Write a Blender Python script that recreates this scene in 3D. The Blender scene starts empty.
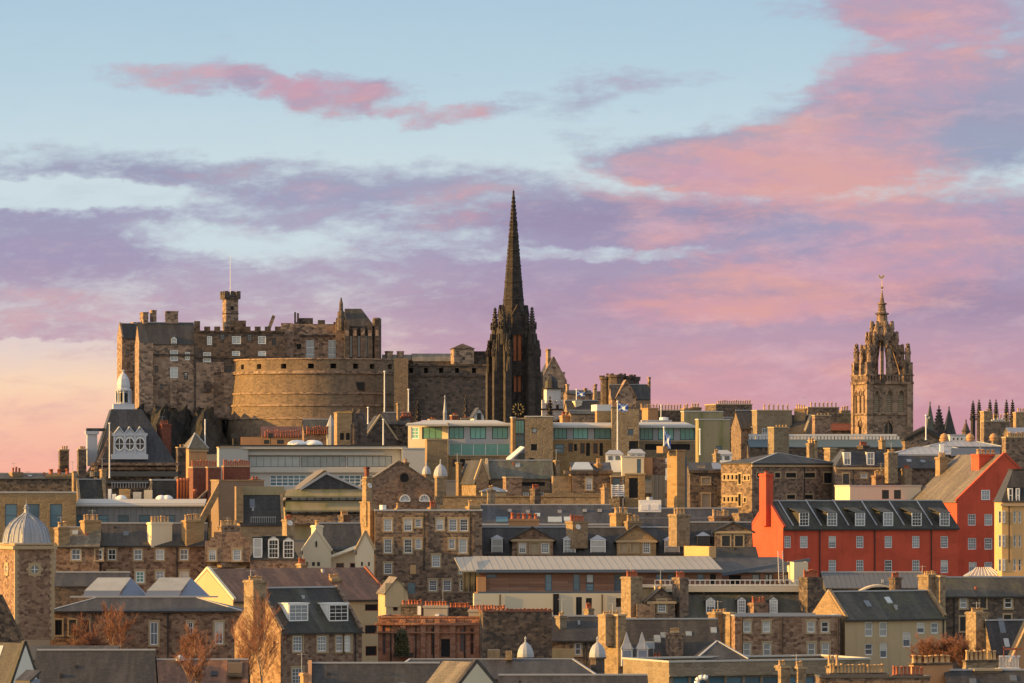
import bpy, math, random
from math import sin, cos, pi, radians, sqrt, atan2

# ---------------------------------------------------------------- camera, light, exposure
F = 5000.0          # focal length in pixels of the 1024 px wide picture
HV = 482.0          # image row of eye level
SC = bpy.context.scene
COL = SC.collection
cam = bpy.data.cameras.new('camera'); cam_o = bpy.data.objects.new('camera', cam); COL.objects.link(cam_o)
cam.sensor_width = 36; cam.lens = 36*F/1024; cam.shift_y = (HV-341.5)/1024
cam.clip_start = 5; cam.clip_end = 60000
cam_o.location = (0, 0, 0); cam_o.rotation_euler = (pi/2, 0, 0)
SC.camera = cam_o
SC.view_settings.view_transform = 'Standard'; SC.view_settings.look = 'None'
SC.view_settings.exposure = 0.62; SC.view_settings.gamma = 1.0
SC.render.engine = 'CYCLES'; SC.cycles.max_bounces = 4; SC.cycles.diffuse_bounces = 2; SC.cycles.glossy_bounces = 2
SC.cycles.use_denoising = True

SUN_EL = radians(12.5); SUN_AZ = radians(-97)      # azimuth from the view direction (+Y), negative = to the left
sdir = (sin(SUN_AZ)*cos(SUN_EL), cos(SUN_AZ)*cos(SUN_EL), sin(SUN_EL))
sl = bpy.data.lights.new('sun', 'SUN'); sl.energy = 5.0; sl.angle = radians(0.6); sl.color = (1.0, 0.54, 0.12)
so = bpy.data.objects.new('sun', sl); COL.objects.link(so)
from mathutils import Vector
so.rotation_euler = Vector(sdir).to_track_quat('Z', 'Y').to_euler()

def lin(r, g, b):
    f = lambda c: (c/255/12.92 if c <= 10 else ((c/255+0.055)/1.055)**2.4)
    return (f(r), f(g), f(b), 1)

class E:            # a value in a node tree
    def __init__(s, nt, o): s.nt, s.o = nt, o
    def _m(s, op, *a, clamp=False):
        n = s.nt.nodes.new('ShaderNodeMath'); n.operation = op; n.use_clamp = clamp
        for i, x in enumerate((s,)+a):
            if isinstance(x, E): s.nt.links.new(x.o, n.inputs[i])
            else: n.inputs[i].default_value = x
        return E(s.nt, n.outputs[0])
    def __add__(s, b): return s._m('ADD', b)
    __radd__ = __add__
    def __mul__(s, b): return s._m('MULTIPLY', b)
    __rmul__ = __mul__
    def __sub__(s, b): return s._m('SUBTRACT', b)
    def __rsub__(s, b): return (s*-1)+b
    def __truediv__(s, b): return s._m('DIVIDE', b)
    def mx(s, b): return s._m('MAXIMUM', b)
    def mn(s, b): return s._m('MINIMUM', b)
    def ab(s): return s._m('ABSOLUTE')
    def fract(s): return s._m('FRACT')
    def lt(s, b): return s._m('LESS_THAN', b)
    def step(s, a, b):
        n = s.nt.nodes.new('ShaderNodeMapRange'); n.interpolation_type = 'SMOOTHSTEP'
        s.nt.links.new(s.o, n.inputs['Value']); n.inputs['From Min'].default_value = a; n.inputs['From Max'].default_value = b
        return E(s.nt, n.outputs[0])
    def ramp(s, stops):
        n = s.nt.nodes.new('ShaderNodeValToRGB'); cr = n.color_ramp
        while len(cr.elements) < len(stops): cr.elements.new(0.5)
        for e, (p, c) in zip(cr.elements, stops): e.position = p; e.color = c
        s.nt.links.new(s.o, n.inputs[0]); return E(s.nt, n.outputs[0])
def mix(f, a, b, mode='MIX'):
    nt = next(x.nt for x in (f, a, b) if isinstance(x, E))
    n = nt.nodes.new('ShaderNodeMix'); n.data_type = 'RGBA'; n.blend_type = mode
    for i, x in ((0, f), (6, a), (7, b)):
        if isinstance(x, E): nt.links.new(x.o, n.inputs[i])
        else: n.inputs[i].default_value = x
    return E(nt, n.outputs[2])
def comb(nt, x, y, z=0.0):
    n = nt.nodes.new('ShaderNodeCombineXYZ')
    for i, v in enumerate((x, y, z)):
        if isinstance(v, E): nt.links.new(v.o, n.inputs[i])
        else: n.inputs[i].default_value = v
    return E(nt, n.outputs[0])
def noise(vec, scale=1.0, detail=4.0, rough=0.55, dist=0.0, color=False):
    n = vec.nt.nodes.new('ShaderNodeTexNoise'); vec.nt.links.new(vec.o, n.inputs['Vector'])
    n.inputs['Scale'].default_value = scale; n.inputs['Detail'].default_value = detail
    n.inputs['Roughness'].default_value = rough; n.inputs['Distortion'].default_value = dist
    return E(vec.nt, n.outputs[1 if color else 0])

# ---------------------------------------------------------------- sky: Nishita behind sunset clouds (by world direction)
W = bpy.data.worlds.new('World'); SC.world = W; W.use_nodes = True
nt = W.node_tree; nt.nodes.clear()
tc = nt.nodes.new('ShaderNodeTexCoord'); sp = nt.nodes.new('ShaderNodeSeparateXYZ'); nt.links.new(tc.outputs['Generated'], sp.inputs[0])
dx, dy, dz = (E(nt, sp.outputs[i]) for i in range(3))
yy = dy.mx(0.02)
U = dx/yy*F; V = dz/yy*F          # tangent-plane angles, thousandths of a quarter degree or so
u0 = U + 512.0; v0 = V*-1.0 + HV
wa = noise(comb(nt, u0*(1/120.0), v0*(1/55.0), 1.3), 1.0, 3.0, 0.5); wb = noise(comb(nt, u0*(1/120.0), v0*(1/55.0), 8.9), 1.0, 3.0, 0.5)
wc = noise(comb(nt, u0*(1/26.0), v0*(1/15.0), 4.1), 1.0, 5.0, 0.6); wd = noise(comb(nt, u0*(1/30.0), v0*(1/14.0), 14.1), 1.0, 5.0, 0.6)
u = u0 + (wa-0.5)*70.0 + (wc-0.5)*44.0
v = v0 + (wb-0.5)*22.0 + (wd-0.5)*22.0
def ell(cu, cv, ru, rv, rot=0.0):
    a, b = u-cu, v-cv
    c, s = cos(rot), sin(rot)
    p, q = (a*c + b*s)*(1/ru), (b*c - a*s)*(1/rv)
    return 1.0 - (p*p + q*q).step(0.0, 2.6)
def total(l):
    r = l[0]
    for x in l[1:]: r = r + x
    return r
pv = comb(nt, u0*(1/85.0), v0*(1/30.0), 3.7)
n1 = noise(pv, 1.0, 9.0, 0.62, 0.25)
pv2 = comb(nt, u0*(1/70.0)+v0*(1/120.0), v0*(1/20.0), 9.1)
n2 = noise(pv2, 1.0, 9.0, 0.64, 0.4)
pv3 = comb(nt, u0*(1/190.0)-v0*(1/220.0), v0*(1/52.0), 21.0)
n3 = noise(pv3, 1.0, 8.0, 0.6, 0.3)
base = (v*(1/500.0)).ramp([(0.0, lin(174, 202, 220)), (0.2, lin(190, 213, 225)), (0.34, lin(205, 221, 227)), (0.5, lin(205, 220, 226)),
                           (0.68, lin(226, 208, 205)), (0.76, lin(251, 215, 184)), (0.86, lin(249, 194, 168)), (0.98, lin(246, 170, 152))])
# thick bank
bank = v.step(150, 215)*0.75 + u.step(330, 640)*v.step(165, 230)*0.55
bank = bank - (1.0-u0.step(60, 230))*v0.step(346, 366)*2.5
bank = bank - ell(80, 197, 110, 13)*0.62 - ell(235, 242, 95, 13, 0.12)*0.5 - ell(610, 255, 110, 7)*0.6 - ell(30, 345, 70, 5)*0.6 - ell(470, 240, 60, 10)*0.25 - ell(50, 192, 120, 14)*0.4
bank = bank + ell(70, 163, 150, 16)*0.5 + ell(300, 178, 220, 20)*0.45 + ell(40, 240, 110, 34)*0.35
upper = total([ell(860, 150, 210, 55, -0.18), ell(960, 60, 110, 80, -0.2), ell(730, 160, 120, 24, 0.05), ell(900, 8, 80, 18)*0.8])
small = total([ell(205, 77, 90, 15)*1.0, ell(268, 86, 42, 12, 0.3)*0.8, ell(345, 96, 56, 23)*1.4, ell(385, 98, 30, 18)*0.5, ell(442, 114, 46, 12, -0.05)*1.1, ell(222, 45, 20, 14)*0.5,
                       ell(275, 88, 20, 26)*-0.55, ell(397, 107, 16, 24)*-0.5, ell(545, 106, 65, 15)*0.62, ell(592, 137, 40, 12)*0.6, ell(640, 78, 120, 10)*0.35, ell(615, 85, 50, 22)*0.45, ell(820, 8, 60, 9)*0.6])
shape = bank.mx(upper*0.95).mx(small*0.72)
n4 = noise(comb(nt, u0*(1/24.0)+v0*(1/60.0), v0*(1/11.0), 33.0), 1.0, 8.0, 0.65, 0.3)
wisp = n2 - 0.5
dens = (shape + (n1-0.5)*1.2 + wisp*0.9 + (n4-0.5)*0.6).step(0.16, 1.08)
thin = v.step(130, 240)*(n2.step(0.45, 0.75))*0.35
dens = dens.mx(thin)
body = (v*(1/500.0)).ramp([(0.0, lin(178, 158, 184)), (0.30, lin(152, 160, 186)), (0.40, lin(154, 152, 183)), (0.52, lin(162, 148, 180)), (0.62, lin(176, 149, 174)),
                           (0.72, lin(192, 151, 171)), (0.82, lin(200, 147, 163)), (1.0, lin(205, 140, 150))])
pk = total([ell(760, 165, 150, 36, -0.05)*1.15, ell(900, 60, 110, 60, -0.3)*1.0, ell(335, 97, 60, 22)*1.1, ell(205, 78, 90, 16)*0.9, ell(440, 114, 52, 14)*1.0,
            ell(850, 240, 180, 40)*0.6, ell(780, 290, 170, 26, -0.05)*0.95, ell(740, 310, 110, 12)*0.7, ell(950, 215, 120, 40)*0.6, ell(470, 205, 60, 22)*0.55, ell(230, 185, 130, 14)*0.4,
            ell(40, 305, 110, 14)*0.6, ell(60, 330, 120, 14)*0.5, ell(640, 395, 260, 40)*0.5, ell(850, 390, 180, 24)*0.45, ell(900, 345, 200, 40)*0.3, ell(664, 232, 40, 16)*0.6, ell(830, 170, 160, 20)*0.4])
pink = (pk*0.7 + (n2-0.5)*1.5 + (n4-0.5)*0.6 + (n3-0.5)*0.8).step(0.1, 1.2)
pcol = mix(n3.step(0.4, 0.65), lin(216, 156, 170), lin(231, 164, 154))
dark = (ell(930, 300, 140, 22) + ell(620, 215, 130, 22) + ell(560, 300, 160, 18)*0.7 + ell(930, 110, 90, 24)*0.4 + ell(300, 172, 200, 14)*0.5)*(n3.step(0.3, 0.6))
body = mix((dark*0.55).mn(0.7), body, lin(146, 124, 160))
ccol = mix(pink*0.82, body, pcol)
lite = (n1-0.5)*1.1 + (n2-0.5)*0.9 + (n4-0.5)*0.5
ccol = mix((lite*0.6).mx(0.0).mn(0.4), ccol, lin(226, 204, 212))
skyc = mix(dens*0.93, base, ccol)
ns = nt.nodes.new('ShaderNodeTexSky'); ns.sky_type = 'NISHITA'; ns.sun_disc = False
ns.sun_elevation = SUN_EL; ns.sun_rotation = SUN_AZ; ns.altitude = 100; ns.air_density = 1.2; ns.dust_density = 1.5; ns.ozone_density = 1.5
SKY = 0.12
nis = E(nt, ns.outputs[0])
band = (dz/yy).step(0.30, 0.13)*dy.step(0.15, 0.35)     # the sunset cloud bank stands in the west, low over the town
scale = nt.nodes.new('ShaderNodeVectorMath'); scale.operation = 'SCALE'; nt.links.new(skyc.o, scale.inputs[0]); scale.inputs[3].default_value = 0.645/SKY
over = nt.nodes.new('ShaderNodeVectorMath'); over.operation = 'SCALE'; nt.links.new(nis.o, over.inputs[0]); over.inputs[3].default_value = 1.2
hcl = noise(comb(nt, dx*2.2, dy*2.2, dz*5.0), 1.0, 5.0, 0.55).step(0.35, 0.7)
high = mix(hcl*0.75, E(nt, over.outputs[0]), (0.86/SKY, 0.75/SKY, 0.67/SKY, 1))    # unseen cloud added over the rest of the sky, brightened to fill shaded walls
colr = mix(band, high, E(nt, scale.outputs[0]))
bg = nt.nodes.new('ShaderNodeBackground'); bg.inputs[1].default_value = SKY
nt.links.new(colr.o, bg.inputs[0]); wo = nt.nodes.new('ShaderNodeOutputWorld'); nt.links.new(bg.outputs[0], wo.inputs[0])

# ---------------------------------------------------------------- materials
M = {}
def newmat(name, rough=0.85):
    m = bpy.data.materials.new(name); m.use_nodes = True
    n = m.node_tree; b = n.nodes['Principled BSDF']; b.inputs['Roughness'].default_value = rough
    uvn = n.nodes.new('ShaderNodeUVMap'); uvn.uv_map = 'uv'
    M[name] = m
    return m, n, b, E(n, uvn.outputs[0])
def sep(vec):
    n = vec.nt.nodes.new('ShaderNodeSeparateXYZ'); vec.nt.links.new(vec.o, n.inputs[0]); return E(vec.nt, n.outputs[0]), E(vec.nt, n.outputs[1])
def bump(n, b, h, strength=0.5, dist=0.05):
    k = n.nodes.new('ShaderNodeBump'); k.inputs['Strength'].default_value = strength; k.inputs['Distance'].default_value = dist
    n.links.new(h.o, k.inputs['Height']); n.links.new(k.outputs[0], b.inputs['Normal'])
def g(c, k=1.0): return (c[0]*k, c[1]*k, c[2]*k, 1)
def stone(name, c0, c1, c2, c3, sw=0.6, sh=0.32, stain=0.4, mort=0.35, soot=(0.035, 0.03, 0.027, 1), ss=0.16):
    """coursed rubble: Voronoi stones of sw x sh metres, four stone colours, lime joints and soot streaks"""
    m, n, b, uv = newmat(name, 0.92)
    mx_ = lambda a, q, k: tuple(a[i]*(1-k)+q[i]*k for i in range(3))+(1,)
    kq = .0 if 'dark' in name or 'hub' in name else (.25 if 'pale' in name or 'ashlar' in name else .08)
    c0, c1 = mx_(c0, c2, kq), mx_(c1, c2, kq*.8)
    x, y = sep(uv)
    w = noise(uv, 0.6, 2)-0.5
    p = comb(n, (x + w*0.25)*(1/sw), (y + w*0.12)*(1/sh))
    def vor(feat):
        t = n.nodes.new('ShaderNodeTexVoronoi'); t.voronoi_dimensions = '2D'; t.feature = feat; t.inputs['Scale'].default_value = 1; t.inputs['Randomness'].default_value = 0.75
        n.links.new(p.o, t.inputs['Vector']); return t
    a, e = vor('F1'), vor('DISTANCE_TO_EDGE')
    cs = n.nodes.new('ShaderNodeSeparateColor'); n.links.new(a.outputs['Color'], cs.inputs[0])
    r = E(n, cs.outputs[0])
    col = (r*0.85+noise(uv, 5.0, 4, 0.7)*0.5-0.17).ramp([(0.0, g(c0, .75)), (0.16, c0), (0.34, c1), (0.66, c2), (1.0, c3)])
    fine = noise(uv, 5.0, 4, 0.65)
    col = mix((fine-0.5)*1.2+0.25, col, (0.55, 0.5, 0.45, 1), 'MULTIPLY')
    ed = E(n, e.outputs['Distance'])
    mm = ed.step(0.09, 0.02)
    col = mix(mm*mort, col, g(c2, 1.15))
    kk = 0.6/sw
    st = noise(comb(n, x*3.0*kk, y*2.2*kk), 1.0, 8, 0.72, 0.3)
    st = (st*0.45 + noise(uv, 9.0*kk, 5, 0.75)*0.65).step(0.50, 0.72)
    sk = noise(comb(n, x*0.9*kk, y*0.10*kk), 1.0, 6, 0.65).step(0.50, 0.72); st = st.mx(sk*0.85)
    if 'battery' in name: st = st.mx(noise(comb(n, x*0.30, y*0.045), 1.0, 6, 0.7).step(0.46, 0.66)*0.9)
    col = mix(st*stain, col, soot)
    big = noise(uv, 0.06, 3)
    oi = n.nodes.new('ShaderNodeObjectInfo'); rn = E(n, oi.outputs['Random']); col = mix(rn*.5, col, (.62, .60, .60, 1), 'MULTIPLY'); col = mix(((rn*7.3).fract())*.22, col, (.20, .175, .155, 1))
    col = mix((big-0.3)*0.45, col, (0.72, 0.64, 0.56, 1), 'MULTIPLY')
    n.links.new(col.o, b.inputs['Base Color'])
    bump(n, b, ed.step(0.0, 0.14) + fine*0.5, 0.6, 0.06)
    return m
def plaster(name, c, var=0.25, stain=0.3, streak=(0.25, 0.2, 0.15, 1), rough=0.85, moss=None):
    m, n, b, uv = newmat(name, rough)
    x, y = sep(uv)
    a = noise(uv, 0.35, 6, 0.6); f = noise(uv, 4.0, 4, 0.6)
    col = mix((a-0.35)*1.6*var, c, g(c, 0.55))
    col = mix((f-0.4)*var*1.2, col, g(c, 1.2))
    s = noise(comb(n, x*1.1, y*0.07), 1.0, 5, 0.65).step(0.50, 0.76)
    pt = noise(comb(n, x*0.22, y*0.3, 11.0), 1.0, 3, 0.5).step(0.5, 0.56); col = mix(pt*var*0.35, col, g(c, 1.35))
    col = mix(s*stain, col, streak)
    if moss:
        k = noise(comb(n, x*0.5, y*0.12, 4.0), 1.0, 5, 0.6).step(0.45, 0.7); col = mix(k*0.7, col, moss)
    n.links.new(col.o, b.inputs['Base Color']); bump(n, b, f, 0.25, 0.03)
    return m
def slate(name, c0, c1, moss=0.0, mossc=(0.09, 0.085, 0.035, 1), rough=0.6, light=0.0):
    m, n, b, uv = newmat(name, rough)
    x, y = sep(uv)
    t = n.nodes.new('ShaderNodeTexBrick'); n.links.new(uv.o, t.inputs['Vector'])
    t.inputs['Scale'].default_value = 1; t.inputs['Brick Width'].default_value = 0.42; t.inputs['Row Height'].default_value = 0.26
    t.inputs['Mortar Size'].default_value = 0.02; t.inputs['Color1'].default_value = c0; t.inputs['Color2'].default_value = c1; t.inputs['Mortar'].default_value = g(c0, 0.4)
    t.inputs['Bias'].default_value = 0.0
    col = E(n, t.outputs['Color'])
    st = noise(comb(n, x*0.7, y*0.10), 1.0, 6, 0.65, 0.3)
    col = mix(((st-0.42)*2.6).mx(0.0).mn(.75), col, g(c0, 0.42)); col = mix(((0.5-st)*2.4).mx(0.0).mn(.6), col, g(c1, 1.8))
    pa = noise(uv, 1.7, 5, 0.7).step(0.48, 0.72); col = mix(pa*0.5, col, g(c1, 1.6)); pb = noise(comb(n, x*0.9, y*2.2, 5.0), 1.0, 4, 0.7).step(0.55, 0.7); col = mix(pb*0.45, col, g(c0, 0.5))
    if moss:
        k = (noise(comb(n, x*0.28, y*0.2, 7.0), 1.0, 6, 0.65)*0.75+noise(uv, 1.5, 4)*0.3).step(0.46, 0.68); col = mix(k*moss, col, mossc)
    if light:
        k = noise(comb(n, x*0.45, y*0.03, 2.0), 1.0, 4, 0.6).step(0.58, 0.75); col = mix(k*light, col, (0.20, 0.2, 0.165, 1))
    n.links.new(col.o, b.inputs['Base Color']); bump(n, b, E(n, t.outputs['Fac'])*-1.0 + pa*0.6, 0.4, 0.03)
    return m
def ribbed(name, c, period, rough=0.45, metal=0.0, depth=0.25):
    m, n, b, uv = newmat(name, rough); b.inputs['Metallic'].default_value = metal
    x, y = sep(uv)
    fr = (x*(1/period)).fract(); k = (fr-0.5).ab().step(0.36, 0.49)
    a = noise(comb(n, x*0.5, y*0.12), 1.0, 5, 0.6)
    col = mix(k*depth, mix((a-0.3)*0.8, c, g(c, 0.6)), g(c, 0.35))
    n.links.new(col.o, b.inputs['Base Color']); bump(n, b, k, 0.5, 0.05)
    return m
def flat(name, c, rough=0.7, metal=0.0, var=0.15):
    m, n, b, uv = newmat(name, rough); b.inputs['Metallic'].default_value = metal
    a = noise(uv, 0.9, 5, 0.6)
    col = mix((a-0.35)*2*var, c, g(c, 0.6)); n.links.new(col.o, b.inputs['Base Color'])
    return m
def glassm(name, c, rough=0.06, spec=0.8):
    m, n, b, uv = newmat(name, rough)
    oi = n.nodes.new('ShaderNodeObjectInfo'); r = E(n, oi.outputs['Random'])
    a = noise(uv, 0.8, 3)
    col = mix((r*0.8 + a*0.4).mn(1.0), g(c, 0.5), g(c, 1.7)); n.links.new(col.o, b.inputs['Base Color'])
    b.inputs['Specular IOR Level'].default_value = spec
    return m
c4 = lambda r, gg, b: (r, gg, b, 1)
stone('rubble', c4(0.104, 0.072, 0.052), c4(0.230, 0.157, 0.109), c4(0.343, 0.239, 0.162), c4(0.447, 0.315, 0.215), 0.52, 0.34, 0.42, 0.3)
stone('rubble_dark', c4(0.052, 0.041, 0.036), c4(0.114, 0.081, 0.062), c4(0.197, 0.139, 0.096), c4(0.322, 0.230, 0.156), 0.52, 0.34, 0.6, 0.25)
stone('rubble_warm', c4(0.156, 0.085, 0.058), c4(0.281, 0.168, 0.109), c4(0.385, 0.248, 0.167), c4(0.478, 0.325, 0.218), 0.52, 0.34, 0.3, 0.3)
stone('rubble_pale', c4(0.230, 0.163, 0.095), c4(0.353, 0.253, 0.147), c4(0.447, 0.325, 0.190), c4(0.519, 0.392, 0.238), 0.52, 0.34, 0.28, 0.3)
stone('ashlar', c4(0.330, 0.221, 0.116), c4(0.397, 0.268, 0.141), c4(0.452, 0.310, 0.166), c4(0.507, 0.348, 0.188), 0.9, 0.38, 0.35, 0.2)
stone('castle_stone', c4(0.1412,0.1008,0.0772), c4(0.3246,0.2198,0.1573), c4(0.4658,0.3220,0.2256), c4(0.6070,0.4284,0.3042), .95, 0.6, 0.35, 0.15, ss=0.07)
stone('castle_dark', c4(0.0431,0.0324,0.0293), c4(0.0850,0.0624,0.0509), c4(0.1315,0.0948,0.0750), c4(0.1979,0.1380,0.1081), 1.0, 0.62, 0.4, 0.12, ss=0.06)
stone('battery_stone', c4(0.204, 0.141, 0.087), c4(0.275, 0.189, 0.114), c4(0.326, 0.228, 0.138), c4(0.377, 0.267, 0.166), .9, 0.45, 0.75, 0.15, soot=(.065, .05, .04, 1), ss=0.05)
stone('hub_stone', c4(0.0116,0.0097,0.0100), c4(0.0237,0.0189,0.0177), c4(0.0448,0.0345,0.0294), c4(0.0790,0.0593,0.0471), 1.0, 0.6, 0.5, 0.1, ss=0.12)
stone('crown_stone', c4(0.2006,0.1396,0.0918), c4(0.3622,0.2471,0.1660), c4(0.4826,0.3318,0.2268), c4(0.5628,0.3970,0.2741), 1.0, 0.5, 0.35, 0.12, ss=0.1)
stone('crown_dark', c4(0.0955,0.0698,0.0513), c4(0.2310,0.1533,0.1040), c4(0.4218,0.2837,0.1931), c4(0.6301,0.4393,0.2971), 0.9, 0.7, 0.55, 0.1, ss=0.25)
stone('red_sandstone', c4(0.3872,0.1472,0.0788), c4(0.4752,0.1995,0.1103), c4(0.5280,0.2470,0.1470), c4(0.5456,0.2945,0.1995), 0.9, 0.4, 0.3, 0.1)
stone('brick_red', c4(0.216, 0.058, 0.035), c4(0.281, 0.082, 0.048), c4(0.324, 0.097, 0.057), c4(0.356, 0.126, 0.075), 0.3, 0.12, 0.5, 0.1)
plaster('dressed', c4(0.428, 0.320, 0.189), .3, .3)
stone('sandstone_new', c4(0.388, 0.252, 0.115), c4(0.439, 0.291, 0.135), c4(0.469, 0.315, 0.148), c4(0.510, 0.349, 0.172), 1.2, .5, .2, .25)
stone('sandstone_grey', c4(0.296, 0.228, 0.142), c4(0.342, 0.267, 0.170), c4(0.372, 0.296, 0.193), c4(0.408, 0.325, 0.216), 1.2, .5, .4, .25)
plaster('mossy_concrete', c4(0.347, 0.281, 0.164), .35, .35, moss=c4(0.153, 0.165, 0.045))
plaster('render_cream', c4(.66, .58, .42), .12, .15, c4(.4, .33, .22))
plaster('render_beige', c4(0.530, 0.398, 0.230), .2, .3)
plaster('render_white', c4(.68, .66, .58), .1, .15, c4(.4, .36, .3))
plaster('render_grey', c4(.36, .32, .27), .35, .4)
plaster('render_brown', c4(.24, .17, .12), .3, .3)
plaster('red_paint', c4(.60, .088, .040), .75, .6, c4(.27, .045, .03))
plaster('yellow_paint', c4(.62, .385, .17), .3, .35, c4(.42, .25, .10))
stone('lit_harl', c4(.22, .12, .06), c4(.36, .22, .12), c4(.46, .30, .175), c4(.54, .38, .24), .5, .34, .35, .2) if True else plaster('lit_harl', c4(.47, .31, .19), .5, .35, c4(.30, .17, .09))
plaster('orange_tile', c4(.50, .26, .12), .5, .45)
plaster('white_stone', c4(.60, .59, .58), .15, .2, c4(.35, .34, .34))
slate('slate', c4(0.0327,0.0301,0.0311), c4(0.0534,0.0482,0.0461), 0.15)
slate('slate_brown', c4(0.0439,0.0362,0.0306), c4(0.0691,0.0559,0.0461), 0.25)
slate('slate_moss', c4(0.0549,0.0491,0.0390), c4(0.0842,0.0737,0.0571), 0.75, light=0.5)
slate('slate_green', c4(0.0915,0.0877,0.0715), c4(0.1373,0.1272,0.0967), 0.6, c4(.12, .125, .055))
slate('slate_blue', c4(0.0345,0.0362,0.0449), c4(0.0565,0.0572,0.0663), 0.1)
slate('slate_black', c4(0.0274,0.0249,0.0223), c4(0.0486,0.0434,0.0371), 0.65, c4(.07, .068, .03), light=0.35)
slate('slate_tan', c4(0.1664,0.1342,0.0937), c4(0.2118,0.1741,0.1250), 0.3, c4(.20, .17, .09))
slate('tile_red', c4(0.1200,0.0440,0.0280), c4(0.1680,0.0640,0.0400), 0.35, c4(.10, .06, .035))
slate('tile_rust', c4(.16, .072, .04), c4(.23, .11, .06), 0.4, c4(.12, .08, .04))
ribbed('zinc', c4(.37, .335, .27), 1.05, .5, .0, .45)
ribbed('dark_zinc', c4(.10, .105, .11), .7, .5, .0, .5)
ribbed('grey_cladding', c4(.20, .205, .215), .9, .55, .0, .4)
ribbed('lead', c4(.34, .35, .38), 1.2, .5, .0, .35)
flat('white_lead', c4(.50, .52, .57), .5, .0, .2); flat('lead_flash', c4(.38, .39, .41), .55)
flat('lead_blue', c4(.20, .235, .31), .5)
flat('verdigris', c4(.075, .115, .135), .6)
flat('concrete', c4(.50, .48, .44), .8)
flat('concrete_dark', c4(.10, .09, .08), .8)
flat('white_paint', c4(.82, .81, .78), .5, .0, .05)
flat('grey_paint', c4(.16, .18, .20), .5)
flat('black_iron', c4(.03, .028, .028), .6)
flat('dark_frame', c4(.035, .032, .035), .5)
flat('blue_frame', c4(.09, .12, .16), .5)
flat('gold', c4(.62, .40, .13), .35, .8)
flat('pot_red', c4(.42, .125, .06), .8)
flat('pot_buff', c4(.58, .36, .17), .8)
flat('louvre_orange', c4(.46, .14, .05), .7)
flat('blocked_stone', c4(.42, .33, .22), .85)
flat('dark_void', c4(.018, .016, .016), .9)
flat('panel_red', c4(.33, .10, .05), .7)
flat('cream_panel', c4(.60, .52, .40), .7)
glassm('glass', c4(.10, .115, .13)); glassm('glass_dark', c4(.015, .017, .02), .1, .5); glassm('glass_blue', c4(.06, .13, .17)); glassm('glass_teal', c4(.13, .31, .27), .1, .5)
glassm('glass_grey', c4(.20, .225, .245), .1); flat('blind', c4(.62, .58, .50), .8); glassm('glass_pale', c4(.30, .33, .33), .15); glassm('glass_blind', c4(.36, .36, .34), .25, .5)
m, n, b, uv = newmat('timber', .75)
t = n.nodes.new('ShaderNodeTexBrick'); n.links.new(uv.o, t.inputs['Vector']); t.inputs['Scale'].default_value = 1; t.inputs['Brick Width'].default_value = 5.5; t.inputs['Row Height'].default_value = 0.42
t.inputs['Mortar Size'].default_value = .02; t.inputs['Color1'].default_value = c4(.17, .065, .035); t.inputs['Color2'].default_value = c4(.30, .14, .085); t.inputs['Mortar'].default_value = c4(.06, .03, .02)
x, y = sep(uv); ws = noise(comb(n, x*.12, y*1.6), 1, 5, .6)
n.links.new(mix((ws-.3)*1.1, E(n, t.outputs['Color']), c4(.30, .21, .16)).o, b.inputs['Base Color'])
m, n, b, uv = newmat('saltire', .7)
x, y = sep(uv); k = (x-y).ab().mn((x+y-1.0).ab()).lt(.13); n.links.new(mix(k, c4(.02, .10, .42), c4(.75, .75, .78)).o, b.inputs['Base Color'])
m, n, b, uv = newmat('twigs', .9)
oi = n.nodes.new('ShaderNodeObjectInfo'); n.links.new(mix(E(n, oi.outputs['Random']), c4(.19, .085, .055), c4(.25, .115, .07)).o, b.inputs['Base Color'])
m, n, b, uv = newmat('birch_bark', .8)
n.links.new(mix(noise(uv, 1.5, 4).step(.35, .65), c4(.16, .10, .07), c4(.45, .36, .27)).o, b.inputs['Base Color'])
m, n, b, uv = newmat('olive_leaf', .8)
n.links.new(mix(noise(uv, .7, 4).step(.35, .65), c4(.035, .035, .015), c4(.085, .075, .025)).o, b.inputs['Base Color'])
m, n, b, uv = newmat('ground', .95)
gtc = n.nodes.new('ShaderNodeTexCoord'); go = E(n, gtc.outputs['Object'])
n.links.new(mix(noise(go, .05, 6).step(.35, .65), c4(.045, .038, .03), c4(.09, .075, .055)).o, b.inputs['Base Color'])
m, n, b, uv = newmat('crag', .95)
gtc = n.nodes.new('ShaderNodeTexCoord'); go = E(n, gtc.outputs['Object'])
k1 = noise(go, .16, 7, .65, .5); k2 = noise(go, .5, 6, .7)
col = mix(k1.step(.38, .6), c4(.014, .013, .012), c4(.05, .04, .03)); col = mix(k2.step(.5, .68), col, c4(.045, .046, .018)); n.links.new(col.o, b.inputs['Base Color']); bump(n, b, k1+k2, 1.0, .8)

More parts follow.
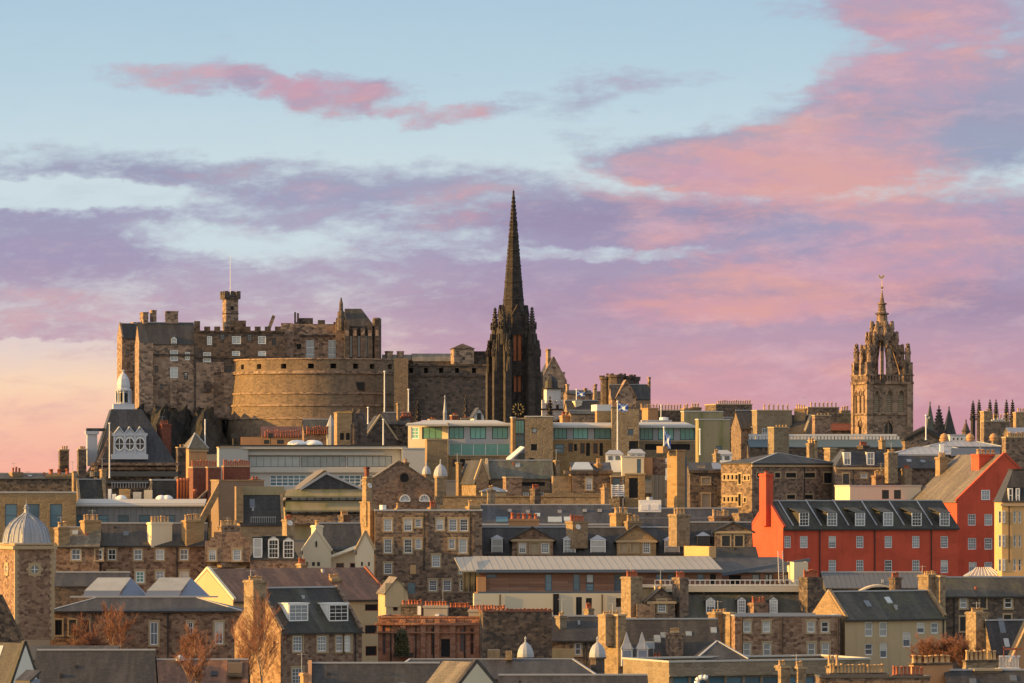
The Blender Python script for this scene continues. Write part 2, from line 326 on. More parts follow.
# ---------------------------------------------------------------- mesh builder
RND = random.Random(5)
class MB:
    def __init__(s): s.v, s.f = [], []
    def poly(s, *p):
        i = len(s.v); s.v += [tuple(q) for q in p]; s.f.append(tuple(range(i, i+len(p))))
    def box(s, x0, x1, y0, y1, z0, z1):
        i = len(s.v)
        s.v += [(x0, y0, z0), (x1, y0, z0), (x1, y1, z0), (x0, y1, z0), (x0, y0, z1), (x1, y0, z1), (x1, y1, z1), (x0, y1, z1)]
        s.f += [(i, i+3, i+2, i+1), (i+4, i+5, i+6, i+7), (i, i+1, i+5, i+4), (i+1, i+2, i+6, i+5), (i+2, i+3, i+7, i+6), (i+3, i, i+4, i+7)]
        return s
    def frustum(s, a, b):      # a, b = (x0,x1,y0,y1,z)
        i = len(s.v)
        for (x0, x1, y0, y1, z) in (a, b): s.v += [(x0, y0, z), (x1, y0, z), (x1, y1, z), (x0, y1, z)]
        s.f += [(i, i+3, i+2, i+1), (i+4, i+5, i+6, i+7), (i, i+1, i+5, i+4), (i+1, i+2, i+6, i+5), (i+2, i+3, i+7, i+6), (i+3, i, i+4, i+7)]
        return s
    def slab(s, p, th):        # a sloping sheet with thickness th (downwards)
        q = [(x, y, z-th) for x, y, z in p]; n = len(p); i = len(s.v)
        s.v += list(p)+q
        s.f.append(tuple(range(i, i+n))); s.f.append(tuple(range(i+2*n-1, i+n-1, -1)))
        for k in range(n): s.f.append((i+k, i+n+k, i+n+(k+1) % n, i+(k+1) % n))
        return s
    def lathe(s, cx, cy, prof, n=12, ph=0.0, a0=0.0, a1=2*pi):
        i = len(s.v); full = abs(a1-a0-2*pi) < 1e-6
        m = n if full else n+1
        for r, z in prof:
            for k in range(m):
                a = a0+(a1-a0)*k/n+ph; s.v.append((cx+r*cos(a), cy+r*sin(a), z))
        for j in range(len(prof)-1):
            for k in range(n):
                k2 = (k+1) % m; s.f.append((i+j*m+k, i+j*m+k2, i+(j+1)*m+k2, i+(j+1)*m+k))
        if full:
            if prof[-1][0] > 1e-4: s.f.append(tuple(i+(len(prof)-1)*m+k for k in range(m)))
            if prof[0][0] > 1e-4: s.f.append(tuple(i+k for k in range(m-1, -1, -1)))
        return s
    def tube(s, p, q, r0, r1=None, n=5):
        r1 = r0 if r1 is None else r1
        p, q = Vector(p), Vector(q); d = (q-p)
        if d.length < 1e-6: return s
        d.normalize(); a = d.orthogonal().normalized(); b = d.cross(a); i = len(s.v)
        for c, r in ((p, r0), (q, r1)):
            for k in range(n):
                t = 2*pi*k/n; s.v.append(tuple(c + a*(r*cos(t)) + b*(r*sin(t))))
        for k in range(n): s.f.append((i+k, i+(k+1) % n, i+n+(k+1) % n, i+n+k))
        s.f.append(tuple(i+k for k in range(n-1, -1, -1))); s.f.append(tuple(i+n+k for k in range(n)))
        return s
    def bar(s, p, q, w, h):    # rectangular bar from p to q, w sideways, h vertical
        p, q = Vector(p), Vector(q); d = (q-p).normalized(); a = d.cross(Vector((0, 0, 1)))
        a = Vector((1, 0, 0)) if a.length < 1e-4 else a.normalized()
        b = a.cross(d); i = len(s.v)
        for c in (p, q):
            for k, l in ((-1, -1), (1, -1), (1, 1), (-1, 1)): s.v.append(tuple(c + a*(k*w/2) + b*(l*h/2)))
        s.f += [(i+3, i+2, i+1, i), (i+4, i+5, i+6, i+7)] + [(i+k, i+(k+1) % 4, i+4+(k+1) % 4, i+4+k) for k in range(4)]
        return s
    def mesh(s, name, mat, smooth=False, unit=False):
        me = bpy.data.meshes.new(name); me.from_pydata(s.v, [], s.f)
        me.materials.append(M[mat])
        uvl = me.uv_layers.new(name='uv'); ou, ov = (0, 0) if unit else (RND.uniform(0, 200), RND.uniform(0, 200))
        vs = s.v; data = [0.0]*(2*len(me.loops))
        for p in me.polygons:
            nx, ny, nz = p.normal; ax, ay, az = abs(nx), abs(ny), abs(nz)
            for li in p.loop_indices:
                x, y, z = vs[me.loops[li].vertex_index]
                if az > 0.97: a, b_ = x, y
                elif ax > ay: a, b_ = y, z/max(.35, sqrt(1-nz*nz))
                else: a, b_ = x, z/max(.35, sqrt(1-nz*nz))
                data[2*li] = a+ou; data[2*li+1] = b_+ov
        uvl.data.foreach_set('uv', data)
        if smooth: me.polygons.foreach_set('use_smooth', [True]*len(me.polygons))
        return me
    def build(s, name, mat, parent=None, smooth=False, unit=False):
        return link(name, s.mesh(name, mat, smooth, unit), parent)
def link(name, data, parent=None):
    o = bpy.data.objects.new(name, data); COL.objects.link(o)
    if parent is not None: o.parent = parent
    return o
def tag(o, label=None, cat=None, group=None, kind=None):
    if label: o['label'] = label
    if cat: o['category'] = cat
    if group: o['group'] = group
    if kind: o['kind'] = kind
    return o

# ---------------------------------------------------------------- terrain height
GT = [(0, -60), (420, -36), (600, -30), (650, -27), (700, -23), (760, -18), (850, -12), (950, -4), (1050, 1), (1250, 9), (1400, 9), (1700, -6), (2500, -40), (60000, -60)]
def gz(x, y):
    for (a, p), (b_, q) in zip(GT, GT[1:]):
        if y <= b_: h = p+(q-p)*max(0, y-a)/(b_-a); break
    else: h = -60
    uu = x/max(y, 1)*F
    k = min(1, max(0, (-300-uu)/110.0)); k = k*k*(3-2*k)
    low = min(h, -14)
    return h*(1-k)+low*k
xs = [-3000+i*120 for i in range(20)] + [-600+i*20 for i in range(61)] + [640+i*120 for i in range(20)]
xs = [-40000, -12000] + xs + [12000, 40000]
ys = [-200, 0, 300] + [420+i*30 for i in range(50)] + [2000, 2500, 4000, 8000, 20000, 50000]
gm = MB(); gm.v = [(x, y, gz(x, y)-1.5) for y in ys for x in xs]; nx_ = len(xs)
gm.f = [(j*nx_+i, j*nx_+i+1, (j+1)*nx_+i+1, (j+1)*nx_+i) for j in range(len(ys)-1) for i in range(nx_-1)]
tag(gm.build('ground', 'ground'), kind='structure', label='dark ground of the old town below the buildings')

# ---------------------------------------------------------------- windows, pots
WC = {}
WS = {  # style: (columns, rows, frame width, bar width, frame material, glass material, meeting rail)
 'sash': (3, 4, .13, .045, 'white_paint', 'glass'), 'plate': (1, 2, .13, .08, 'white_paint', 'glass'), 'four': (2, 2, .13, .06, 'white_paint', 'glass'), 'blind': (1, 2, .12, .07, 'white_paint', 'glass_blind'),
 'dark': (2, 1, .08, .08, 'dark_frame', 'glass_dark'), 'brown': (1, 1, .1, .06, 'panel_red', 'glass_dark'), 'blue': (1, 2, .10, .10, 'blue_frame', 'glass_blue'), 'bluepale': (1, 1, .10, .08, 'dark_frame', 'glass_pale'),
 'teal': (3, 1, .12, .06, 'dark_frame', 'glass_teal'), 'tealw': (5, 1, .10, .10, 'white_paint', 'glass_teal'), 'grid': (6, 3, .12, .12, 'white_paint', 'glass_blue'), 'void': (1, 1, .05, .0, 'dark_frame', 'dark_void'), 'block': (1, 1, .05, 0, 'blocked_stone', 'blocked_stone'),
 'castle': (2, 3, .22, .10, 'white_paint', 'glass_pale'), 'castled': (2, 3, .2, .10, 'dark_frame', 'glass'), 'green': (2, 3, .2, .1, 'white_paint', 'glass_teal'), 'redsash': (1, 2, .14, .1, 'panel_red', 'glass'), 'band': (7, 1, .08, .05, 'dark_frame', 'glass_pale'), 'small': (1, 1, .08, 0, 'white_paint', 'glass')}
def window_mesh(w, h, st):
    w, h = max(.2, round(w, 1)), max(.2, round(h, 1)); key = (w, h, st)
    if key not in WC:
        nx, nz, fw, bw, fm, gmn = WS[st]; fw = min(fw, w*.2, h*.2)
        a = MB(); a.box(0, fw, .10, .20, 0, h).box(w-fw, w, .10, .20, 0, h).box(fw, w-fw, .10, .20, 0, fw).box(fw, w-fw, .10, .20, h-fw, h)
        for i in range(1, nx): x = fw+(w-2*fw)*i/nx; a.box(x-bw/2, x+bw/2, .13, .19, fw, h-fw)
        for i in range(1, nz):
            z = fw+(h-2*fw)*i/nz; b2 = .09 if (nz > 1 and i*2 == nz) else bw
            a.box(fw, w-fw, .115, .185, z-b2/2, z+b2/2)
        p = MB(); p.box(fw, w-fw, .17, .22, fw, h-fw)
        s = MB(); s.box(-.2, 0, -.04, .06, -.02, h+.02).box(w, w+.2, -.04, .06, -.02, h+.02).box(-.24, w+.24, -.05, .06, h+.02, h+.28).box(-.26, w+.26, -.10, .06, -.22, -.02)
        alts = [gmn] if gmn != 'glass' else ['glass', 'glass', 'glass_dark', 'glass_grey', 'glass_grey', 'glass_blind', 'half']
        ps = []
        for k in alts:
            if k == 'half':
                p.poly((fw, .165, h*.55), (w-fw, .165, h*.55), (w-fw, .165, h-fw), (fw, .165, h-fw)); me = p.mesh('pane', 'glass'); me.materials.append(M['blind']); me.polygons[len(me.polygons)-1].material_index = 1; ps.append(me)
            else: ps.append(p.mesh('pane', k))
        WC[key] = (a.mesh('window', fm), ps, s.mesh('surround', 'dressed'), w, h)
    f, ps, s, w0, h0 = WC[key]
    return f, RND.choice(ps), s, w0, h0
POT = {}
def pot_mesh(mat):
    if mat not in POT:
        a = MB(); a.lathe(0, 0, [(.17, 0), (.20, .08), (.16, .14), (.145, .8), (.19, .84), (.19, .95), (.13, .95)], 8); POT[mat] = a.mesh('chimney_pot', mat, True)
    return POT[mat]

# ---------------------------------------------------------------- building
class Bd:
    def __init__(s, name, label, cat, D, u0, yaw=0.0, group=None, base=None):
        s.X0 = (u0-512)*D/F; s.Y0 = float(D); s.c, s.s = cos(radians(yaw)), sin(radians(yaw)); s.yaw = radians(yaw)
        s.g = gz(s.X0, s.Y0)-2.0 if base is None else (HV-base)*D/F
        s.root = bpy.data.objects.new(name, None); COL.objects.link(s.root)
        s.root.location = (s.X0, s.Y0, s.g); s.root.rotation_euler = (0, 0, s.yaw); s.root.empty_display_size = 1
        tag(s.root, label, cat, group)
    def lx(s, u, y=0.0):
        k = (u-512)/F
        return (k*(s.Y0+y*s.c)-s.X0+y*s.s)/(s.c-k*s.s)
    def lz(s, v, x=0.0, y=0.0): return (HV-v)*(s.Y0+x*s.s+y*s.c)/F-s.g
    def ly(s, u, x=0.0):        # local depth at which the plane x=const shows at image column u
        k = (u-512)/F           # X0 + x c - y s = k (Y0 + x s + y c)
        return (s.X0+x*s.c-k*(s.Y0+x*s.s))/(s.s+k*s.c)
    def px(s, y=0): return (s.Y0+y*s.c)/F
    def part(s, mb, name, mat, parent=None, smooth=False): return mb.build(name, mat, parent or s.root, smooth)
    def window(s, x, z, w, h, st='sash', sur=True, rz=0.0, y=0.0, parent=None, name='window'):
        fm, pm, sm, w0, h0 = window_mesh(w, h, st)
        f = link(name, fm, parent or s.root); f.location = (x, y, z) if rz == 0 else (y, x, z); f.rotation_euler = (0, 0, rz); f.scale = (w/w0, 1, h/h0)
        if parent is None: link('pane', pm, f)
        else:
            p = link('pane', pm, parent); p.location = f.location; p.rotation_euler = f.rotation_euler; p.scale = f.scale
        if sur and parent is None: link('surround', sm, f)
        return f
    # a box given by image columns/rows on the plane y
    def bx(s, name, mat, u0, v0, u1, v1, y=0.0, d=1.0, parent=None, extra=0.0):
        a, b_ = s.lx(u0, y), s.lx(u1, y); m = (a+b_)/2
        mb = MB().box(a, b_, y, y+d, s.lz(v1, m, y)-extra, s.lz(v0, m, y))
        return s.part(mb, name, mat, parent)
    def chim(s, u0, u1, vt, vb, n=4, y=None, d=1.0, mat=None, pot='pot_buff', ph=0.9, cap='dressed', ext=3.2, parent=None):
        y = s.D/2-d/2 if y is None else y
        a, b_ = s.lx(u0, y), s.lx(u1, y); m = (a+b_)/2; zt, zb = s.lz(vt, m, y), s.lz(vb, m, y)-ext
        rot = 0.0; T = (b_-a)*s.c          # width as seen; narrow stacks are turned from the facade to show a sunlit side
        if T < 3.65 and 0 <= s.yaw < radians(24): rot = radians(27)-s.yaw
        th = s.yaw+rot; d = min(d, T*.8/max(.3, abs(sin(th)))*.55) if T < 3.65 else d
        w = max(.5, (T-d*abs(sin(th)))/cos(th))
        potz = ph if n else 0
        zt -= potz
        if y < .4: zb = s.lz(vb, m, y)-.2
        hw, hd = w/2, d/2
        mb = MB().box(-hw, hw, -hd, hd, zb, zt-.32).box(-hw-.12, hw+.12, -hd-.12, hd+.12, zt-.32, zt-.10).box(-hw-.03, hw+.03, -hd-.03, hd+.03, zt-.10, zt)
        o = s.part(mb, 'chimney', mat or s.wallm, parent); o.location = (m, y+d/2, 0); o.rotation_euler = (0, 0, rot)
        pm = pot_mesh(pot); dx_ = (w-.2)/max(n, 1); kr = min(2.1, max(1.0, dx_/.4*.8))
        for i in range(n):
            p = link('chimney_pot', pm, o)
            k = RND.uniform(.9, 1.1)*kr; p.location = (-hw+.1+dx_*(i+.5), RND.uniform(-.06, .06), zt-.02); p.scale = (k, k, ph/.95*RND.uniform(.82, 1.1))
        if s.Y0 < 1150 and RND.random() < .4:
            hz = RND.uniform(1.2, 2.4); xq = RND.uniform(-hw, hw)*.8
            q = MB().tube((xq, hd*.8, zt-.6), (xq, hd*.8, zt+hz), .04, None, 4).tube((xq-.55, hd*.8-.2, zt+hz-.15), (xq+.55, hd*.8+.2, zt+hz-.15), .025, None, 4)
            for kq in range(5): q.tube((xq-.45+kq*.22, hd*.8-.35, zt+hz-.15), (xq-.45+kq*.22, hd*.8+.35, zt+hz-.15), .018, None, 3)
            s.part(q, 'aerial', 'lead_flash', o)
        elif s.Y0 < 1000 and RND.random() < .2:
            q = MB().lathe(0, 0, [(.02, 0), (.25, .04), (.42, .13), (.42, .16), (.02, .03)], 10).tube((0, 0, 0), (0, 0, .5), .025, None, 4)
            ds = s.part(q, 'satellite_dish', 'white_stone', o); ds.location = (RND.uniform(-.5, .5)*hw, -hd-.35, zt-RND.uniform(.5, 1.2)); ds.rotation_euler = (radians(70), 0, RND.uniform(-.9, .3))
        return o
    def dorm(s, u0, v0, u1, v1, kind='gable', st='sash', rm=None, wm='slate', wmat=None):
        """dormer whose front fills image box u0,v0..u1,v1 on the front roof slope"""
        xm = s.lx((u0+u1)/2, 0); zb = s.lz(v1, xm, 0); y = max(0.15, (zb-s.ze)/s.slope); 
        for _ in range(2): zb = s.lz(v1, xm, y); y = max(0.12, (zb-s.ze)/s.slope)
        a, b_ = s.lx(u0, y), s.lx(u1, y); zt = s.lz(v0, (a+b_)/2, y)
        w = b_-a; rise = w*.38 if kind == 'gable' else (w*.3 if kind == 'hip' else .0)
        zc = zt-rise; run = (zt-zb)/s.slope+.5
        mb = MB().box(a, b_, y, y+run, zb-.4, zc)
        dm = s.part(mb, 'dormer', wm)
        r = MB(); o = .12; xm = (a+b_)/2
        if kind == 'gable':
            r.slab([(a-o, y-.15, zc-.05), (xm, y-.15, zt+.03), (xm, y+run, zt+.03), (a-o, y+run, zc-.05)], .12).slab([(xm, y-.15, zt+.03), (b_+o, y-.15, zc-.05), (b_+o, y+run, zc-.05), (xm, y+run, zt+.03)], .12)
            mb2 = MB(); mb2.poly((a, y, zc), (b_, y, zc), (xm, y, zt-.02)); s.part(mb2, 'dormer_front', wmat or 'white_paint', dm)
        elif kind == 'hip':
            r.frustum((a-o, b_+o, y-.15, y+run, zc), (xm-.05, xm+.05, y+w*.5, y+run, zt))
        elif kind == 'shed':
            r.slab([(a-o, y-.15, zt), (b_+o, y-.15, zt), (b_+o, y+run+.6, zt+.8), (a-o, y+run+.6, zt+.8)], .12)
        else: r.box(a-o, b_+o, y-.15, y+run, zc, zc+.15)
        s.part(r, 'dormer_roof', rm or s.roofm, dm)
        if st: s.window(a+.06, zb-.02, w-.12, zc-zb-.02, st, False, 0, y-.25, dm)
        return dm
    def skylight(s, u0, v0, u1, v1, mat='glass_pale'):
        x = s.lx((u0+u1)/2); y = 0
        for _ in range(3): zb = s.lz(v1, x, y); y = (zb-s.ze)/s.slope
        zt = s.lz(v0, x, y); 
        for _ in range(2): y2 = (zt-s.ze)/s.slope; zt = s.lz(v0, x, y2)
        a, b_ = s.lx(u0, y), s.lx(u1, y)
        o = MB().slab([(a, y, zb+.22), (b_, y, zb+.22), (b_, y2, zt+.22), (a, y2, zt+.22)], .2); s.part(o, 'skylight', mat)
    def pipe(s, u, v0, v1, mat='black_iron', r=.09):
        x = s.lx(u); s.part(MB().tube((x, -.14, s.lz(v1, x)), (x, -.14, s.lz(v0, x)), r, None, 6), 'downpipe', mat)
    def aerial(s, u, v0, v1, y=1.0):
        x = s.lx(u, y); z0, z1 = s.lz(v1, x, y)-.6, s.lz(v0, x, y)
        mb = MB().tube((x, y, z0), (x, y, z1), .035, None, 4).tube((x-.6, y, z1-.2), (x+.6, y, z1-.2), .025, None, 4)
        for k in range(5): mb.tube((x-.5+k*.25, y-.35, z1-.2), (x-.5+k*.25, y+.35, z1-.2), .018, None, 3)
        s.part(mb, 'aerial', 'lead_flash')

def wall_face(mb, o, ax, L, z0, z1, holes, inn, rev=.26):
    A = sorted({0, L} | {h[0] for h in holes} | {h[2] for h in holes}); Z = sorted({z0, z1} | {h[1] for h in holes} | {h[3] for h in holes})
    P = lambda a, z, k=0: (o[0]+ax[0]*a+inn[0]*k, o[1]+ax[1]*a+inn[1]*k, z)
    for i in range(len(A)-1):
        for j in range(len(Z)-1):
            am, zm = (A[i]+A[i+1])/2, (Z[j]+Z[j+1])/2
            if any(h[0] < am < h[2] and h[1] < zm < h[3] for h in holes): continue
            mb.poly(P(A[i], Z[j]), P(A[i+1], Z[j]), P(A[i+1], Z[j+1]), P(A[i], Z[j+1]))
    for a0, b0, a1, b1 in holes:
        mb.poly(P(a0, b0), P(a0, b0, rev), P(a0, b1, rev), P(a0, b1)); mb.poly(P(a1, b0), P(a1, b1), P(a1, b1, rev), P(a1, b0, rev))
        mb.poly(P(a0, b0), P(a1, b0), P(a1, b0, rev), P(a0, b0, rev)); mb.poly(P(a0, b1), P(a0, b1, rev), P(a1, b1, rev), P(a1, b1))

def R(v0, v1, w, *us, st=None): return [(q-w/2, v0, q+w/2, v1) + ((st,) if st else ()) for q in us]

def house(name, label, D, x0, x1, ev, rv, yaw=0.0, g=None, d=9.0, roof='x', wall='rubble', rm='slate', win=(), lwin=(), st='sash', sur=True, sk='', ch=(), do=(), sky=(), pipes=(), aer=(), ov=.28, hin=None,
          gut=True, base=None, cat='building', group=None, lead=True, flat_h=.5, cope='dressed', corn=False, quoin=False, skm='dressed'):
    s = Bd(name, label, cat, D, x0, yaw, group, base); s.wallm, s.roofm = wall, rm
    Wd = s.lx(x1)
    if g is not None: d = abs(s.ly(x0-g if yaw > 0 else x1+g, 0 if yaw > 0 else Wd))
    s.D, s.W = d, Wd
    ze = s.ze = s.lz(ev, Wd/2, 0)
    ry = d/2 if roof in ('x', 'hip') else (d if roof == 'shed' else d/2)
    if roof == 'mansard': ry = min(2.2, d/3)
    zr = s.zr = s.lz(rv, Wd/2, ry if roof != 'y' else 0) if rv is not None else ze
    s.slope = max(.05, (zr-ze)/ry) if roof != 'y' else 1.0
    holes, lh, wl = [], [], []
    for q in win:
        a, b_ = s.lx(q[0]), s.lx(q[2]); z0, z1 = s.lz(q[3], (a+b_)/2), s.lz(q[1], (a+b_)/2); stl = q[4] if len(q) > 4 else st
        inside = a > .1 and b_ < Wd-.1 and z1 < ze-.1 and z0 > .1
        if inside: holes.append((a, z0, b_, z1))
        wl.append((a, z0, b_-a, z1-z0, stl, 0.0 if inside else -.24))
    for q in lwin:
        ya, yb = s.ly(q[0]), s.ly(q[2]); z0, z1 = s.lz(q[3], 0, (ya+yb)/2), s.lz(q[1], 0, (ya+yb)/2)
        lh.append((d-ya, z0, d-yb, z1, q[4] if len(q) > 4 else st, ya))
    mb = MB()
    wall_face(mb, (0, 0), (1, 0), Wd, 0, ze, holes, (0, 1))
    wall_face(mb, (0, d), (0, -1), d, 0, ze, [h[:4] for h in lh], (1, 0))
    mb.poly((Wd, 0, 0), (Wd, d, 0), (Wd, d, ze), (Wd, 0, ze)); mb.poly((Wd, d, 0), (0, d, 0), (0, d, ze), (Wd, d, ze))
    rf = MB()
    if roof == 'x':
        for x in (0, Wd): mb.poly((x, 0, ze), (x, d, ze), (x, d/2, zr-.05))
        gl = .0 if 'L' in sk else .15; gr = .0 if 'R' in sk else .15
        o = ov; zo = ze-o*s.slope+.12
        rf.slab([(-gl, -o, zo), (Wd+gr, -o, zo), (Wd+gr, d/2, zr+.12), (-gl, d/2, zr+.12)], .14)
        rf.slab([(Wd+gr, d+o, zo), (-gl, d+o, zo), (-gl, d/2, zr+.118), (Wd+gr, d/2, zr+.118)], .14)
    elif roof == 'y':
        for y in (0, d): mb.poly((0, y, ze), (Wd, y, ze), (Wd/2, y, zr-.05))
        sl_ = (zr-ze)/(Wd/2); o = ov; zo = ze-o*sl_+.12; gf = .05 if sk else .25
        rf.slab([(-o, d+.2, zo), (-o, -gf, zo), (Wd/2, -gf, zr+.12), (Wd/2, d+.2, zr+.12)], .14)
        rf.slab([(Wd+o, -gf, zo), (Wd+o, d+.2, zo), (Wd/2, d+.2, zr+.118), (Wd/2, -gf, zr+.118)], .14)
    elif roof == 'hip':
        hi = d/2 if hin is None else hin; hi = min(hi, Wd/2-.05)
        rf.box(-ov, Wd+ov, -ov, d+ov, ze+.002, ze+.14); rf.frustum((-ov, Wd+ov, -ov, d+ov, ze+.14), (hi, Wd-hi, d/2-.05, d/2+.05, zr))
    elif roof == 'mansard':
        rf.frustum((-.15, Wd+.15, -.15, d+.15, ze+.02), (ry*.8, Wd-ry*.8, ry, d-ry, zr)); rf.box(ry*.8-.1, Wd-ry*.8+.1, ry-.1, d-ry+.1, zr, zr+.15)
    elif roof == 'shed':
        for x in (0, Wd): mb.poly((x, 0, ze), (x, d, ze), (x, d, zr))
        mb.poly((0, d, ze), (Wd, d, ze), (Wd, d, zr), (0, d, zr))
        rf.slab([(-.15, -ov, ze-ov*s.slope+.14), (Wd+.15, -ov, ze-ov*s.slope+.14), (Wd+.15, d+.1, zr+.14), (-.15, d+.1, zr+.14)], .16)
    if roof == 'flat':
        rf.box(.3, Wd-.3, .3, d-.3, ze-.9, ze-.7)
        cp = MB(); t = .35
        cp.box(-.1, Wd+.1, -.12, t, ze+.002, ze+.22).box(-.1, Wd+.1, d-t, d+.1, ze+.002, ze+.22).box(-.1, t-.1, t+.004, d-t-.004, ze+.002, ze+.22).box(Wd-t+.1, Wd+.1, t+.004, d-t-.004, ze+.002, ze+.22)
        mb.box(.02, Wd-.02, .28, .32, ze-1, ze)
        if cope: s.part(cp, 'coping', cope)
    s.wall = s.part(mb, 'wall', wall)
    s.roof = s.part(rf, 'roof', rm)
    if roof == 'x' and lead:
        s.part(MB().box(-.1, Wd+.1, d/2-.16, d/2+.16, zr+.06, zr+.24), 'ridge_cap', 'lead_flash', s.roof)
    if roof == 'hip' and lead:
        q = MB(); hi = min(d/2 if hin is None else hin, Wd/2-.05)
        q.bar((hi, d/2, zr), (Wd-hi, d/2, zr), .3, .14); q.bar((-ov, -ov, ze+.17), (hi, d/2, zr), .28, .12); q.bar((Wd+ov, -ov, ze+.17), (Wd-hi, d/2, zr), .28, .12); s.part(q, 'ridge_cap', 'lead_flash', s.roof)
    if sk:
        w = .42
        if roof == 'x':
            for side, x in (('L', -.02), ('R', Wd-w+.02)):
                if side in sk:
                    q = MB()
                    for (ya, yb) in ((-.15, d/2), (d+.15, d/2)):
                        q.bar((x+w/2, ya, ze-.15*s.slope+.30), (x+w/2, yb, zr+.30), w, .36)
                    s.part(q, 'gable_coping', skm)
        else:
            q = MB()
            for xa in (-.15, Wd+.15): q.bar((xa, .14, ze+.05), (Wd/2, .14, zr+.28), .45, .34)
            s.part(q, 'gable_coping', skm)
    if gut and roof in ('x', 'hip', 'shed'):
        zo = ze-ov*s.slope if roof != 'hip' else ze+.05
        s.part(MB().box(-.1, Wd+.1, -ov-.16, -ov+.02, zo-.12, zo+.05), 'gutter', 'black_iron', s.roof)
    if corn: s.part(MB().box(-.2, Wd+.2, -.3, -.004, ze-.5, ze-.15), 'cornice', 'dressed')
    if quoin:
        q = MB(); z = 0; k = 0
        while z < ze-.45:
            w = .55 if k % 2 else .34
            q.box(-.035, w, -.035, .3, z, z+.4).box(Wd-w, Wd+.035, -.035, .3, z, z+.4); z += .42; k += 1
        s.part(q, 'quoins', 'dressed')
    if D < 900 and roof == 'x' and Wd > 6 and base != 562:
        rr = random.Random(int(x0*7+ev))
        for _ in range(rr.randint(1, 2+int(Wd/12))):
            if rr.random() < .6:
                xq, yq = rr.uniform(1.5, Wd-1.5), rr.uniform(.2, .85)*d/2; zq = ze+yq*s.slope
                s.part(MB().box(xq-.16, xq+.16, yq-.1, yq+.35, zq-.2, zq+rr.uniform(.35, .7)), 'roof_vent', rr.choice(['lead_flash', 'black_iron', 'pot_red']))
            else:
                xq, yq = rr.uniform(1.5, Wd-2.5), rr.uniform(.25, .6)*d/2; s.part(MB().slab([(xq, yq, ze+yq*s.slope+.26), (xq+.8, yq, ze+yq*s.slope+.26), (xq+.8, yq+.8, ze+(yq+.8)*s.slope+.26), (xq, yq+.8, ze+(yq+.8)*s.slope+.26)], .2), 'rooflight', rr.choice(['glass', 'glass_pale', 'glass_dark']))
    for a, z, w, h, stl, y in wl: s.window(a, z, w, h, stl, sur and y == 0, 0, y)
    for a0, z0, a1, z1, stl, ya in lh: s.window(ya, z0, a1-a0, z1-z0, stl, sur, -pi/2, 0.0)
    for c_ in ch:
        kw = c_[-1] if isinstance(c_[-1], dict) else {}; s.chim(*[q for q in c_ if not isinstance(q, dict)], **kw)
    for d_ in do:
        kw = d_[-1] if isinstance(d_[-1], dict) else {}; s.dorm(*[q for q in d_ if not isinstance(q, dict)], **kw)
    for k in sky: s.skylight(*k)
    for k in pipes: s.pipe(k, ev+1, ev+60)
    if D < 860 and not pipes and Wd > 7 and roof in ('x', 'hip', 'shed', 'mansard'): s.pipe(x0+(x1-x0)*(.97 if int(x0) % 2 else .62), ev+1, ev+60)
    for k in aer: s.aerial(*k)
    return s
# ================================================================ castle rock and castle
from mathutils import noise as mnoise
def rock():
    mb = MB(); D0 = 1350; nu, nv = 210, 50
    for j in range(nv+1):
        for i in range(nu+1):
            uu = 88+(505-88)*i/nu; t = j/nv; y = D0-62+150*t
            e = min(1, (uu-92)/34.0, (505-uu)/40.0); e = max(0, e)**.6
            P_ = Vector((uu*.16, j*.22, 3.1)); k = (mnoise.turbulence(P_, 3, True, noise_basis='PERLIN_ORIGINAL')-.6)*1.3+(mnoise.turbulence(P_*3.3, 6, True)-.6)*2.6
            back = min(1, max(0, (t-.16+.10*mnoise.noise(Vector((uu*.07, 7.7, 0))))/.20)); prof = back**.8 if t < .55 else min(1, (1-t)*3)
            edge = min(1, max(0, (236-uu)/22.0)); top = (409+9*mnoise.noise(Vector((uu*.13, 2.2, 0)))+5*mnoise.noise(Vector((uu*.5, 4.2, 0))))*edge+450*(1-edge)
            v = 478-(478-top)*e*prof
            mb.v.append(((uu-512)*D0/F+k*.5, y+k*2.0, (HV-v)*D0/F+k*1.1*prof))
    m_ = nu+1
    mb.f = [(j*m_+i, j*m_+i+1, (j+1)*m_+i+1, (j+1)*m_+i) for j in range(nv) for i in range(nu)]
    tag(mb.build('castle_rock', 'crag'), 'dark mossy crag below the castle walls', None, None, 'structure')
rock()

def crenel(s, u0, u1, v0, v1, n, y=0.0, d=.8, mat='castle_dark', frac=.6):
    a, b_ = s.lx(u0, y), s.lx(u1, y); mb = MB(); st = (b_-a)/n
    for i in range(n):
        x = a+st*i; mb.box(x, x+st*frac, y-.02, y+d, s.lz(v1, x, y)-.02, s.lz(v0, x, y))
    if n > 1: z = s.lz(v1, a, y); mb.box(a, b_, y-.03, y+d+.01, z-.25, z+.02)
    return s.part(mb, 'battlement', mat)
def string(s, u0, u1, v, h=.5, y=0.0, mat='castle_dark', out=.35):
    a, b_ = s.lx(u0, y), s.lx(u1, y); z = s.lz(v, (a+b_)/2, y)
    return s.part(MB().box(a, b_, y-out, y-.004, z-h/2, z+h/2), 'string_course', mat)

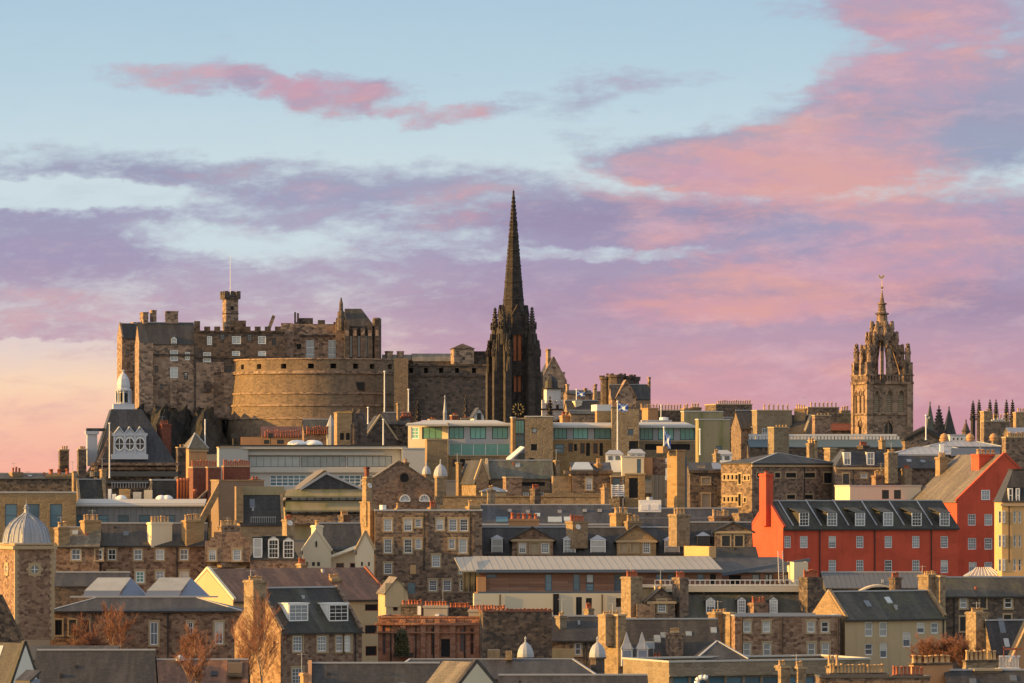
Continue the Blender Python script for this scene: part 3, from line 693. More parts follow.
# palace: slate roofed range
s = house('castle_palace', 'tall rubble castle palace with grey slate roof above the mossy crag', 1350, 140, 196, 344, 323, 9, d=17, wall='castle_stone', rm='slate', st='castle', base=420, gut=False,
          win=[(155, 366, 158, 373, 'castled'), (184, 372, 188, 380, 'castled'), (185, 352, 190, 360), (160, 384, 163, 389, 'castled'), (170, 350, 178, 361), (170, 367, 178, 378), (156, 352, 159, 357, 'castled')], do=[(171, 336, 177, 345, 'gable', 'plate')], ch=[(140, 149, 312, 330, 0, 8.0, 2.6), (150, 157, 310, 330, 0, 8.5, 2.2), (165, 179, 311, 328, 0, 8.2, 3.0)], sur=False, cat='castle')
string(s, 140, 196, 355)
s.bx('corner_turret', 'castle_stone', 139, 343, 153, 425, -2.2, 2.1, extra=4)
s.bx('chimney', 'castle_stone', 170, 384, 177, 408, -1.3, 1.2)
# left wing
s = house('castle_wing', 'weathered sunlit castle wing with stepped chimneys at the edge of the rock', 1372, 122, 141, 338, 324, 16, g=5, wall='castle_stone', rm='slate', st='castled', base=425, gut=False, roof='x', sk='L', skm='castle_stone',
          win=[(126, 350, 129, 357), (133, 366, 136, 372)], ch=[(120, 124, 323, 350, 0, 3, 1.6), (131, 141, 322, 345, 0, 7.0, 2.2)], sur=False, cat='castle')
# battlemented range
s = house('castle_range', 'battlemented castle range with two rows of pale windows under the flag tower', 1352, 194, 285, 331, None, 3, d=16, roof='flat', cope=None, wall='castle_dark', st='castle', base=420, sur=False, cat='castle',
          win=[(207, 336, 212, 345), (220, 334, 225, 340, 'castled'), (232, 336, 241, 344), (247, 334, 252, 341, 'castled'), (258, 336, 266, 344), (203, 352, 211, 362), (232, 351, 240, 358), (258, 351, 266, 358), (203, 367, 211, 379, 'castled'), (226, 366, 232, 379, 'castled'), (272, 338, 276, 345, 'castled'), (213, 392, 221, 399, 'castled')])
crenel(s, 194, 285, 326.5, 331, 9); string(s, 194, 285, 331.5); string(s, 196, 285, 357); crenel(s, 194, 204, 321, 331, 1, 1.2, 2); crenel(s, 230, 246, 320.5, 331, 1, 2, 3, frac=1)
for a, b_, c_ in ((196, 224, 362), (214, 236, 372)): s.bx('stone_patch', 'castle_stone', a, c_, b_, c_+46, -.25, .24)
s.bx('corbel_turret', 'castle_dark', 204, 382, 211, 392, -1.2, 1.19)
s.part(MB().bar((s.lx(268), 3, s.lz(331)), (s.lx(274), 3, s.lz(315)), .8, .9), 'stair_cap', 'castle_stone')
# flag tower
s = Bd('flag_tower', 'square crenellated tower with a thin flagpole above the castle range', 'tower', 1362, 226, 20, None, 340)
w = 3.5
s.part(MB().box(0, w, 0, w, 0, s.lz(297)), 'shaft', 'castle_stone'); s.part(MB().box(-.5, w+.5, -.5, w+.5, s.lz(299), s.lz(295)), 'corbel', 'castle_dark')
s.part(MB().box(-.12, w+.12, -.12, w+.12, s.lz(314), s.lz(313)), 'string_course', 'castle_dark')
mb = MB(); z0, z1 = s.lz(295), s.lz(291)
for k in range(3):
    q = -.5+k*1.75; mb.box(q, q+1.0, -.5, -.1, z0, z1).box(q, q+1.0, w+.1, w+.5, z0, z1).box(-.5, -.1, q+.001, q+.999, z0, z1-.01).box(w+.1, w+.5, q+.001, q+.999, z0, z1-.01)
mb.box(-.51, w+.51, -.51, w+.51, z0-.3, z0+.01); s.part(mb, 'battlement', 'castle_dark'); s.part(MB().box(1.3, 2.2, -.05, .1, s.lz(310), s.lz(306)), 'window', 'dark_void')
s.part(MB().tube((w/2, w/2, z0), (w/2, w/2, s.lz(255)), .10, .05, 5), 'flagpole', 'white_paint')
# great hall / memorial
s = house('castle_hall', 'roofed castle hall with tall blue windows behind the curved battery', 1360, 283, 346, 324, None, 4, d=18, roof='flat', cope=None, wall='castle_stone', st='castle', base=400, sur=False, cat='castle', win=[(306, 340, 314, 362, 'grid'), (328, 340, 337, 362, 'grid')])
crenel(s, 296, 346, 322, 324.2, 4, .1, 1, 'castle_dark', .25); string(s, 300, 345, 336); string(s, 283, 300, 340)
s.bx('stair_block', 'castle_dark', 299, 318, 313, 330, 2.5, 5); s.bx('chimney', 'castle_dark', 294.2, 312, 296, 326, 2, .6); s.bx('chimney', 'castle_dark', 297, 313, 299, 326, 2, .6); s.bx('parapet_block', 'castle_dark', 318, 320, 325, 330, 1.5, 2); s.bx('side_tower', 'castle_stone', 281, 323, 293, 370, -1.5, 1.4)
s.bx('buttress', 'castle_stone', 336, 318, 350, 372, -2.0, 1.9)
for a in (299, 346): s.bx('round_opening', 'dark_void', a-2.2, 344, a+2.2, 349, -.08 if a < 330 else -2.1, .07)
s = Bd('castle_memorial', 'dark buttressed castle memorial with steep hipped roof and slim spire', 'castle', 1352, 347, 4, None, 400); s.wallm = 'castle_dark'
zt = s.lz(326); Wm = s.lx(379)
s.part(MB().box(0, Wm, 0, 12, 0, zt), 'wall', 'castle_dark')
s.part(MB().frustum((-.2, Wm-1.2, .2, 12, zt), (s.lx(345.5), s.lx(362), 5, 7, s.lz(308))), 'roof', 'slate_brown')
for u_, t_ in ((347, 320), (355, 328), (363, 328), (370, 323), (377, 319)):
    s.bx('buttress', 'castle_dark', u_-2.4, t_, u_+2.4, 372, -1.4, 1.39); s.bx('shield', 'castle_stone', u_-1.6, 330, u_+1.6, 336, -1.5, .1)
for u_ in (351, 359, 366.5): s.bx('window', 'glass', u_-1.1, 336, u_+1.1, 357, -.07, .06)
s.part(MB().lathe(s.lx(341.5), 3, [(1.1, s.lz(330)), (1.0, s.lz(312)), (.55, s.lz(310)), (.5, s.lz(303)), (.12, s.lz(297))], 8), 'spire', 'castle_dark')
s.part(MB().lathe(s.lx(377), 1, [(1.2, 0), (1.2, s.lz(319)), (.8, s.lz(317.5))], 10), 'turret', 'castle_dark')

# half-moon battery
def battery():
    D0 = 1335; s = Bd('curved_battery', 'huge curved stone battery bulging out below the castle, lit on one side', 'castle', D0, 320, 0, None, 447); k = D0/F
    s_k = s.px()
    prof = [(447, 102), (418, 98.5), (405, 97), (393, 96), (372, 94), (358, 93.5)]
    cy = 93.5*k
    def rad(v):
        for (va, ra), (vb, rb) in zip(prof, prof[1:]):
            if v >= vb: return (ra+(rb-ra)*(va-v)/(va-vb))*k
        return prof[-1][1]*k
    front = (D0)/F
    zz = lambda v: (HV-v)*front-s.g
    mb = MB(); hol = []
    for uo in (241.5, 259, 284, 311, 333, 355, 371, 388):
        a = math.asin(max(-.985, min(.985, (uo-320)/92))); hol.append((a-.032, a+.032))
    A = sorted({-pi/2-.9+i*(pi+1.8)/72 for i in range(73)} | {q for h in hol for q in h}); V = [447, 418, 405, 393, 380, 372, 368.5, 363.5, 358]
    P = lambda a, v, q=0: ((rad(v)-q)*sin(a), cy-(rad(v)-q)*cos(a), zz(v))
    for a, b_ in zip(A, A[1:]):
        m_ = (a+b_)/2
        for va, vb in zip(V, V[1:]):
            if va == 368.5 and any(h[0] < m_ < h[1] for h in hol):
                mb.poly(P(a, va, 1.6), P(b_, va, 1.6), P(b_, vb, 1.6), P(a, vb, 1.6)); mb.poly(P(a, va), P(b_, va), P(b_, va, 1.6), P(a, va, 1.6)); mb.poly(P(a, vb), P(b_, vb), P(b_, vb, 1.6), P(a, vb, 1.6)); continue
            mb.poly(P(a, va), P(b_, va), P(b_, vb), P(a, vb))
    for h in hol:
        for a in h: mb.poly(P(a, 368.5), P(a, 363.5), P(a, 363.5, 1.6), P(a, 368.5, 1.6))
    mb.lathe(0, cy, [(rad(358), zz(358)), (rad(358)-1.5, zz(358)), (rad(358)-1.6, zz(369)), (.1, zz(369))], 60)
    w_ = s.part(mb, 'wall', 'battery_stone')
    q = MB()
    for v, o, h in ((418, .35, .5), (405, .35, .5), (393, .3, .45), (372, .55, .8), (358.6, .3, .35)):
        q.lathe(0, cy, [(rad(v)-.1, zz(v)-h/2), (rad(v)+o, zz(v)-h/2), (rad(v)+o, zz(v)+h/2), (rad(v)-.1, zz(v)+h/2)], 72)
    s.part(q, 'string_course', 'castle_stone')
    q = MB()
    for h in hol: a = (h[0]+h[1])/2; r = rad(366)-1.55; q.poly(*[(r*sin(t), cy-r*cos(t), zz(v)) for t, v in ((h[0], 368.3), (h[1], 368.3), (h[1], 363.7), (h[0], 363.7))])
    s.part(q, 'gun_port', 'dark_void')
    a = math.asin((356-320)/87.0); r = rad(386)+.03; s.part(MB().box(r*sin(a)-1.3, r*sin(a)+1.3, cy-r*cos(a)-.3, cy-r*cos(a)+1.2, zz(390), zz(382)), 'window', 'dark_void')
battery()
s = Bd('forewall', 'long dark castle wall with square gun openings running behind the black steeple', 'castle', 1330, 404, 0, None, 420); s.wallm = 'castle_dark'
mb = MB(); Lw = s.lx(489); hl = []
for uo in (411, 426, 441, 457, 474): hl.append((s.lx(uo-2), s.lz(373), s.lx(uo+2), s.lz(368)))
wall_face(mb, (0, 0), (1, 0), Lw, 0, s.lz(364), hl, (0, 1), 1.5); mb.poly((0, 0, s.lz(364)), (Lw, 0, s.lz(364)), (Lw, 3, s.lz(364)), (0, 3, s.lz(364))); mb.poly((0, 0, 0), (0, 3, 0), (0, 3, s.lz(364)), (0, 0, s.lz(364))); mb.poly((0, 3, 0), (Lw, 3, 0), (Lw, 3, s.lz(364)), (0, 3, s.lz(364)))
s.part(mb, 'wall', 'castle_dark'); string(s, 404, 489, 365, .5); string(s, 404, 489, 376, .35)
s.part(MB().box(.2, Lw, 1.51, 1.6, s.lz(374), s.lz(367)), 'gun_port', 'dark_void')
s.bx('pier', 'battery_stone', 394, 358, 408, 418, -3.0, 6, extra=6)
house('castle_store', 'low tan castle storehouse along the top of the dark wall', 1350, 413, 456, 361, 354, 4, d=9, wall='battery_stone', rm='slate_tan', base=372, gut=False, lead=False, cat='castle')
s = house('castle_lodge', 'two small castle chimney blocks beside the battery end', 1352, 383, 412, 361, 355, 3, d=8, wall='castle_stone', rm='slate_tan', base=380, gut=False, cat='castle', ch=[(385, 393, 351, 360, 0, 2, 1.5), (397, 404, 351, 362, 0, 2, 1.5)], lead=False)
s = house('castle_gatehouse', 'square castle gate tower with low pyramid cap above the dark wall', 1345, 454, 474, 349, 343.5, 10, d=5.5, roof='hip', hin=2.7, wall='castle_stone', rm='castle_dark', base=372, gut=False, lead=False, cat='castle', win=[(462, 357, 465, 360, 'castled')], sur=False)
s = house('castle_guardroom', 'plain dark castle guardroom right beside the gate tower', 1350, 474, 492, 352, None, 0, d=6, roof='flat', wall='castle_dark', cope='castle_dark', base=372, cat='castle', win=[(478, 361, 482, 364, 'castled')], sur=False)

# ================================================================ flags
def flag(u, vb, vt, D, fv0, fv1, fw, label, hang=False, mat='saltire', pole='white_paint', r=.14):
    s = Bd('flagpole', label, 'flagpole', D, u, 0, None, vb); z = s.lz(vt)
    s.part(MB().lathe(0, 0, [(r*1.4, 0), (r, .4), (r*.7, z), (r*1.5, z+.02), (r*1.5, z+.2), (.01, z+.3)], 8), 'pole', pole)
    if fw:
        k = D/F; mb = MB(); n = 10; w = fw*k; z1, z0 = s.lz(fv0), s.lz(fv1)
        for j in range(2):
            for i in range(n+1):
                t = i/n; mb.v.append((.1+w*t, .35*sin(t*7)*t, (z1 if j else z0)-(t*.35*(z1-z0) if hang else t*.12*(z1-z0))+.12*sin(t*8)))
        mb.f = [(i, i+1, n+2+i, n+1+i) for i in range(n)]
        me = mb.mesh('flag', mat); uvl = me.uv_layers['uv'].data
        for p in me.polygons:
            for li in p.loop_indices:
                q = me.loops[li].vertex_index; uvl[li].uv = ((q % (n+1))/n, q//(n+1))
        link('flag', me, s.root)
    return s

# ================================================================ black steeple (hub)
def steeple():
    D0 = 1110; k = D0/F
    s = Bd('gothic_steeple', 'tall black Gothic steeple with pinnacles and orange louvres, highest spire in the view', 'church', D0, 513.5, 16, None, 440); P = 'hub_stone'
    Z = lambda v: (HV-v)*k-s.g
    a = 13.8*k
    def octo(r, v0, v1, r1=None, n=8, x=0, y=0, mb=None):
        mb.lathe(x, y, [(r, Z(v0)), (r if r1 is None else r1, Z(v1))], n, pi/n)
    # tower body with louvred openings left as recesses
    mb = MB(); L = 2*a; zt = Z(333)
    h1 = [(L/2-4.4*k, Z(361), L/2+4.4*k, Z(331.5)-.8), (L/2-4.0*k, Z(392), L/2+4.0*k, Z(376))]
    for (o, ax, inn) in (((-a, -a), (1, 0), (0, 1)), ((a, -a), (0, 1), (-1, 0)), ((a, a), (-1, 0), (0, -1)), ((-a, a), (0, -1), (1, 0))):
        wall_face(mb, o, ax, L, 0, zt, h1, inn, 1.0)
    mb.poly((-a, -a, zt), (a, -a, zt), (a, a, zt), (-a, a, zt)); s.part(mb, 'tower', P)
    for q in range(4):
        for (a0, z0, a1, z1) in h1:
            lv = MB(); n = 14
            w_ = (a1-a0)
            for i in range(n): zc = z0+(z1-z0)*(i+.5)/n; lv.box(-w_/2, w_/2, -a+.15, -a+.45, zc-(z1-z0)/n*.40, zc+(z1-z0)/n*.40)
            lv.box(-w_/2, w_/2, -a+.5, -a+.6, z0, z1)
            o = s.part(lv, 'louvre', 'louvre_orange'); o.rotation_euler = (0, 0, q*pi/2)
            m2 = MB().box(-.13, .13, -a-.1, -a+.5, z0, z1).box(-w_/2-.35, -w_/2, -a-.35, -a+.2, z0, z1+.4).box(w_/2, w_/2+.35, -a-.35, -a+.2, z0, z1+.4)
            m2.poly((-w_/2-.5, -a-.45, z1), (w_/2+.5, -a-.45, z1), (0, -a-.45, z1+2.0)); m2.poly((-w_/2-.5, -a-.1, z1), (w_/2+.5, -a-.1, z1), (0, -a-.1, z1+2.0))
            o = s.part(m2, 'tracery', P); o.rotation_euler = (0, 0, q*pi/2)
    # clasping buttresses, in three stages, and pinnacles
    def pinn(x, y, r, v0, v1, v2, nm='pinnacle'):
        m_ = MB(); m_.lathe(x, y, [(r, Z(v0)), (r, Z(v1)), (r*1.25, Z(v1)+.05), (r*1.25, Z(v1)+.35), (r*.8, Z(v1)+.4), (.09, Z(v2))], 8, pi/8)
        m_.lathe(x, y, [(.05, Z(v2)-.6), (.3, Z(v2)-.3), (.05, Z(v2))], 6)
        h = Z(v2)-Z(v1)
        for j in range(7):
            t = (j+.7)/8; rr = r*.8*(1-t)+.1
            for q in range(4):
                an = q*pi/2+pi/4*(j % 2); m_.box(x+rr*cos(an)-.14, x+rr*cos(an)+.14, y+rr*sin(an)-.14, y+rr*sin(an)+.14, Z(v1)+h*t, Z(v1)+h*t+.35)
        for q in range(8):
            an = q*pi/4; m_.box(x+r*1.1*cos(an)-.12, x+r*1.1*cos(an)+.12, y+r*1.1*sin(an)-.12, y+r*1.1*sin(an)+.12, Z(v1)-.6, Z(v1)+1.0)
        s.part(m_, nm, P)
    for sx in (-1, 1):
        for sy in (-1, 1):
            bx_, by_ = sx*(a+.25), sy*(a+.25)
            m_ = MB()
            for ex, ey in ((sx, 0), (0, sy)):       # two arms per corner
                for (l, wd, v0, v1) in ((3.9, 1.5, 440, 372), (3.0, 1.3, 372, 352), (2.0, 1.1, 352, 334)):
                    x0_, x1_ = (bx_-sx*wd, bx_+sx*l*.55) if ex else (bx_-sx*wd*.9, bx_+sx*.12)
                    y0_, y1_ = (by_-sy*wd*.9, by_+sy*.12) if ex else (by_-sy*wd, by_+sy*l*.55)
                    m_.box(min(x0_, x1_), max(x0_, x1_), min(y0_, y1_), max(y0_, y1_), Z(v0), Z(v1))
                    xm, ym = (x1_, (y0_+y1_)/2) if ex else ((x0_+x1_)/2, y1_)
                    if v1 > 340: m_.lathe(xm-sx*.45*abs(ex), ym-sy*.45*abs(ey), [(.5, Z(v1)), (.42, Z(v1)+1.4), (.04, Z(v1)+4.2)], 6)
            s.part(m_, 'buttress', P)
            pinn(bx_, by_, .85, 345, 327, 305 if sx*sy > 0 else 307)
            pinn(bx_*.6, by_*1.0, .4, 338, 327, 314)
            pinn(bx_+sx*1.7, by_-sy*1.0, .5, 374, 354, 340); pinn(bx_-sx*1.0, by_+sy*1.7, .5, 374, 354, 340)
    # parapet
    m_ = MB()
    for q in range(9): x = -a+L*(q+.5)/9; m_.box(x-.32, x+.32, -a-.15, -a+.2, zt, zt+1.2).box(x-.32, x+.32, a-.2, a+.15, zt, zt+1.2).box(-a-.15, -a+.2, x-.32, x+.32, zt, zt+1.2).box(a-.2, a+.15, x-.32, x+.32, zt, zt+1.2)
    m_.box(-a-.25, a+.25, -a-.25, a+.25, zt-.5, zt+.1); s.part(m_, 'parapet', P)
    # spire
    m_ = MB(); r0 = 12.0*k
    m_.lathe(0, 0, [(r0, Z(334)), (r0*.985, Z(318)), (.16, Z(191))], 8, pi/8)
    sp = s.part(m_, 'spire', P)
    m_ = MB()
    for v in (318, 300, 282, 266, 250, 236, 224, 213): t = (334-v)/143; r = r0*(1-t)+.1; m_.lathe(0, 0, [(r, Z(v)-.25), (r+.25, Z(v)-.1), (r+.25, Z(v)+.15), (r, Z(v)+.25)], 8, pi/8)
    for q in range(8):
        an = q*pi/4+pi/8
        for j in range(34): t = (j+1)/36; r = r0*(1-t)/1.0*.99+.08; m_.box(r*cos(an)-.15, r*cos(an)+.15, r*sin(an)-.15, r*sin(an)+.15, Z(334-143*t), Z(334-143*t)+.4)
    s.part(m_, 'crocket_band', P, sp); s.part(MB().lathe(0, 0, [(.05, Z(193)), (.32, Z(192)), (.1, Z(190.5)), (.02, Z(189))], 6), 'finial', P, sp)
    # lucarnes on the four faces
    for q in range(4):
        an = q*pi/2; m_ = MB(); yo = -r0*.95
        m_.box(-1.1, 1.1, yo-.7, yo+1.8, Z(335), Z(316)); m_.slab([(-1.3, yo-.8, Z(316)), (0, yo-.8, Z(305)), (0, yo+2, Z(305)), (-1.3, yo+2, Z(316))], .2).slab([(0, yo-.8, Z(305)), (1.3, yo-.8, Z(316)), (1.3, yo+2, Z(316)), (0, yo+2, Z(305))], .2)
        m_.poly((-1.1, yo-.7, Z(316)), (1.1, yo-.7, Z(316)), (0, yo-.7, Z(306)))
        o = s.part(m_, 'lucarne', P, sp); o.rotation_euler = (0, 0, an)
    # clock
    for q in range(4):
        m_ = MB()
        for i in range(12): an = i*pi/6; m_.bar((.95*sin(an), -a-.62, Z(409.5)+.95*cos(an)), (1.4*sin(an), -a-.62, Z(409.5)+1.4*cos(an)), .1, .3)
        m_.bar((0, -a-.66, Z(409.5)), (.1, -a-.66, Z(409.5)+1.1), .06, .16); m_.bar((0, -a-.66, Z(409.5)), (.6, -a-.66, Z(409.5)-.3), .06, .16)
        ck = s.part(m_, 'clock_dial', 'gold'); ck.rotation_euler = (0, 0, q*pi/2)
        s.part(MB().tube((0, -a+.1, Z(409.5)), (0, -a-.55, Z(409.5)), 1.9, None, 20), 'clock_case', P, ck)
    # porch gable under the clock
    for q in range(4):
        m_ = MB(); 
        for i in range(5): x = -a*.8+a*1.6*i/4; m_.box(x-.2, x+.2, -a-.5, -a+.05, Z(403), Z(397)); m_.lathe(x, -a-.2, [(.35, Z(397)), (.05, Z(392))], 4)
        m_.box(-a, a, -a-.4, -a+.05, Z(404.5), Z(403)); o = s.part(m_, 'blind_arcade', P); o.rotation_euler = (0, 0, q*pi/2)
steeple()
# small companion spires of the steeple's church
def spirelet(u, vb, vm, vt, D, r, mat, label, n=8, nm='stone_spire', cat='spire', group=None, crk=True):
    s = Bd(nm, label, cat, D, u, 10, group, vb); k = D/F; R_ = r*k; zm, zt = s.lz(vm), s.lz(vt)
    s.part(MB().lathe(0, 0, [(R_, 0), (R_, zm)], n, pi/n), 'shaft', mat)
    m_ = MB().lathe(0, 0, [(R_*1.12, zm), (R_*1.12, zm+.3), (R_*.95, zm+.35), (.07, zt)], n, pi/n).lathe(0, 0, [(.04, zt-.3), (.22, zt), (.02, zt+.5)], 6)
    if crk:
        for j in range(8):
            t = (j+.6)/9
            for q in range(4): an = q*pi/2+pi/4*(j % 2); rr = R_*.95*(1-t)+.12; m_.box(rr*cos(an)-.16, rr*cos(an)+.16, rr*sin(an)-.16, rr*sin(an)+.16, zm+(zt-zm)*t, zm+(zt-zm)*t+.4)
    s.part(m_, 'cap', mat); return s
spirelet(550, 440, 424, 398, 1070, 3.6, 'hub_stone', 'small black spirelet standing right of the big steeple, before the white tower')
spirelet(466, 440, 425, 396, 1090, 3.4, 'hub_stone', 'small black spirelet standing left of the big steeple')
spirelet(418, 440, 424, 402, 1120, 3.2, 'hub_stone', 'low black spirelet before the dark castle wall')
spirelet(445, 436, 413, 397, 1100, 1.9, 'lead', 'slim pale lead spirelet before the dark castle wall', crk=False)

# ================================================================ crown church
def crown():
    D0 = 1010; k = D0/F
    s = Bd('crown_tower', 'square church tower with open stone crown of flying ribs and a gold cockerel vane', 'church', D0, 868, 15, None, 452); P = 'crown_stone'
    L = s.lx(911); Z = lambda v: (HV-v)*k-s.g; c = L/2
    lh = [(L*.14, Z(413), L*.27, Z(391)), (L*.425, Z(413), L*.565, Z(391)), (L*.70, Z(413), L*.84, Z(391))]; dh = [(L*.38, Z(446), L*.58, Z(421))]
    mb = MB(); zt = Z(384)
    for (o, ax, inn) in (((0, 0), (1, 0), (0, 1)), ((L, 0), (0, 1), (-1, 0)), ((L, L), (-1, 0), (0, -1)), ((0, L), (0, -1), (1, 0))): wall_face(mb, o, ax, L, 0, zt, lh+dh, inn, .8)
    mb.poly((0, 0, zt), (L, 0, zt), (L, L, zt), (0, L, zt)); s.part(mb, 'tower', P)
    piv = lambda o, q: (setattr(o, 'location', (c, c, 0)), setattr(o, 'rotation_euler', (0, 0, q*pi/2)))
    for q in range(4):
        for (a0, z0, a1, z1) in lh:
            m_ = MB(); n = 10
            for i in range(n): zc = z0+(z1-z0)*(i+.5)/n; m_.slab([(a0-c, -c+.35, zc-.12), (a1-c, -c+.35, zc-.12), (a1-c, -c+.7, zc+.22), (a0-c, -c+.7, zc+.22)], .09)
            o = s.part(m_, 'louvre', 'blocked_stone'); piv(o, q)
            m_ = MB().box(a0-c, a1-c, -c+.72, -c+.75, z0, z1); o2 = s.part(m_, 'opening', 'dark_void'); piv(o2, q)
            w_ = a1-a0; xm = (a0+a1)/2-c; m_ = MB()
            for t in range(8):
                an, b2 = pi*t/8, pi*(t+1)/8; m_.bar((xm-cos(an)*w_*.62, -c-.1, z1+sin(an)*w_*.9-.9), (xm-cos(b2)*w_*.62, -c-.1, z1+sin(b2)*w_*.9-.9), .3, .22)
            # spandrels close the pointed head
            m_.poly((a0-c, -c+.05, z1-1.0), (a0-c, -c+.05, z1), (xm, -c+.05, z1)); m_.poly((a1-c, -c+.05, z1), (a1-c, -c+.05, z1-1.0), (xm, -c+.05, z1))
            o3 = s.part(m_, 'arch', P); piv(o3, q)
        a0, z0, a1, z1 = dh[0]; w_ = a1-a0; xm = (a0+a1)/2-c
        m_ = MB().box(a0-c, a1-c, -c+.6, -c+.65, z0, z1); o = s.part(m_, 'window', 'glass_dark'); piv(o, q)
        m_ = MB().box(xm-.1, xm+.1, -c+.3, -c+.55, z0, z1)
        for t in range(8):
            an, b2 = pi*t/8, pi*(t+1)/8; m_.bar((xm-cos(an)*w_*.6, -c-.1, z1+sin(an)*w_*.8-1.1), (xm-cos(b2)*w_*.6, -c-.1, z1+sin(b2)*w_*.8-1.1), .3, .25)
        m_.poly((a0-c, -c+.05, z1-1.1), (a0-c, -c+.05, z1), (xm, -c+.05, z1)); m_.poly((a1-c, -c+.05, z1), (a1-c, -c+.05, z1-1.1), (xm, -c+.05, z1)); o = s.part(m_, 'arch', P); piv(o, q)
        m_ = MB()   # string course, pierced parapet
        m_.box(-c-.3, c+.3, -c-.3, -c-.003, Z(415), Z(413.5)); m_.box(-c-.45, c+.45, -c-.45, -c+.1, Z(384), Z(381.5)); m_.box(-c-.5, c+.5, -c-.5, -c-.2, Z(375.5), Z(374.3))
        for i in range(15): x = -c+L*(i+.5)/15; m_.box(x-.16, x+.16, -c-.48, -c-.22, Z(381.5), Z(375.5))
        o = s.part(m_, 'parapet', 'crown_dark'); piv(o, q)
        m_ = MB().box(-c-.35, -c+.9, -c-.35, -c+.9, 0, Z(384)); o = s.part(m_, 'buttress', P); piv(o, q)
    # crown
    def pin(x, y, r, v0, v1, par, mat='crown_dark'):
        m_ = MB(); m_.lathe(x, y, [(r, Z(v0)), (r*.95, Z(v0)*.45+Z(v1)*.55), (r*1.25, Z(v0)*.43+Z(v1)*.57), (r*.75, Z(v0)*.4+Z(v1)*.6), (.07, Z(v1))], 8)
        for j in range(5):
            t = .45+j*.1; rr = r*(1.25-t)
            for q in range(4): an = q*pi/2+j*.8; m_.box(x+rr*cos(an)-.15, x+rr*cos(an)+.15, y+rr*sin(an)-.15, y+rr*sin(an)+.15, Z(v0)*(1-t)+Z(v1)*t, Z(v0)*(1-t)+Z(v1)*t+.4)
        s.part(m_, 'pinnacle', mat, par)
    zc = Z(333)
    for q in range(8):
        an = q*pi/4+pi/4; R0 = (c-.35)*(1.36 if q % 2 == 0 else 1.0); m_ = MB(); pts = []
        for i in range(9):
            t = i/8; r = R0*(1-t)+.9*t; z = Z(374)+(zc-Z(374))*(1-(1-t)**1.45); pts.append((c+r*cos(an), c+r*sin(an), z, r))
        for p_, q_ in zip(pts, pts[1:]):
            a3, b3 = Vector(p_[:3]), Vector(q_[:3]); m_.bar(a3, b3, .5 if q % 2 else .62, .8)
        hb = .5 if q % 2 else .8; m_.box(c+R0*cos(an)-hb, c+R0*cos(an)+hb, c+R0*sin(an)-hb, c+R0*sin(an)+hb, Z(383), Z(362))
        rb = s.part(m_, 'flying_rib', 'crown_dark')
        pin(c+R0*cos(an), c+R0*sin(an), .62 if q % 2 == 0 else .42, 364, 342 if q % 2 == 0 else 348, rb)
        for i, rr, up in ((2, .38, 17), (4, .38, 18), (6, .34, 16)):
            x, y, z, r = pts[i]; v0 = HV-(z+s.g)/k; pin(x, y, rr, v0+3, v0-up, rb)
        for i in (3, 5):
            x, y, z, r = pts[i]; v0 = HV-(z+s.g)/k; pin(x, y, .28, v0+2, v0-9, rb)
    m_ = MB(); m_.lathe(c, c, [(2.2, Z(340)), (2.3, Z(334)), (2.0, Z(326)), (1.25, Z(324)), (1.1, Z(314)), (1.5, Z(313.3)), (1.5, Z(312.3)), (.9, Z(311.5)), (.7, Z(304)), (1.05, Z(303.2)), (1.05, Z(302.4)), (.5, Z(301.5)), (.08, Z(289))], 8)
    ln = s.part(m_, 'lantern', 'crown_dark')
    s.part(MB().box(c-.3, c+.3, c-.3, c+.3, Z(384), Z(338)), 'central_pier', 'crown_dark')
    for q in range(8):
        an = q*pi/4; pin(c+2.2*cos(an), c+2.2*sin(an), .36, 336, 320, ln, P)
        
    s.part(MB().tube((c, c, Z(290)), (c, c, Z(275)), .06).lathe(c, c, [(.05, Z(288)), (.34, Z(286.5)), (.05, Z(285))], 8), 'vane_rod', 'gold', ln)
    s.part(MB().box(c-.55, c+.25, c-.05, c+.05, Z(277), Z(275.6)).box(c-.7, c-.4, c-.05, c+.05, Z(276), Z(274)).box(c+.1, c+.5, c-.05, c+.05, Z(276), Z(274.2)).box(c-.2, c-.05, c-.05, c+.05, Z(278), Z(277)), 'cockerel', 'gold', ln)
crown()

# ================================================================ skyline pieces
s = house('gabled_house', 'tall narrow gabled stone house rising behind the steeple beside the white tower', 1180, 541, 566, 382, 358, 8, d=9, roof='y', wall='castle_stone', rm='slate', sk='y', skm='castle_stone', gut=False, base=430, st='castled', win=[(545, 385, 548, 390)], ch=[(546, 551, 349, 372, 0, 2, 1.6), (560, 565, 372, 392, 0, 1, 1.5)], sur=False)
# white observatory tower
s = house('observatory', 'white battlemented observatory tower beside the steeple', 1140, 542, 566, 403, None, 20, g=6, roof='flat', wall='white_stone', cope=None, base=445, st='castled', win=[(546, 405, 549, 410), (556, 405, 559, 410), (552, 424, 556, 428)], sur=False, cat='tower')
s.part(MB().box(-.3, s.W+.3, -.3, s.D+.3, s.lz(410), s.lz(408.5)), 'corbel', 'dark_frame')
crenel(s, 542, 567, 400, 403.1, 5, -.1, .6, 'white_stone', .55)
a, b_ = s.lx(548), s.lx(562)
s.part(MB().box(a, b_, .8, 4, s.lz(405), s.lz(389)), 'upper_room', 'white_stone'); s.part(MB().box(a-.4, b_+.4, .4, 4.4, s.lz(389), s.lz(388)).lathe((a+b_)/2, 2.4, [(1.6, s.lz(388)), (1.5, s.lz(381)), (.9, s.lz(377)), (.1, s.lz(375))], 10), 'dome', 'black_iron'); s.part(MB().box(a-.9, a-.1, 3, 4, s.lz(403), s.lz(372)), 'chimney', 'castle_dark')
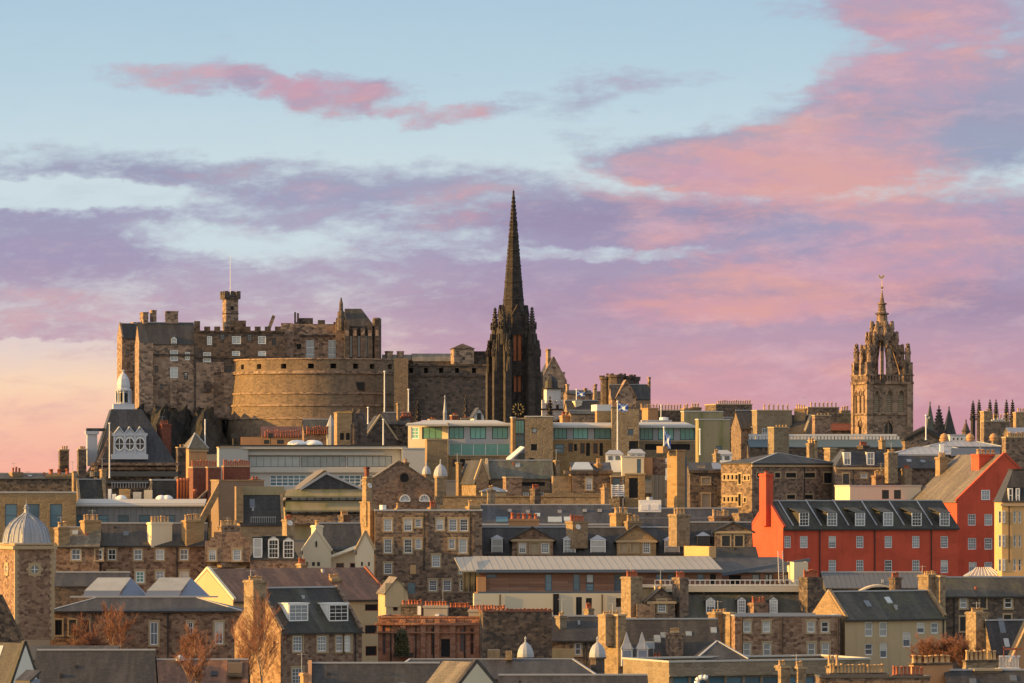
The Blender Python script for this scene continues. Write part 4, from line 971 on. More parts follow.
s.part(MB().slab([(s.lx(550), -1.5, s.lz(424)), (s.lx(557), -1.5, s.lz(419)), (s.lx(557), 0, s.lz(419)), (s.lx(550), 0, s.lz(424))], .3).slab([(s.lx(557), -1.5, s.lz(419)), (s.lx(563), -1.5, s.lz(424)), (s.lx(563), 0, s.lz(424)), (s.lx(557), 0, s.lz(419))], .3), 'porch_roof', 'slate')
s = house('stone_terrace', 'small dark stone house with blue flag pole before it', 1130, 567, 592, 394, 391, 5, d=8, wall='castle_stone', rm='slate', base=430, gut=False, ch=[(566, 569, 384, 400, 0, 1, 1), (584, 587, 388, 400, 0, 2, 1)], st='castled', win=[(577, 400, 580, 405)], sur=False)
flag(576.5, 420, 390, 1090, 391.5, 396, 8, 'small saltire flag flying near the white tower')
s = house('cream_cottage', 'cream chimney-block house with a steep brown roof beyond the glass hotel', 1040, 568, 600, 412, 401, 10, g=4, wall='rubble_pale', rm='slate_brown', base=440, gut=False, ch=[(571, 583, 401, 415, 0, 1, 2.5, 'render_cream'), (594, 596, 388, 404, 0, 3, .8)], sur=False)
s = house('dark_shop', 'low dark roofed shed behind the glass hotel next to an orange chimney', 1010, 571, 595, 414, 411, 5, d=6, wall='rubble', rm='slate_black', base=440, gut=False, ch=[(560, 570, 411, 424, 3, 1, 1.2, 'orange_tile', 'pot_red')], sur=False)
# high school with octagonal turret
s = house('college_block', 'dark stone college block with a clustered battlemented octagonal turret on the skyline', 1200, 612, 650, 399, 385, 4, d=10, wall='castle_stone', rm='slate', base=440, gut=False, st='castled', win=[(630, 402, 633, 407)], ch=[(648, 650.5, 377, 400, 0, 4, 1), (594, 597, 384, 402, 0, 3, 1)], sur=False)
xm = s.lx(622); 
for dx_, dy_, r_, t_ in ((-3.0, 2, 1.3, 376), (-.6, 1, 2.1, 374), (2.2, 2, 1.8, 375), (4.1, 3, 1.1, 377)):
    dy_ += 8; m_ = MB().lathe(xm+dx_, dy_, [(r_, 0), (r_, s.lz(t_+3)), (r_+.3, s.lz(t_+2.5)), (r_+.3, s.lz(t_)), (.1, s.lz(t_))], 8)
    for q in range(6): m_.box(xm+dx_+(r_)*cos(q*pi/3)-.3, xm+dx_+r_*cos(q*pi/3)+.3, dy_+r_*sin(q*pi/3)-.3, dy_+r_*sin(q*pi/3)+.3, s.lz(t_), s.lz(t_-1.3))
    s.part(m_, 'turret', 'castle_dark')
m_ = MB(); a, b_, zc = s.lx(616), s.lx(636), s.lz(398); m_.poly((a, -.5, 0), (b_, -.5, 0), (b_, -.5, zc), ((a+b_)/2, -.5, s.lz(380)), (a, -.5, zc)); m_.poly((a, -.5, 0), (a, 4, 0), (a, 4, zc), (a, -.5, zc)); m_.slab([(a-.2, -.7, zc), ((a+b_)/2, -.7, s.lz(379.5)), ((a+b_)/2, 6, s.lz(379.5)), (a-.2, 6, zc)], .2).slab([((a+b_)/2, -.7, s.lz(379.5)), (b_+.2, -.7, zc), (b_+.2, 6, zc), ((a+b_)/2, 6, s.lz(379.5))], .2)
s.part(m_, 'gable', 'castle_stone')
s = house('stone_manse', 'low stone house with purple slate roof beside the turreted college block', 1210, 595, 616, 399, 392, 4, d=8, wall='castle_stone', rm='slate_brown', base=440, gut=False, sur=False)
from mathutils import Matrix
def merge(main, *others):
    """further wings of one building: move their parts under the main thing"""
    rm = lambda s: Matrix.Translation(s.root.location) @ Matrix.Rotation(s.yaw, 4, 'Z')
    inv = rm(main).inverted()
    for s in others:
        T = inv @ rm(s)
        for o in list(s.root.children):
            L = Matrix.LocRotScale(o.location, o.rotation_euler, o.scale)
            o.parent = main.root; o.matrix_local = T @ L
        bpy.data.objects.remove(s.root)
def pots(s, u0, u1, vt, vb, n, y=1.0, mat='pot_buff', parent=None):
    pm = pot_mesh(mat)
    for i in range(n):
        u_ = u0+(u1-u0)*(i+.5)/n; x = s.lx(u_, y); z = s.lz(vb, x, y); h = s.lz(vt, x, y)-z
        p = link('chimney_pot', pm, parent or s.root); p.location = (x, y, z-.03); k = RND.uniform(.9, 1.1)
        p.scale = (k, k, (h+.03)/.95*RND.uniform(.8, 1.05)); 

# ================================================================ skyline tenements, right half (about 1 km away)
def stackblock(u0, u1, vt, vb, D, label, n=6, yaw=16, g=4, wall='rubble', pot='pot_buff', ph=5, name='chimney_gable', cat='chimney', win=(), d=None, **kw):
    """a broad wallhead of flues with a row of pots on top"""
    s = house(name, label, D, u0, u1, vt+ph, None, yaw, g=None if d else g, d=d or 5, roof='flat', wall=wall, cope='dressed', win=win, cat=cat, base=vb, sur=False, **kw)
    pots(s, u0+1, u1-1, vt, vt+ph-1, n, s.D/2, pot); return s
s = house('skyline_tenement', 'dark stone tenement block with a comb of chimney pots behind the glass hotel', 1060, 657, 700, 411, None, 10, g=3, roof='flat', wall='rubble_dark', base=460, sur=False, ch=[(682, 691, 404, 413, 2, 1, 1.4, 'ashlar'), (690, 702, 403, 418, 3, 1.5, 1.4, 'ashlar')], cat='tenement')
pots(s, 640, 682, 404, 410, 14, 3); house('orange_gable', 'small bright orange chimney gable next to a dark tenement', 1055, 648, 658, 409, None, 35, g=6, roof='flat', wall='orange_tile', cope='orange_tile', base=440, cat='chimney')
stackblock(716, 752, 400, 445, 1050, 'long dark wallhead with a close row of buff pots on the skyline', 15, 16, 11, 'rubble_dark')
s = house('broad_tenement', 'tenement with broad plain tan gable wall and two white windows on the skyline', 1000, 757, 792, 411, None, 12, g=5, roof='flat', wall='sandstone_grey', base=460, st='four', win=[(762, 428, 768, 438)], cat='tenement', sur=False)
pots(s, 762, 790, 404, 410, 6, 3); s2 = house('x', '', 1003, 741, 757, 428, 411, 12, d=8, wall='rubble', rm='slate_brown', base=460, do=[(751, 426, 757, 437, 'flat', 'four')], gut=False)
s3 = house('x', '', 1001, 772, 806, 432, 416, -18, d=9, wall='rubble', rm='slate_brown', base=460, sk='R', gut=False, ch=[(793, 806, 404, 420, 4, 3, 1.5, 'ashlar')]); merge(s, s2, s3)
stackblock(808, 839, 402, 450, 1040, 'grey stone wallhead with widely spaced tall pots on the skyline', 7, 10, 3, 'rubble', ph=6)
stackblock(815, 831, 413, 450, 990, 'mid brown stone chimney block standing before the grey wallhead', 4, 14, 3, 'rubble_warm', ph=3)
s = house('red_roof_shed', 'narrow red tiled roof beside the crown church tower', 1020, 829, 853, 430, 424, 3, d=5, wall='rubble_dark', rm='brick_red', base=460, gut=False, lead=False); s.bx('ridge_tile', 'panel_red', 829, 423.5, 853, 425.5, 2.2, .5)
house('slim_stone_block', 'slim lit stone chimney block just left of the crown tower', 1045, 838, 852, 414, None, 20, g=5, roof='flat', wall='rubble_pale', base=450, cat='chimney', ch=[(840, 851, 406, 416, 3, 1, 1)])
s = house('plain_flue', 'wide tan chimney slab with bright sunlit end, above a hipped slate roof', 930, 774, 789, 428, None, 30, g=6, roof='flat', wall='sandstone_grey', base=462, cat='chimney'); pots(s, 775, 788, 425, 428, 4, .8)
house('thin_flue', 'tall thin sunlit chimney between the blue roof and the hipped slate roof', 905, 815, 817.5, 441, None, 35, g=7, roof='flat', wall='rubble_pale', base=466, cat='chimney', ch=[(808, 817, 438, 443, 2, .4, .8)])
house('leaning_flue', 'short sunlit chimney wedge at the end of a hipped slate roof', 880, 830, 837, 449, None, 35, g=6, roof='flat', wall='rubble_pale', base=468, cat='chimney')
# teal roof with white cresting
s = house('crested_hall', 'long low hall with teal metal roof and white scalloped cresting', 960, 750, 902, 447, 440, 1, d=9, wall='rubble_dark', rm='verdigris', base=475, gut=False, lead=False)
m_ = MB()
for i in range(44): x = s.W*(i+.5)/44; m_.box(x-.24, x+.24, 4.4, 4.55, s.zr+.1, s.zr+.75)
m_.box(0, s.W*.98, 4.35, 4.6, s.zr+.75, s.zr+1.15); s.part(m_, 'cresting', 'white_stone', s.roof)
# spires and trees on the right skyline
spirelet(930, 450, 437, 403, 1150, 8.0, 'slate_green', 'greenish stone pyramid spire just right of the crown tower', 4, crk=False)
spirelet(949, 450, 438, 408, 1150, 9.5, 'slate', 'grey slate pyramid spire right of the black conical one', 4, crk=False)
spirelet(939, 450, 434, 407, 1120, 7.0, 'hub_stone', 'broad black crocketed spire between two pale pyramid spires')
for u_, v_, D_ in ((973, 402, 1200), (979, 401, 1195), (990, 401, 1210), (996, 401, 1205), (1006.5, 401, 1215), (1012.5, 401, 1210)):
    spirelet(u_, 446, 421, v_, D_, 2.4, 'hub_stone', 'thin dark twin spirelet in a row of six at the skyline edge', 8, 'thin_spirelet', group='thin dark spirelets in pairs')
spirelet(966, 446, 432, 421, 1130, 4.0, 'castle_dark', 'stubby dark turret cap below the first pair of thin spirelets', 8, crk=False)
s = stackblock(984, 992, 409, 450, 1080, 'sunlit square chimney block under the second pair of spirelets', 2, 20, 4, 'rubble_pale', ph=3)
s = house('walled_block', 'plain grey stone block with pale bushes along its wall top', 1060, 984, 1010, 422, None, 8, g=3, roof='flat', wall='rubble', base=455, cat='building'); pots(s, 992, 1010, 413, 421, 5, 2)
for i in range(7): s.bx('wall_top_stone', 'white_stone', 992+i*2, 419.5-(i % 2), 993.2+i*2, 422, 1, .6)
stackblock(1016, 1030, 408, 450, 1070, 'tan chimney block at the very edge of the skyline', 5, 8, 3, 'rubble_pale')
s = house('blue_roof_cottage', 'low building with blue grey roof below the edge chimney', 1040, 1010, 1030, 434, 428, 4, d=8, wall='rubble', rm='lead_blue', base=455, gut=False, lead=False)
s = house('iron_crest_hall', 'dark arched hall roof edged with black iron spikes under the crown tower', 985, 905, 942, 440, 431, 4, d=9, roof='y', wall='rubble', rm='slate_black', base=470, gut=False)
m_ = MB()
for i in range(24):
    t = i/23; x = s.W*t; z = s.ze+(s.zr-s.ze)*(1-abs(2*t-1)); m_.lathe(x, 0, [(.28, z-.2), (.34, z+.4), (.02, z+1.1)], 5)
s.part(m_, 'iron_cresting', 'black_iron', s.roof)
flag(926, 440, 416, 960, 416, 418, 4, 'white pole with blue pennant before the crown tower base', mat='lead_blue')
for u_, lab in ((946.5, 'left'), (972.5, 'middle'), (996, 'right')):
    s = Bd('round_flue', {'left': 'round topped sunlit chimney beside a white roof box', 'middle': 'small round topped sunlit chimney between two lead roofs', 'right': 'round topped sunlit chimney near the row of ten pots'}[lab], 'chimney', 930, u_-3, 30, None, 460)
    w = 1.0; s.part(MB().box(0, w, 0, w, 0, s.lz(440)), 'stack', 'rubble_pale'); s.part(MB().box(-.15, w+.15, -.15, w+.15, s.lz(441), s.lz(439)).lathe(w/2, w/2, [(.75, s.lz(439)), (.8, s.lz(437)), (.55, s.lz(434.5)), (.05, s.lz(433))], 10), 'cowl', 'orange_tile', None, True)
s = house('lead_roof_block', 'wide flat lead roofed block with low pale blue ridges right of the crown tower', 900, 893, 985, 455, 447, 2, d=14, roof='hip', hin=5, wall='rubble_dark', rm='lead', base=480, gut=False, sur=False)
s.bx('roof_house', 'lead_blue', 951, 448, 984, 456, -.4, .38); s.bx('vent_shaft', 'white_paint', 940, 444, 944, 452, 2, 1)
s2 = house('x', '', 925, 930, 1000, 447, 441, 3, d=10, roof='hip', hin=4, wall='lead_blue', rm='lead', base=470, gut=False)
s3 = house('x', '', 940, 950, 966, 435.5, None, 3, d=4, roof='flat', wall='white_stone', cope='lead_flash', base=450, win=[(953, 438, 954.5, 440, 'void'), (957, 438, 958.5, 440, 'void'), (961, 438, 962.5, 440, 'void')], sur=False); merge(s, s2, s3)
s = stackblock(1006, 1030, 432, 480, 850, 'stone wallhead with ten buff pots at the edge above the red building', 10, 14, 4, 'rubble', ph=6)

# ================================================================ glass fronted hotel
h = house('glass_hotel', 'long sandstone hotel with bands of teal glass and square towers, below the steeple', 950, 448, 511, 424, None, 0, d=12, roof='flat', wall='lead_flash', cope='concrete', base=475, st='teal', sur=False, cat='hotel',
          win=[(449, 427, 464, 439, 'teal'), (470, 427, 486, 439, 'teal'), (492, 427, 508, 439, 'teal'), (449, 443.5, 510, 456, 'tealw')])
h.part(MB().slab([(-8, -1.2, h.lz(424)), (h.W, -1.2, h.lz(424)), (h.W-3, 9, h.lz(419.5)), (-4, 9, h.lz(419.5))], .35), 'roof', 'concrete')
h2 = house('x', '', 948.6, 448, 448.2, 424, None, 0, d=1, roof='flat', wall='concrete', base=475); 
a = house('x', '', 955, 408, 448, 424, None, -22, d=6, roof='flat', wall='cream_panel', cope='concrete', base=475, win=[(411, 427, 419, 439, 'green'), (422, 427, 442, 439, 'teal')], sur=False)
b2 = house('x', '', 946, 427, 447.8, 440, None, 6, g=2, roof='flat', wall='sandstone_new', base=480)
b3 = house('x', '', 948, 447.9, 511, 456.2, None, 0, d=1.8, roof='flat', wall='sandstone_new', base=480, win=[(452, 459, 457, 467, 'brown'), (460, 459, 465, 467, 'void'), (466, 459, 471, 467, 'brown'), (488, 459, 495, 462, 'void')], sur=False)
t1 = house('x', '', 944, 525, 553, 417, None, 0, d=12, roof='flat', wall='sandstone_grey', cope='concrete', base=480, win=[(532, 428, 537, 433, 'bluepale'), (531, 444, 537, 450.5, 'void'), (529, 458, 534, 461, 'void')], sur=False)
t1b = house('x', '', 946, 512.5, 515.5, 418, None, 12, g=2, roof='flat', wall='sandstone_new', cope='concrete', base=480)
gl = house('x', '', 947.5, 514.5, 525, 419, None, 0, d=6, roof='flat', wall='lead_blue', base=480, win=[(515, 420, 524.4, 434, 'teal'), (515, 435, 524.4, 447, 'blue')], sur=False)
w2 = house('x', '', 950, 553, 612, 426.5, None, 0, d=11, roof='flat', wall='lead_flash', cope='concrete', base=480, win=[(554, 427.5, 567, 439, 'teal'), (573, 427.5, 588, 439, 'teal'), (594, 427.5, 611, 439, 'teal')], sur=False)
w2.part(MB().slab([(0, -1.0, w2.lz(426.4)), (w2.W, -1.0, w2.lz(426.4)), (w2.W, 8, w2.lz(422)), (0, 8, w2.lz(422))], .3), 'roof', 'concrete')
w2b = house('x', '', 948.5, 553, 612, 440.5, None, 0, d=1.2, roof='flat', wall='sandstone_new', base=480, win=[(555, 444, 564, 453, 'blue'), (568, 443, 573, 452, 'brown'), (574, 444, 577, 451, 'void'), (580, 443, 585, 454, 'brown'), (586, 443, 590, 456, 'void'), (593, 443, 598, 454, 'brown'), (599.5, 443, 603, 456, 'void')], sur=False)
t2 = house('x', '', 944, 612, 639, 408, None, 0, d=9, roof='flat', wall='sandstone_grey', cope='concrete_dark', base=480, win=[(628, 429, 633.5, 435.5, 'blue'), (629, 441, 639-.6, 455, 'void')], sur=False)
t2b = house('x', '', 958, 597, 612, 411, None, 12, g=2, roof='flat', wall='sandstone_new', cope='white_stone', base=450); t2b.bx('parapet', 'white_stone', 597, 404.5, 611.5, 411, .2, 5)
w3 = house('x', '', 951, 639, 697, 426.5, None, 0, d=11, roof='flat', wall='lead_flash', cope='concrete', base=480, win=[(640, 427.5, 653, 440, 'teal'), (658, 427.5, 674, 440, 'teal'), (680, 427.5, 695, 440, 'teal')], sur=False)
w3.part(MB().slab([(0, -1.0, w3.lz(426.4)), (w3.W, -1.0, w3.lz(426.4)), (w3.W-2, 8, w3.lz(421.5)), (0, 8, w3.lz(421.5))], .3), 'roof', 'concrete')
w3b = house('x', '', 949.5, 639, 697, 441.5, None, 0, d=1.2, roof='flat', wall='sandstone_grey', base=480, win=[(645, 444, 690, 450, 'void')], sur=False)
w4 = house('x', '', 940, 698.5, 730, 420, None, 14, g=3, roof='flat', wall='mossy_concrete', cope='concrete', base=480, win=[(716, 446, 722, 450, 'blue')], sur=False)
w4b = house('x', '', 962, 684, 723, 412, None, 14, g=3, roof='flat', wall='mossy_concrete', cope='concrete', base=440)
merge(h, a, b2, b3, t1, t1b, gl, w2, w2b, t2, t2b, w3, w3b, w4, w4b, h2)
s = Bd('roof_plant', 'pale metal ventilation plant on the roof behind the hotel', 'roof plant', 990, 642, 4, None, 432)
s.part(MB().box(0, 6, 0, 3, 0, s.lz(420)).box(1, 3, -.6, 0, .2, s.lz(421)), 'casing', 'lead_flash'); s.part(MB().lathe(4.5, 1.5, [(.9, s.lz(420)), (.9, s.lz(417.5)), (.2, s.lz(417))], 10), 'fan_cowl', 'white_paint')
flag(617.5, 458, 402, 930, 403.5, 411, 10, 'white flagpole flying a small saltire flag in front of the hotel tower')
flag(664, 450, 428, 880, 431, 445, 6, 'limp saltire flag hanging above the brown stair tower', True)
flag(700, 455, 430, 930, 0, 0, 0, 'bare pale pole before the mossy hotel block'); flag(661, 425, 406, 1000, 0, 0, 0, 'bare pole on the roofs beside the orange gable', r=.1)

# ================================================================ beneath the castle
s = house('orange_row', 'low sunlit orange terrace with a row of tall pots under the curved battery', 1110, 262, 330, 436, 427, 4, d=9, wall='orange_tile', rm='tile_red', base=460, gut=False, lead=False, sur=False, st='dark', win=[(264, 440, 271, 444), (277, 440, 284, 444)])
pots(s, 264, 300, 430, 437, 14, -.2, 'pot_red'); s.bx('flue_bank', 'orange_tile', 241, 437, 263, 446, 0, 2)
s = house('gallery_block', 'dark roofed terrace with red pots beside the turret, under the battery', 1090, 304, 331, 430, 420, 5, d=9, wall='rubble_warm', rm='slate_black', base=460, gut=False, sur=False); pots(s, 306, 330, 426, 434, 11, -.6, 'pot_red'); s.part(MB().lathe(s.lx(331), 0, [(1.0, 0), (1.0, s.lz(426)), (.1, s.lz(415))], 8), 'turret', 'lead')
s = house('pinnacled_block', 'tan stone block with gilt crested top between small stone turrets', 1060, 337, 352, 413, None, 10, g=3, roof='flat', wall='ashlar', base=460, cope='gold', sur=False, st='void', win=[(340, 433, 344, 440), (346, 433, 350, 440)])
s.part(MB().lathe(s.lx(354), 1, [(1.3, 0), (1.3, s.lz(425)), (.9, s.lz(420)), (.1, s.lz(408))], 8), 'turret', 'castle_dark'); s.part(MB().lathe(s.lx(361), 2, [(1.6, 0), (1.6, s.lz(420)), (1.0, s.lz(414)), (.1, s.lz(409))], 8), 'turret', 'castle_dark'); pots(s, 337, 352, 411, 413.5, 9, 1, 'pot_buff')
s = house('gabled_kirk', 'dark gabled stone church front with steep grey roof below the dark castle wall', 1080, 364, 397, 440, 416, 14, g=6, roof='y', wall='castle_dark', rm='slate', base=460, sk='y', skm='dressed', gut=False, sur=False); 
s2 = house('x', '', 1087, 384, 410, 424, 413, 4, d=8, wall='rubble_dark', rm='slate', base=460, gut=False, ch=[(396.5, 400, 403, 425, 0, 1, .8, 'ashlar'), (400, 413, 412, 424, 5, 2, 1.2, 'brick_red', 'pot_red')], sur=False); merge(s, s2)
for u_, vt_, lab in ((368, 408, 'standing at the castle battery foot'), (384.5, 372, 'tallest, against the pale corner of the battery'), (408.5, 390, 'against the dark castle wall'), (383.3, 420, 'in front of the gabled church')):
    flag(u_, 446 if vt_ == 420 else 424, vt_, 1040 if vt_ == 420 else 1100, 0, 0, 0, 'bare white pole '+lab, r=.16)
for i, (u_, uu, vt, lab, mt) in enumerate(((452, 458, 413, 'small red brick chimneys crowded behind the glass hotel', 'brick_red'), (461, 470, 416, 'brown brick chimney pair behind the glass hotel', 'rubble_warm'), (430, 436, 417, 'low tan gable behind the left end of the hotel roof', 'rubble_pale'))):
    s = stackblock(u_, uu, vt, 432, 1040, lab, 3, 12, 2, mt, 'pot_red', ph=3)
s = house('white_gable_house', 'small white gabled house with arched opening left of the steeple foot', 1060, 474, 484, 416, 408, 8, d=6, roof='y', wall='white_stone', rm='slate', base=436, gut=False, st='dark', win=[(477, 413, 481, 420)], sur=False)

# ================================================================ left: leaded cupola building
def cupola():
    D0 = 900; s = Bd('cupola_building', 'slate mansard building crowned by a pale lead cupola, with a white three-window pediment', 'building', D0, 98, 8, None, 505); s.wallm, s.roofm = 'rubble_dark', 'slate_blue'; k = D0/F
    Wd = s.lx(174); ze = s.lz(464)
    mb = MB(); wall_face(mb, (0, 0), (1, 0), Wd, 0, ze, [], (0, 1)); mb.box(0.01, Wd, 0.01, 13, 0, ze); s.part(mb, 'wall', 'rubble_dark')
    for v, o, h in ((464, .9, .5), (468.5, .5, .4), (474, .7, .9), (482, .5, .5)): s.part(MB().box(-o, Wd+o, -o, 13+o, s.lz(v)-h/2, s.lz(v)+h/2), 'cornice', 'rubble_warm' if v < 470 else 'concrete_dark')
    xa, xb = s.lx(119), s.lx(133)
    s.part(MB().frustum((-.4, Wd+.4, -.4, 13.4, s.lz(463)), (xa-1.2, xb+1.8, 3.0, 9, s.lz(409))), 'mansard_roof', 'slate_blue')
    # pavilion with three round windows
    a, b_ = s.lx(114), s.lx(145); z0, z1, zp = s.lz(457), s.lz(433), s.lz(427)
    pv = MB().box(a, b_, -.6, 5, z0, z1).box(a-.5, b_+.5, -.9, 5, z0-.4, z0+.5).box(a-.4, b_+.4, -.8, 5, z1-.5, z1)
    w = (b_-a)/3
    for i in range(3): pv.poly((a+w*i, -.6, z1), (a+w*(i+1), -.6, z1), (a+w*(i+.5), -.6, zp)); pv.slab([(a+w*i, -.9, z1), (a+w*(i+.5), -.9, zp+.1), (a+w*(i+.5), 5, zp+.1), (a+w*i, 5, z1)], .2).slab([(a+w*(i+.5), -.9, zp+.1), (a+w*(i+1), -.9, z1), (a+w*(i+1), 5, z1), (a+w*(i+.5), 5, zp+.1)], .2)
    for i in range(4): x = a+w*i; pv.box(x-.16, x+.16, -.85, -.55, z0+.5, z1-.5)
    pvo = s.part(pv, 'dormer', 'white_lead')
    for i in range(3):
        x = a+w*(i+.5); zc = (z0+z1)/2+.2
        m_ = MB()
        for t in range(16): an, bn = t*pi/8, (t+1)*pi/8; m_.bar((x+.85*cos(an), -.68, zc+1.15*sin(an)), (x+.85*cos(bn), -.68, zc+1.15*sin(bn)), .2, .2)
        m_.box(x-.06, x+.06, -.72, -.64, zc-1.1, zc+1.1).box(x-.8, x+.8, -.72, -.64, zc-.06, zc+.06); s.part(m_, 'window', 'white_paint', pvo)
        m_ = MB(); m_.poly(*[(x+.85*cos(t*pi/8), -.63, zc+1.15*sin(t*pi/8)) for t in range(16)]); s.part(m_, 'pane', 'glass_dark', pvo)
    a, b_ = s.lx(87, 4), s.lx(97, 4); s.part(MB().box(a, b_, 3, 6, s.lz(466), s.lz(431)).box(a-.3, b_+.3, 2.7, 6.3, s.lz(434), s.lz(431)), 'side_dormer', 'white_lead'); s.part(MB().box(a-.1, b_+2.5, 2.9, 6.2, s.lz(431), s.lz(428)), 'side_roof', 'slate_blue')
    s.part(MB().bar((s.lx(95), -.5, s.lz(470)), (s.lx(112), -.5, s.lz(432)), .5, .5), 'gable_coping', 'rubble_warm')
    # cupola
    cx, cy = s.lx(123.3, 6), 6.0; z = lambda v: s.lz(v, cx, cy)
    s.part(MB().box(cx-1.9, cx+1.9, cy-1.9, cy+1.9, z(411), z(404)).box(cx-2.3, cx+2.3, cy-2.3, cy+2.3, z(411.5), z(409)), 'cupola_base', 'white_lead')
    m_ = MB(); m_.lathe(cx, cy, [(1.5, z(405)), (1.6, z(403.5)), (1.0, z(403)), (1.0, z(391)), (1.5, z(391)), (1.55, z(389.5)), (1.2, z(388.5)), (1.25, z(385)), (1.05, z(379)), (.6, z(375)), (.2, z(373)), (.15, z(371.5)), (.3, z(371)), (.02, z(369.5))], 8, pi/8)
    for q in range(8): an = q*pi/4; m_.lathe(cx+1.3*cos(an), cy+1.3*sin(an), [(.17, z(403)), (.15, z(391)), (.25, z(390))], 6)
    c_ = s.part(m_, 'cupola', 'white_lead')
    m_ = MB()
    for q in range(8): an = q*pi/4+pi/8; m_.box(cx+1.0*cos(an)-.22, cx+1.0*cos(an)+.22, cy+1.0*sin(an)-.22, cy+1.0*sin(an)+.22, z(402), z(393))
    s.part(m_, 'opening', 'dark_void', c_)
    s.chim(157, 172, 420, 462, 4, 2, 2.4, 'brick_red', 'pot_red', .7)
    m_ = MB()
    for i in range(13): x = s.lx(112+i*2.8, -2); m_.box(x-.05, x+.05, -2.05, -1.95, s.lz(488), s.lz(483))
    m_.box(s.lx(111, -2), s.lx(148, -2), -2.06, -1.94, s.lz(483), s.lz(482.4)); s.part(m_, 'railing', 'lead_flash')
cupola()
flag(109.5, 478, 424, 880, 0, 0, 0, 'slim white mast in front of the cupola building', r=.12)
s = house('tan_pavilion', 'small square tan pavilion roof with a thin mast near the castle crag', 980, 189, 207, 449, 433, 25, g=6, roof='hip', hin=2.2, wall='orange_tile', rm='slate_tan', base=480, gut=False, corn=True, sur=False)
s.part(MB().tube((s.lx(205, 1), 1, s.lz(447)), (s.lx(205, 1), 1, s.lz(419)), .13), 'mast', 'white_paint'); 
stackblock(178, 186, 444, 480, 960, 'dark carved stone chimney with two buff pots by the tan pavilion', 2, 15, 2, 'castle_dark', ph=4)
# left skyline
s = house('flat_roof_terrace', 'low dark terrace with chimney clusters at the edge of the pink horizon', 880, -8, 76, 479, 474, 3, d=10, wall='rubble_dark', rm='slate_black', base=510, gut=False, sur=False, ch=[(9, 23, 467, 480, 3, 2, 1.5, 'ashlar', 'pot_red'), (46, 72, 469, 494, 3, 1, 1.5, 'ashlar', 'pot_red'), (25, 30, 475, 482, 2, 2, 1, 'rubble_dark', 'pot_red')])
stackblock(60, 69, 446, 490, 905, 'tall slim dark stack with three pots at the pink horizon, farther from the cupola', 3, 12, 1.5, 'rubble_dark', ph=4.5, cat='chimney', name='tall_stack')
stackblock(78.5, 86.5, 446, 490, 900, 'tall slim dark stack with pots close beside the cupola building', 3, 12, 1.5, 'rubble_dark', ph=4, cat='chimney', name='tall_stack')
s = house('dark_mansard', 'squat dark slate roof between two sunlit stone gable ends', 840, 78, 106, 500, 480, 14, g=4, wall='rubble_dark', rm='slate_black', base=520, gut=False, sk='LR', skm='rubble_pale', ch=[(72, 77, 471, 500, 0, 2, 1.2, 'rubble_pale'), (100, 107, 469, 490, 0, 2, 1.6, 'ashlar')], sur=False, roof='x')
# ================================================================ red chimney stacks & flank gable
s = house('brick_flank', 'tall dark red brick flank with long rows of red pots left of the white office', 850, 193, 206, 468, None, 18, g=5, roof='flat', wall='brick_red', base=520, cat='chimney'); pots(s, 191, 217, 460, 467, 9, 1.5, 'pot_red')
s = house('brick_gable', 'broad red brick chimney gable with sloping shoulder and a pot row', 845, 208, 221, 468, None, 10, g=2, roof='flat', wall='brick_red', base=520, cat='chimney'); s.part(MB().slab([(-3.2, .2, s.lz(508)), (0, .2, s.lz(490)), (0, 3, s.lz(490)), (-3.2, 3, s.lz(508))], .4), 'shoulder', 'rubble_dark')
s = house('twin_brick_stack', 'twin red brick stacks with packed red pots beside the white office', 848, 224, 250, 467, None, 8, g=2, roof='flat', wall='brick_red', base=500, cat='chimney'); pots(s, 223, 250, 460, 467, 12, 1.0, 'pot_red')
for u_, vt, lab in ((178.5, 479, 'nearest the grey slate box'), (181.5, 478, 'second from the grey slate box'), (184.5, 478, 'third of the tall trio'), (187.5, 478, 'last of the tall trio, by the brick flank'), (195, 489, 'short, alone by the brick shoulder')):
    s = Bd('clay_flue', 'tall red clay flue pipe, '+lab, 'flue', 815, u_, 0, None, 505); z = s.lz(vt); s.part(MB().lathe(0, 0, [(.28, 0), (.26, z-.5), (.34, z-.4), (.34, z), (.2, z)], 10), 'pipe', 'pot_red', None, True)
s = house('grey_gable_wall', 'broad bare brown gable wall with glowing sunlit left edge', 800, 219, 264, 481, None, 20, g=8, roof='flat', wall='render_brown', cope='ashlar', base=540, cat='building'); s.chim(250, 262, 476, 482, 2, 2, 1.2, 'brick_red', 'pot_red', .5)
s.part(MB().slab([(-4.0, -.15, s.lz(527)), (0, -.15, s.lz(482)), (0, .5, s.lz(482)), (-4.0, .5, s.lz(527))], 2.0), 'raked_buttress', 'ashlar')
s = house('sunken_roof_house', 'slate roofed house sunk between tan raised gable walls', 770, 240, 284, 523, 495, 8, g=3, wall='ashlar', rm='slate', base=545, gut=False, sk='LR', skm='ashlar', win=[(252, 524, 256, 526, 'void')], sur=False)
s.part(MB().box(-.3, s.W+.3, s.D/2-.2, s.D/2+.3, s.zr, s.lz(486.5)), 'raised_wall', 'mossy_concrete'); s.part(MB().box(-.6, .5, -.2, s.D/2, s.ze, s.lz(486.5)), 'raised_end', 'ashlar')
m_ = MB()
for i in range(12): x = s.lx(251+i*2.2, -.4); m_.box(x-.03, x+.03, -.45, -.4, s.lz(523), s.lz(517))
m_.box(s.lx(251, -.4), s.lx(276, -.4), -.46, -.39, s.lz(517.3), s.lz(516.8)); s.part(m_, 'railing', 'lead_flash')
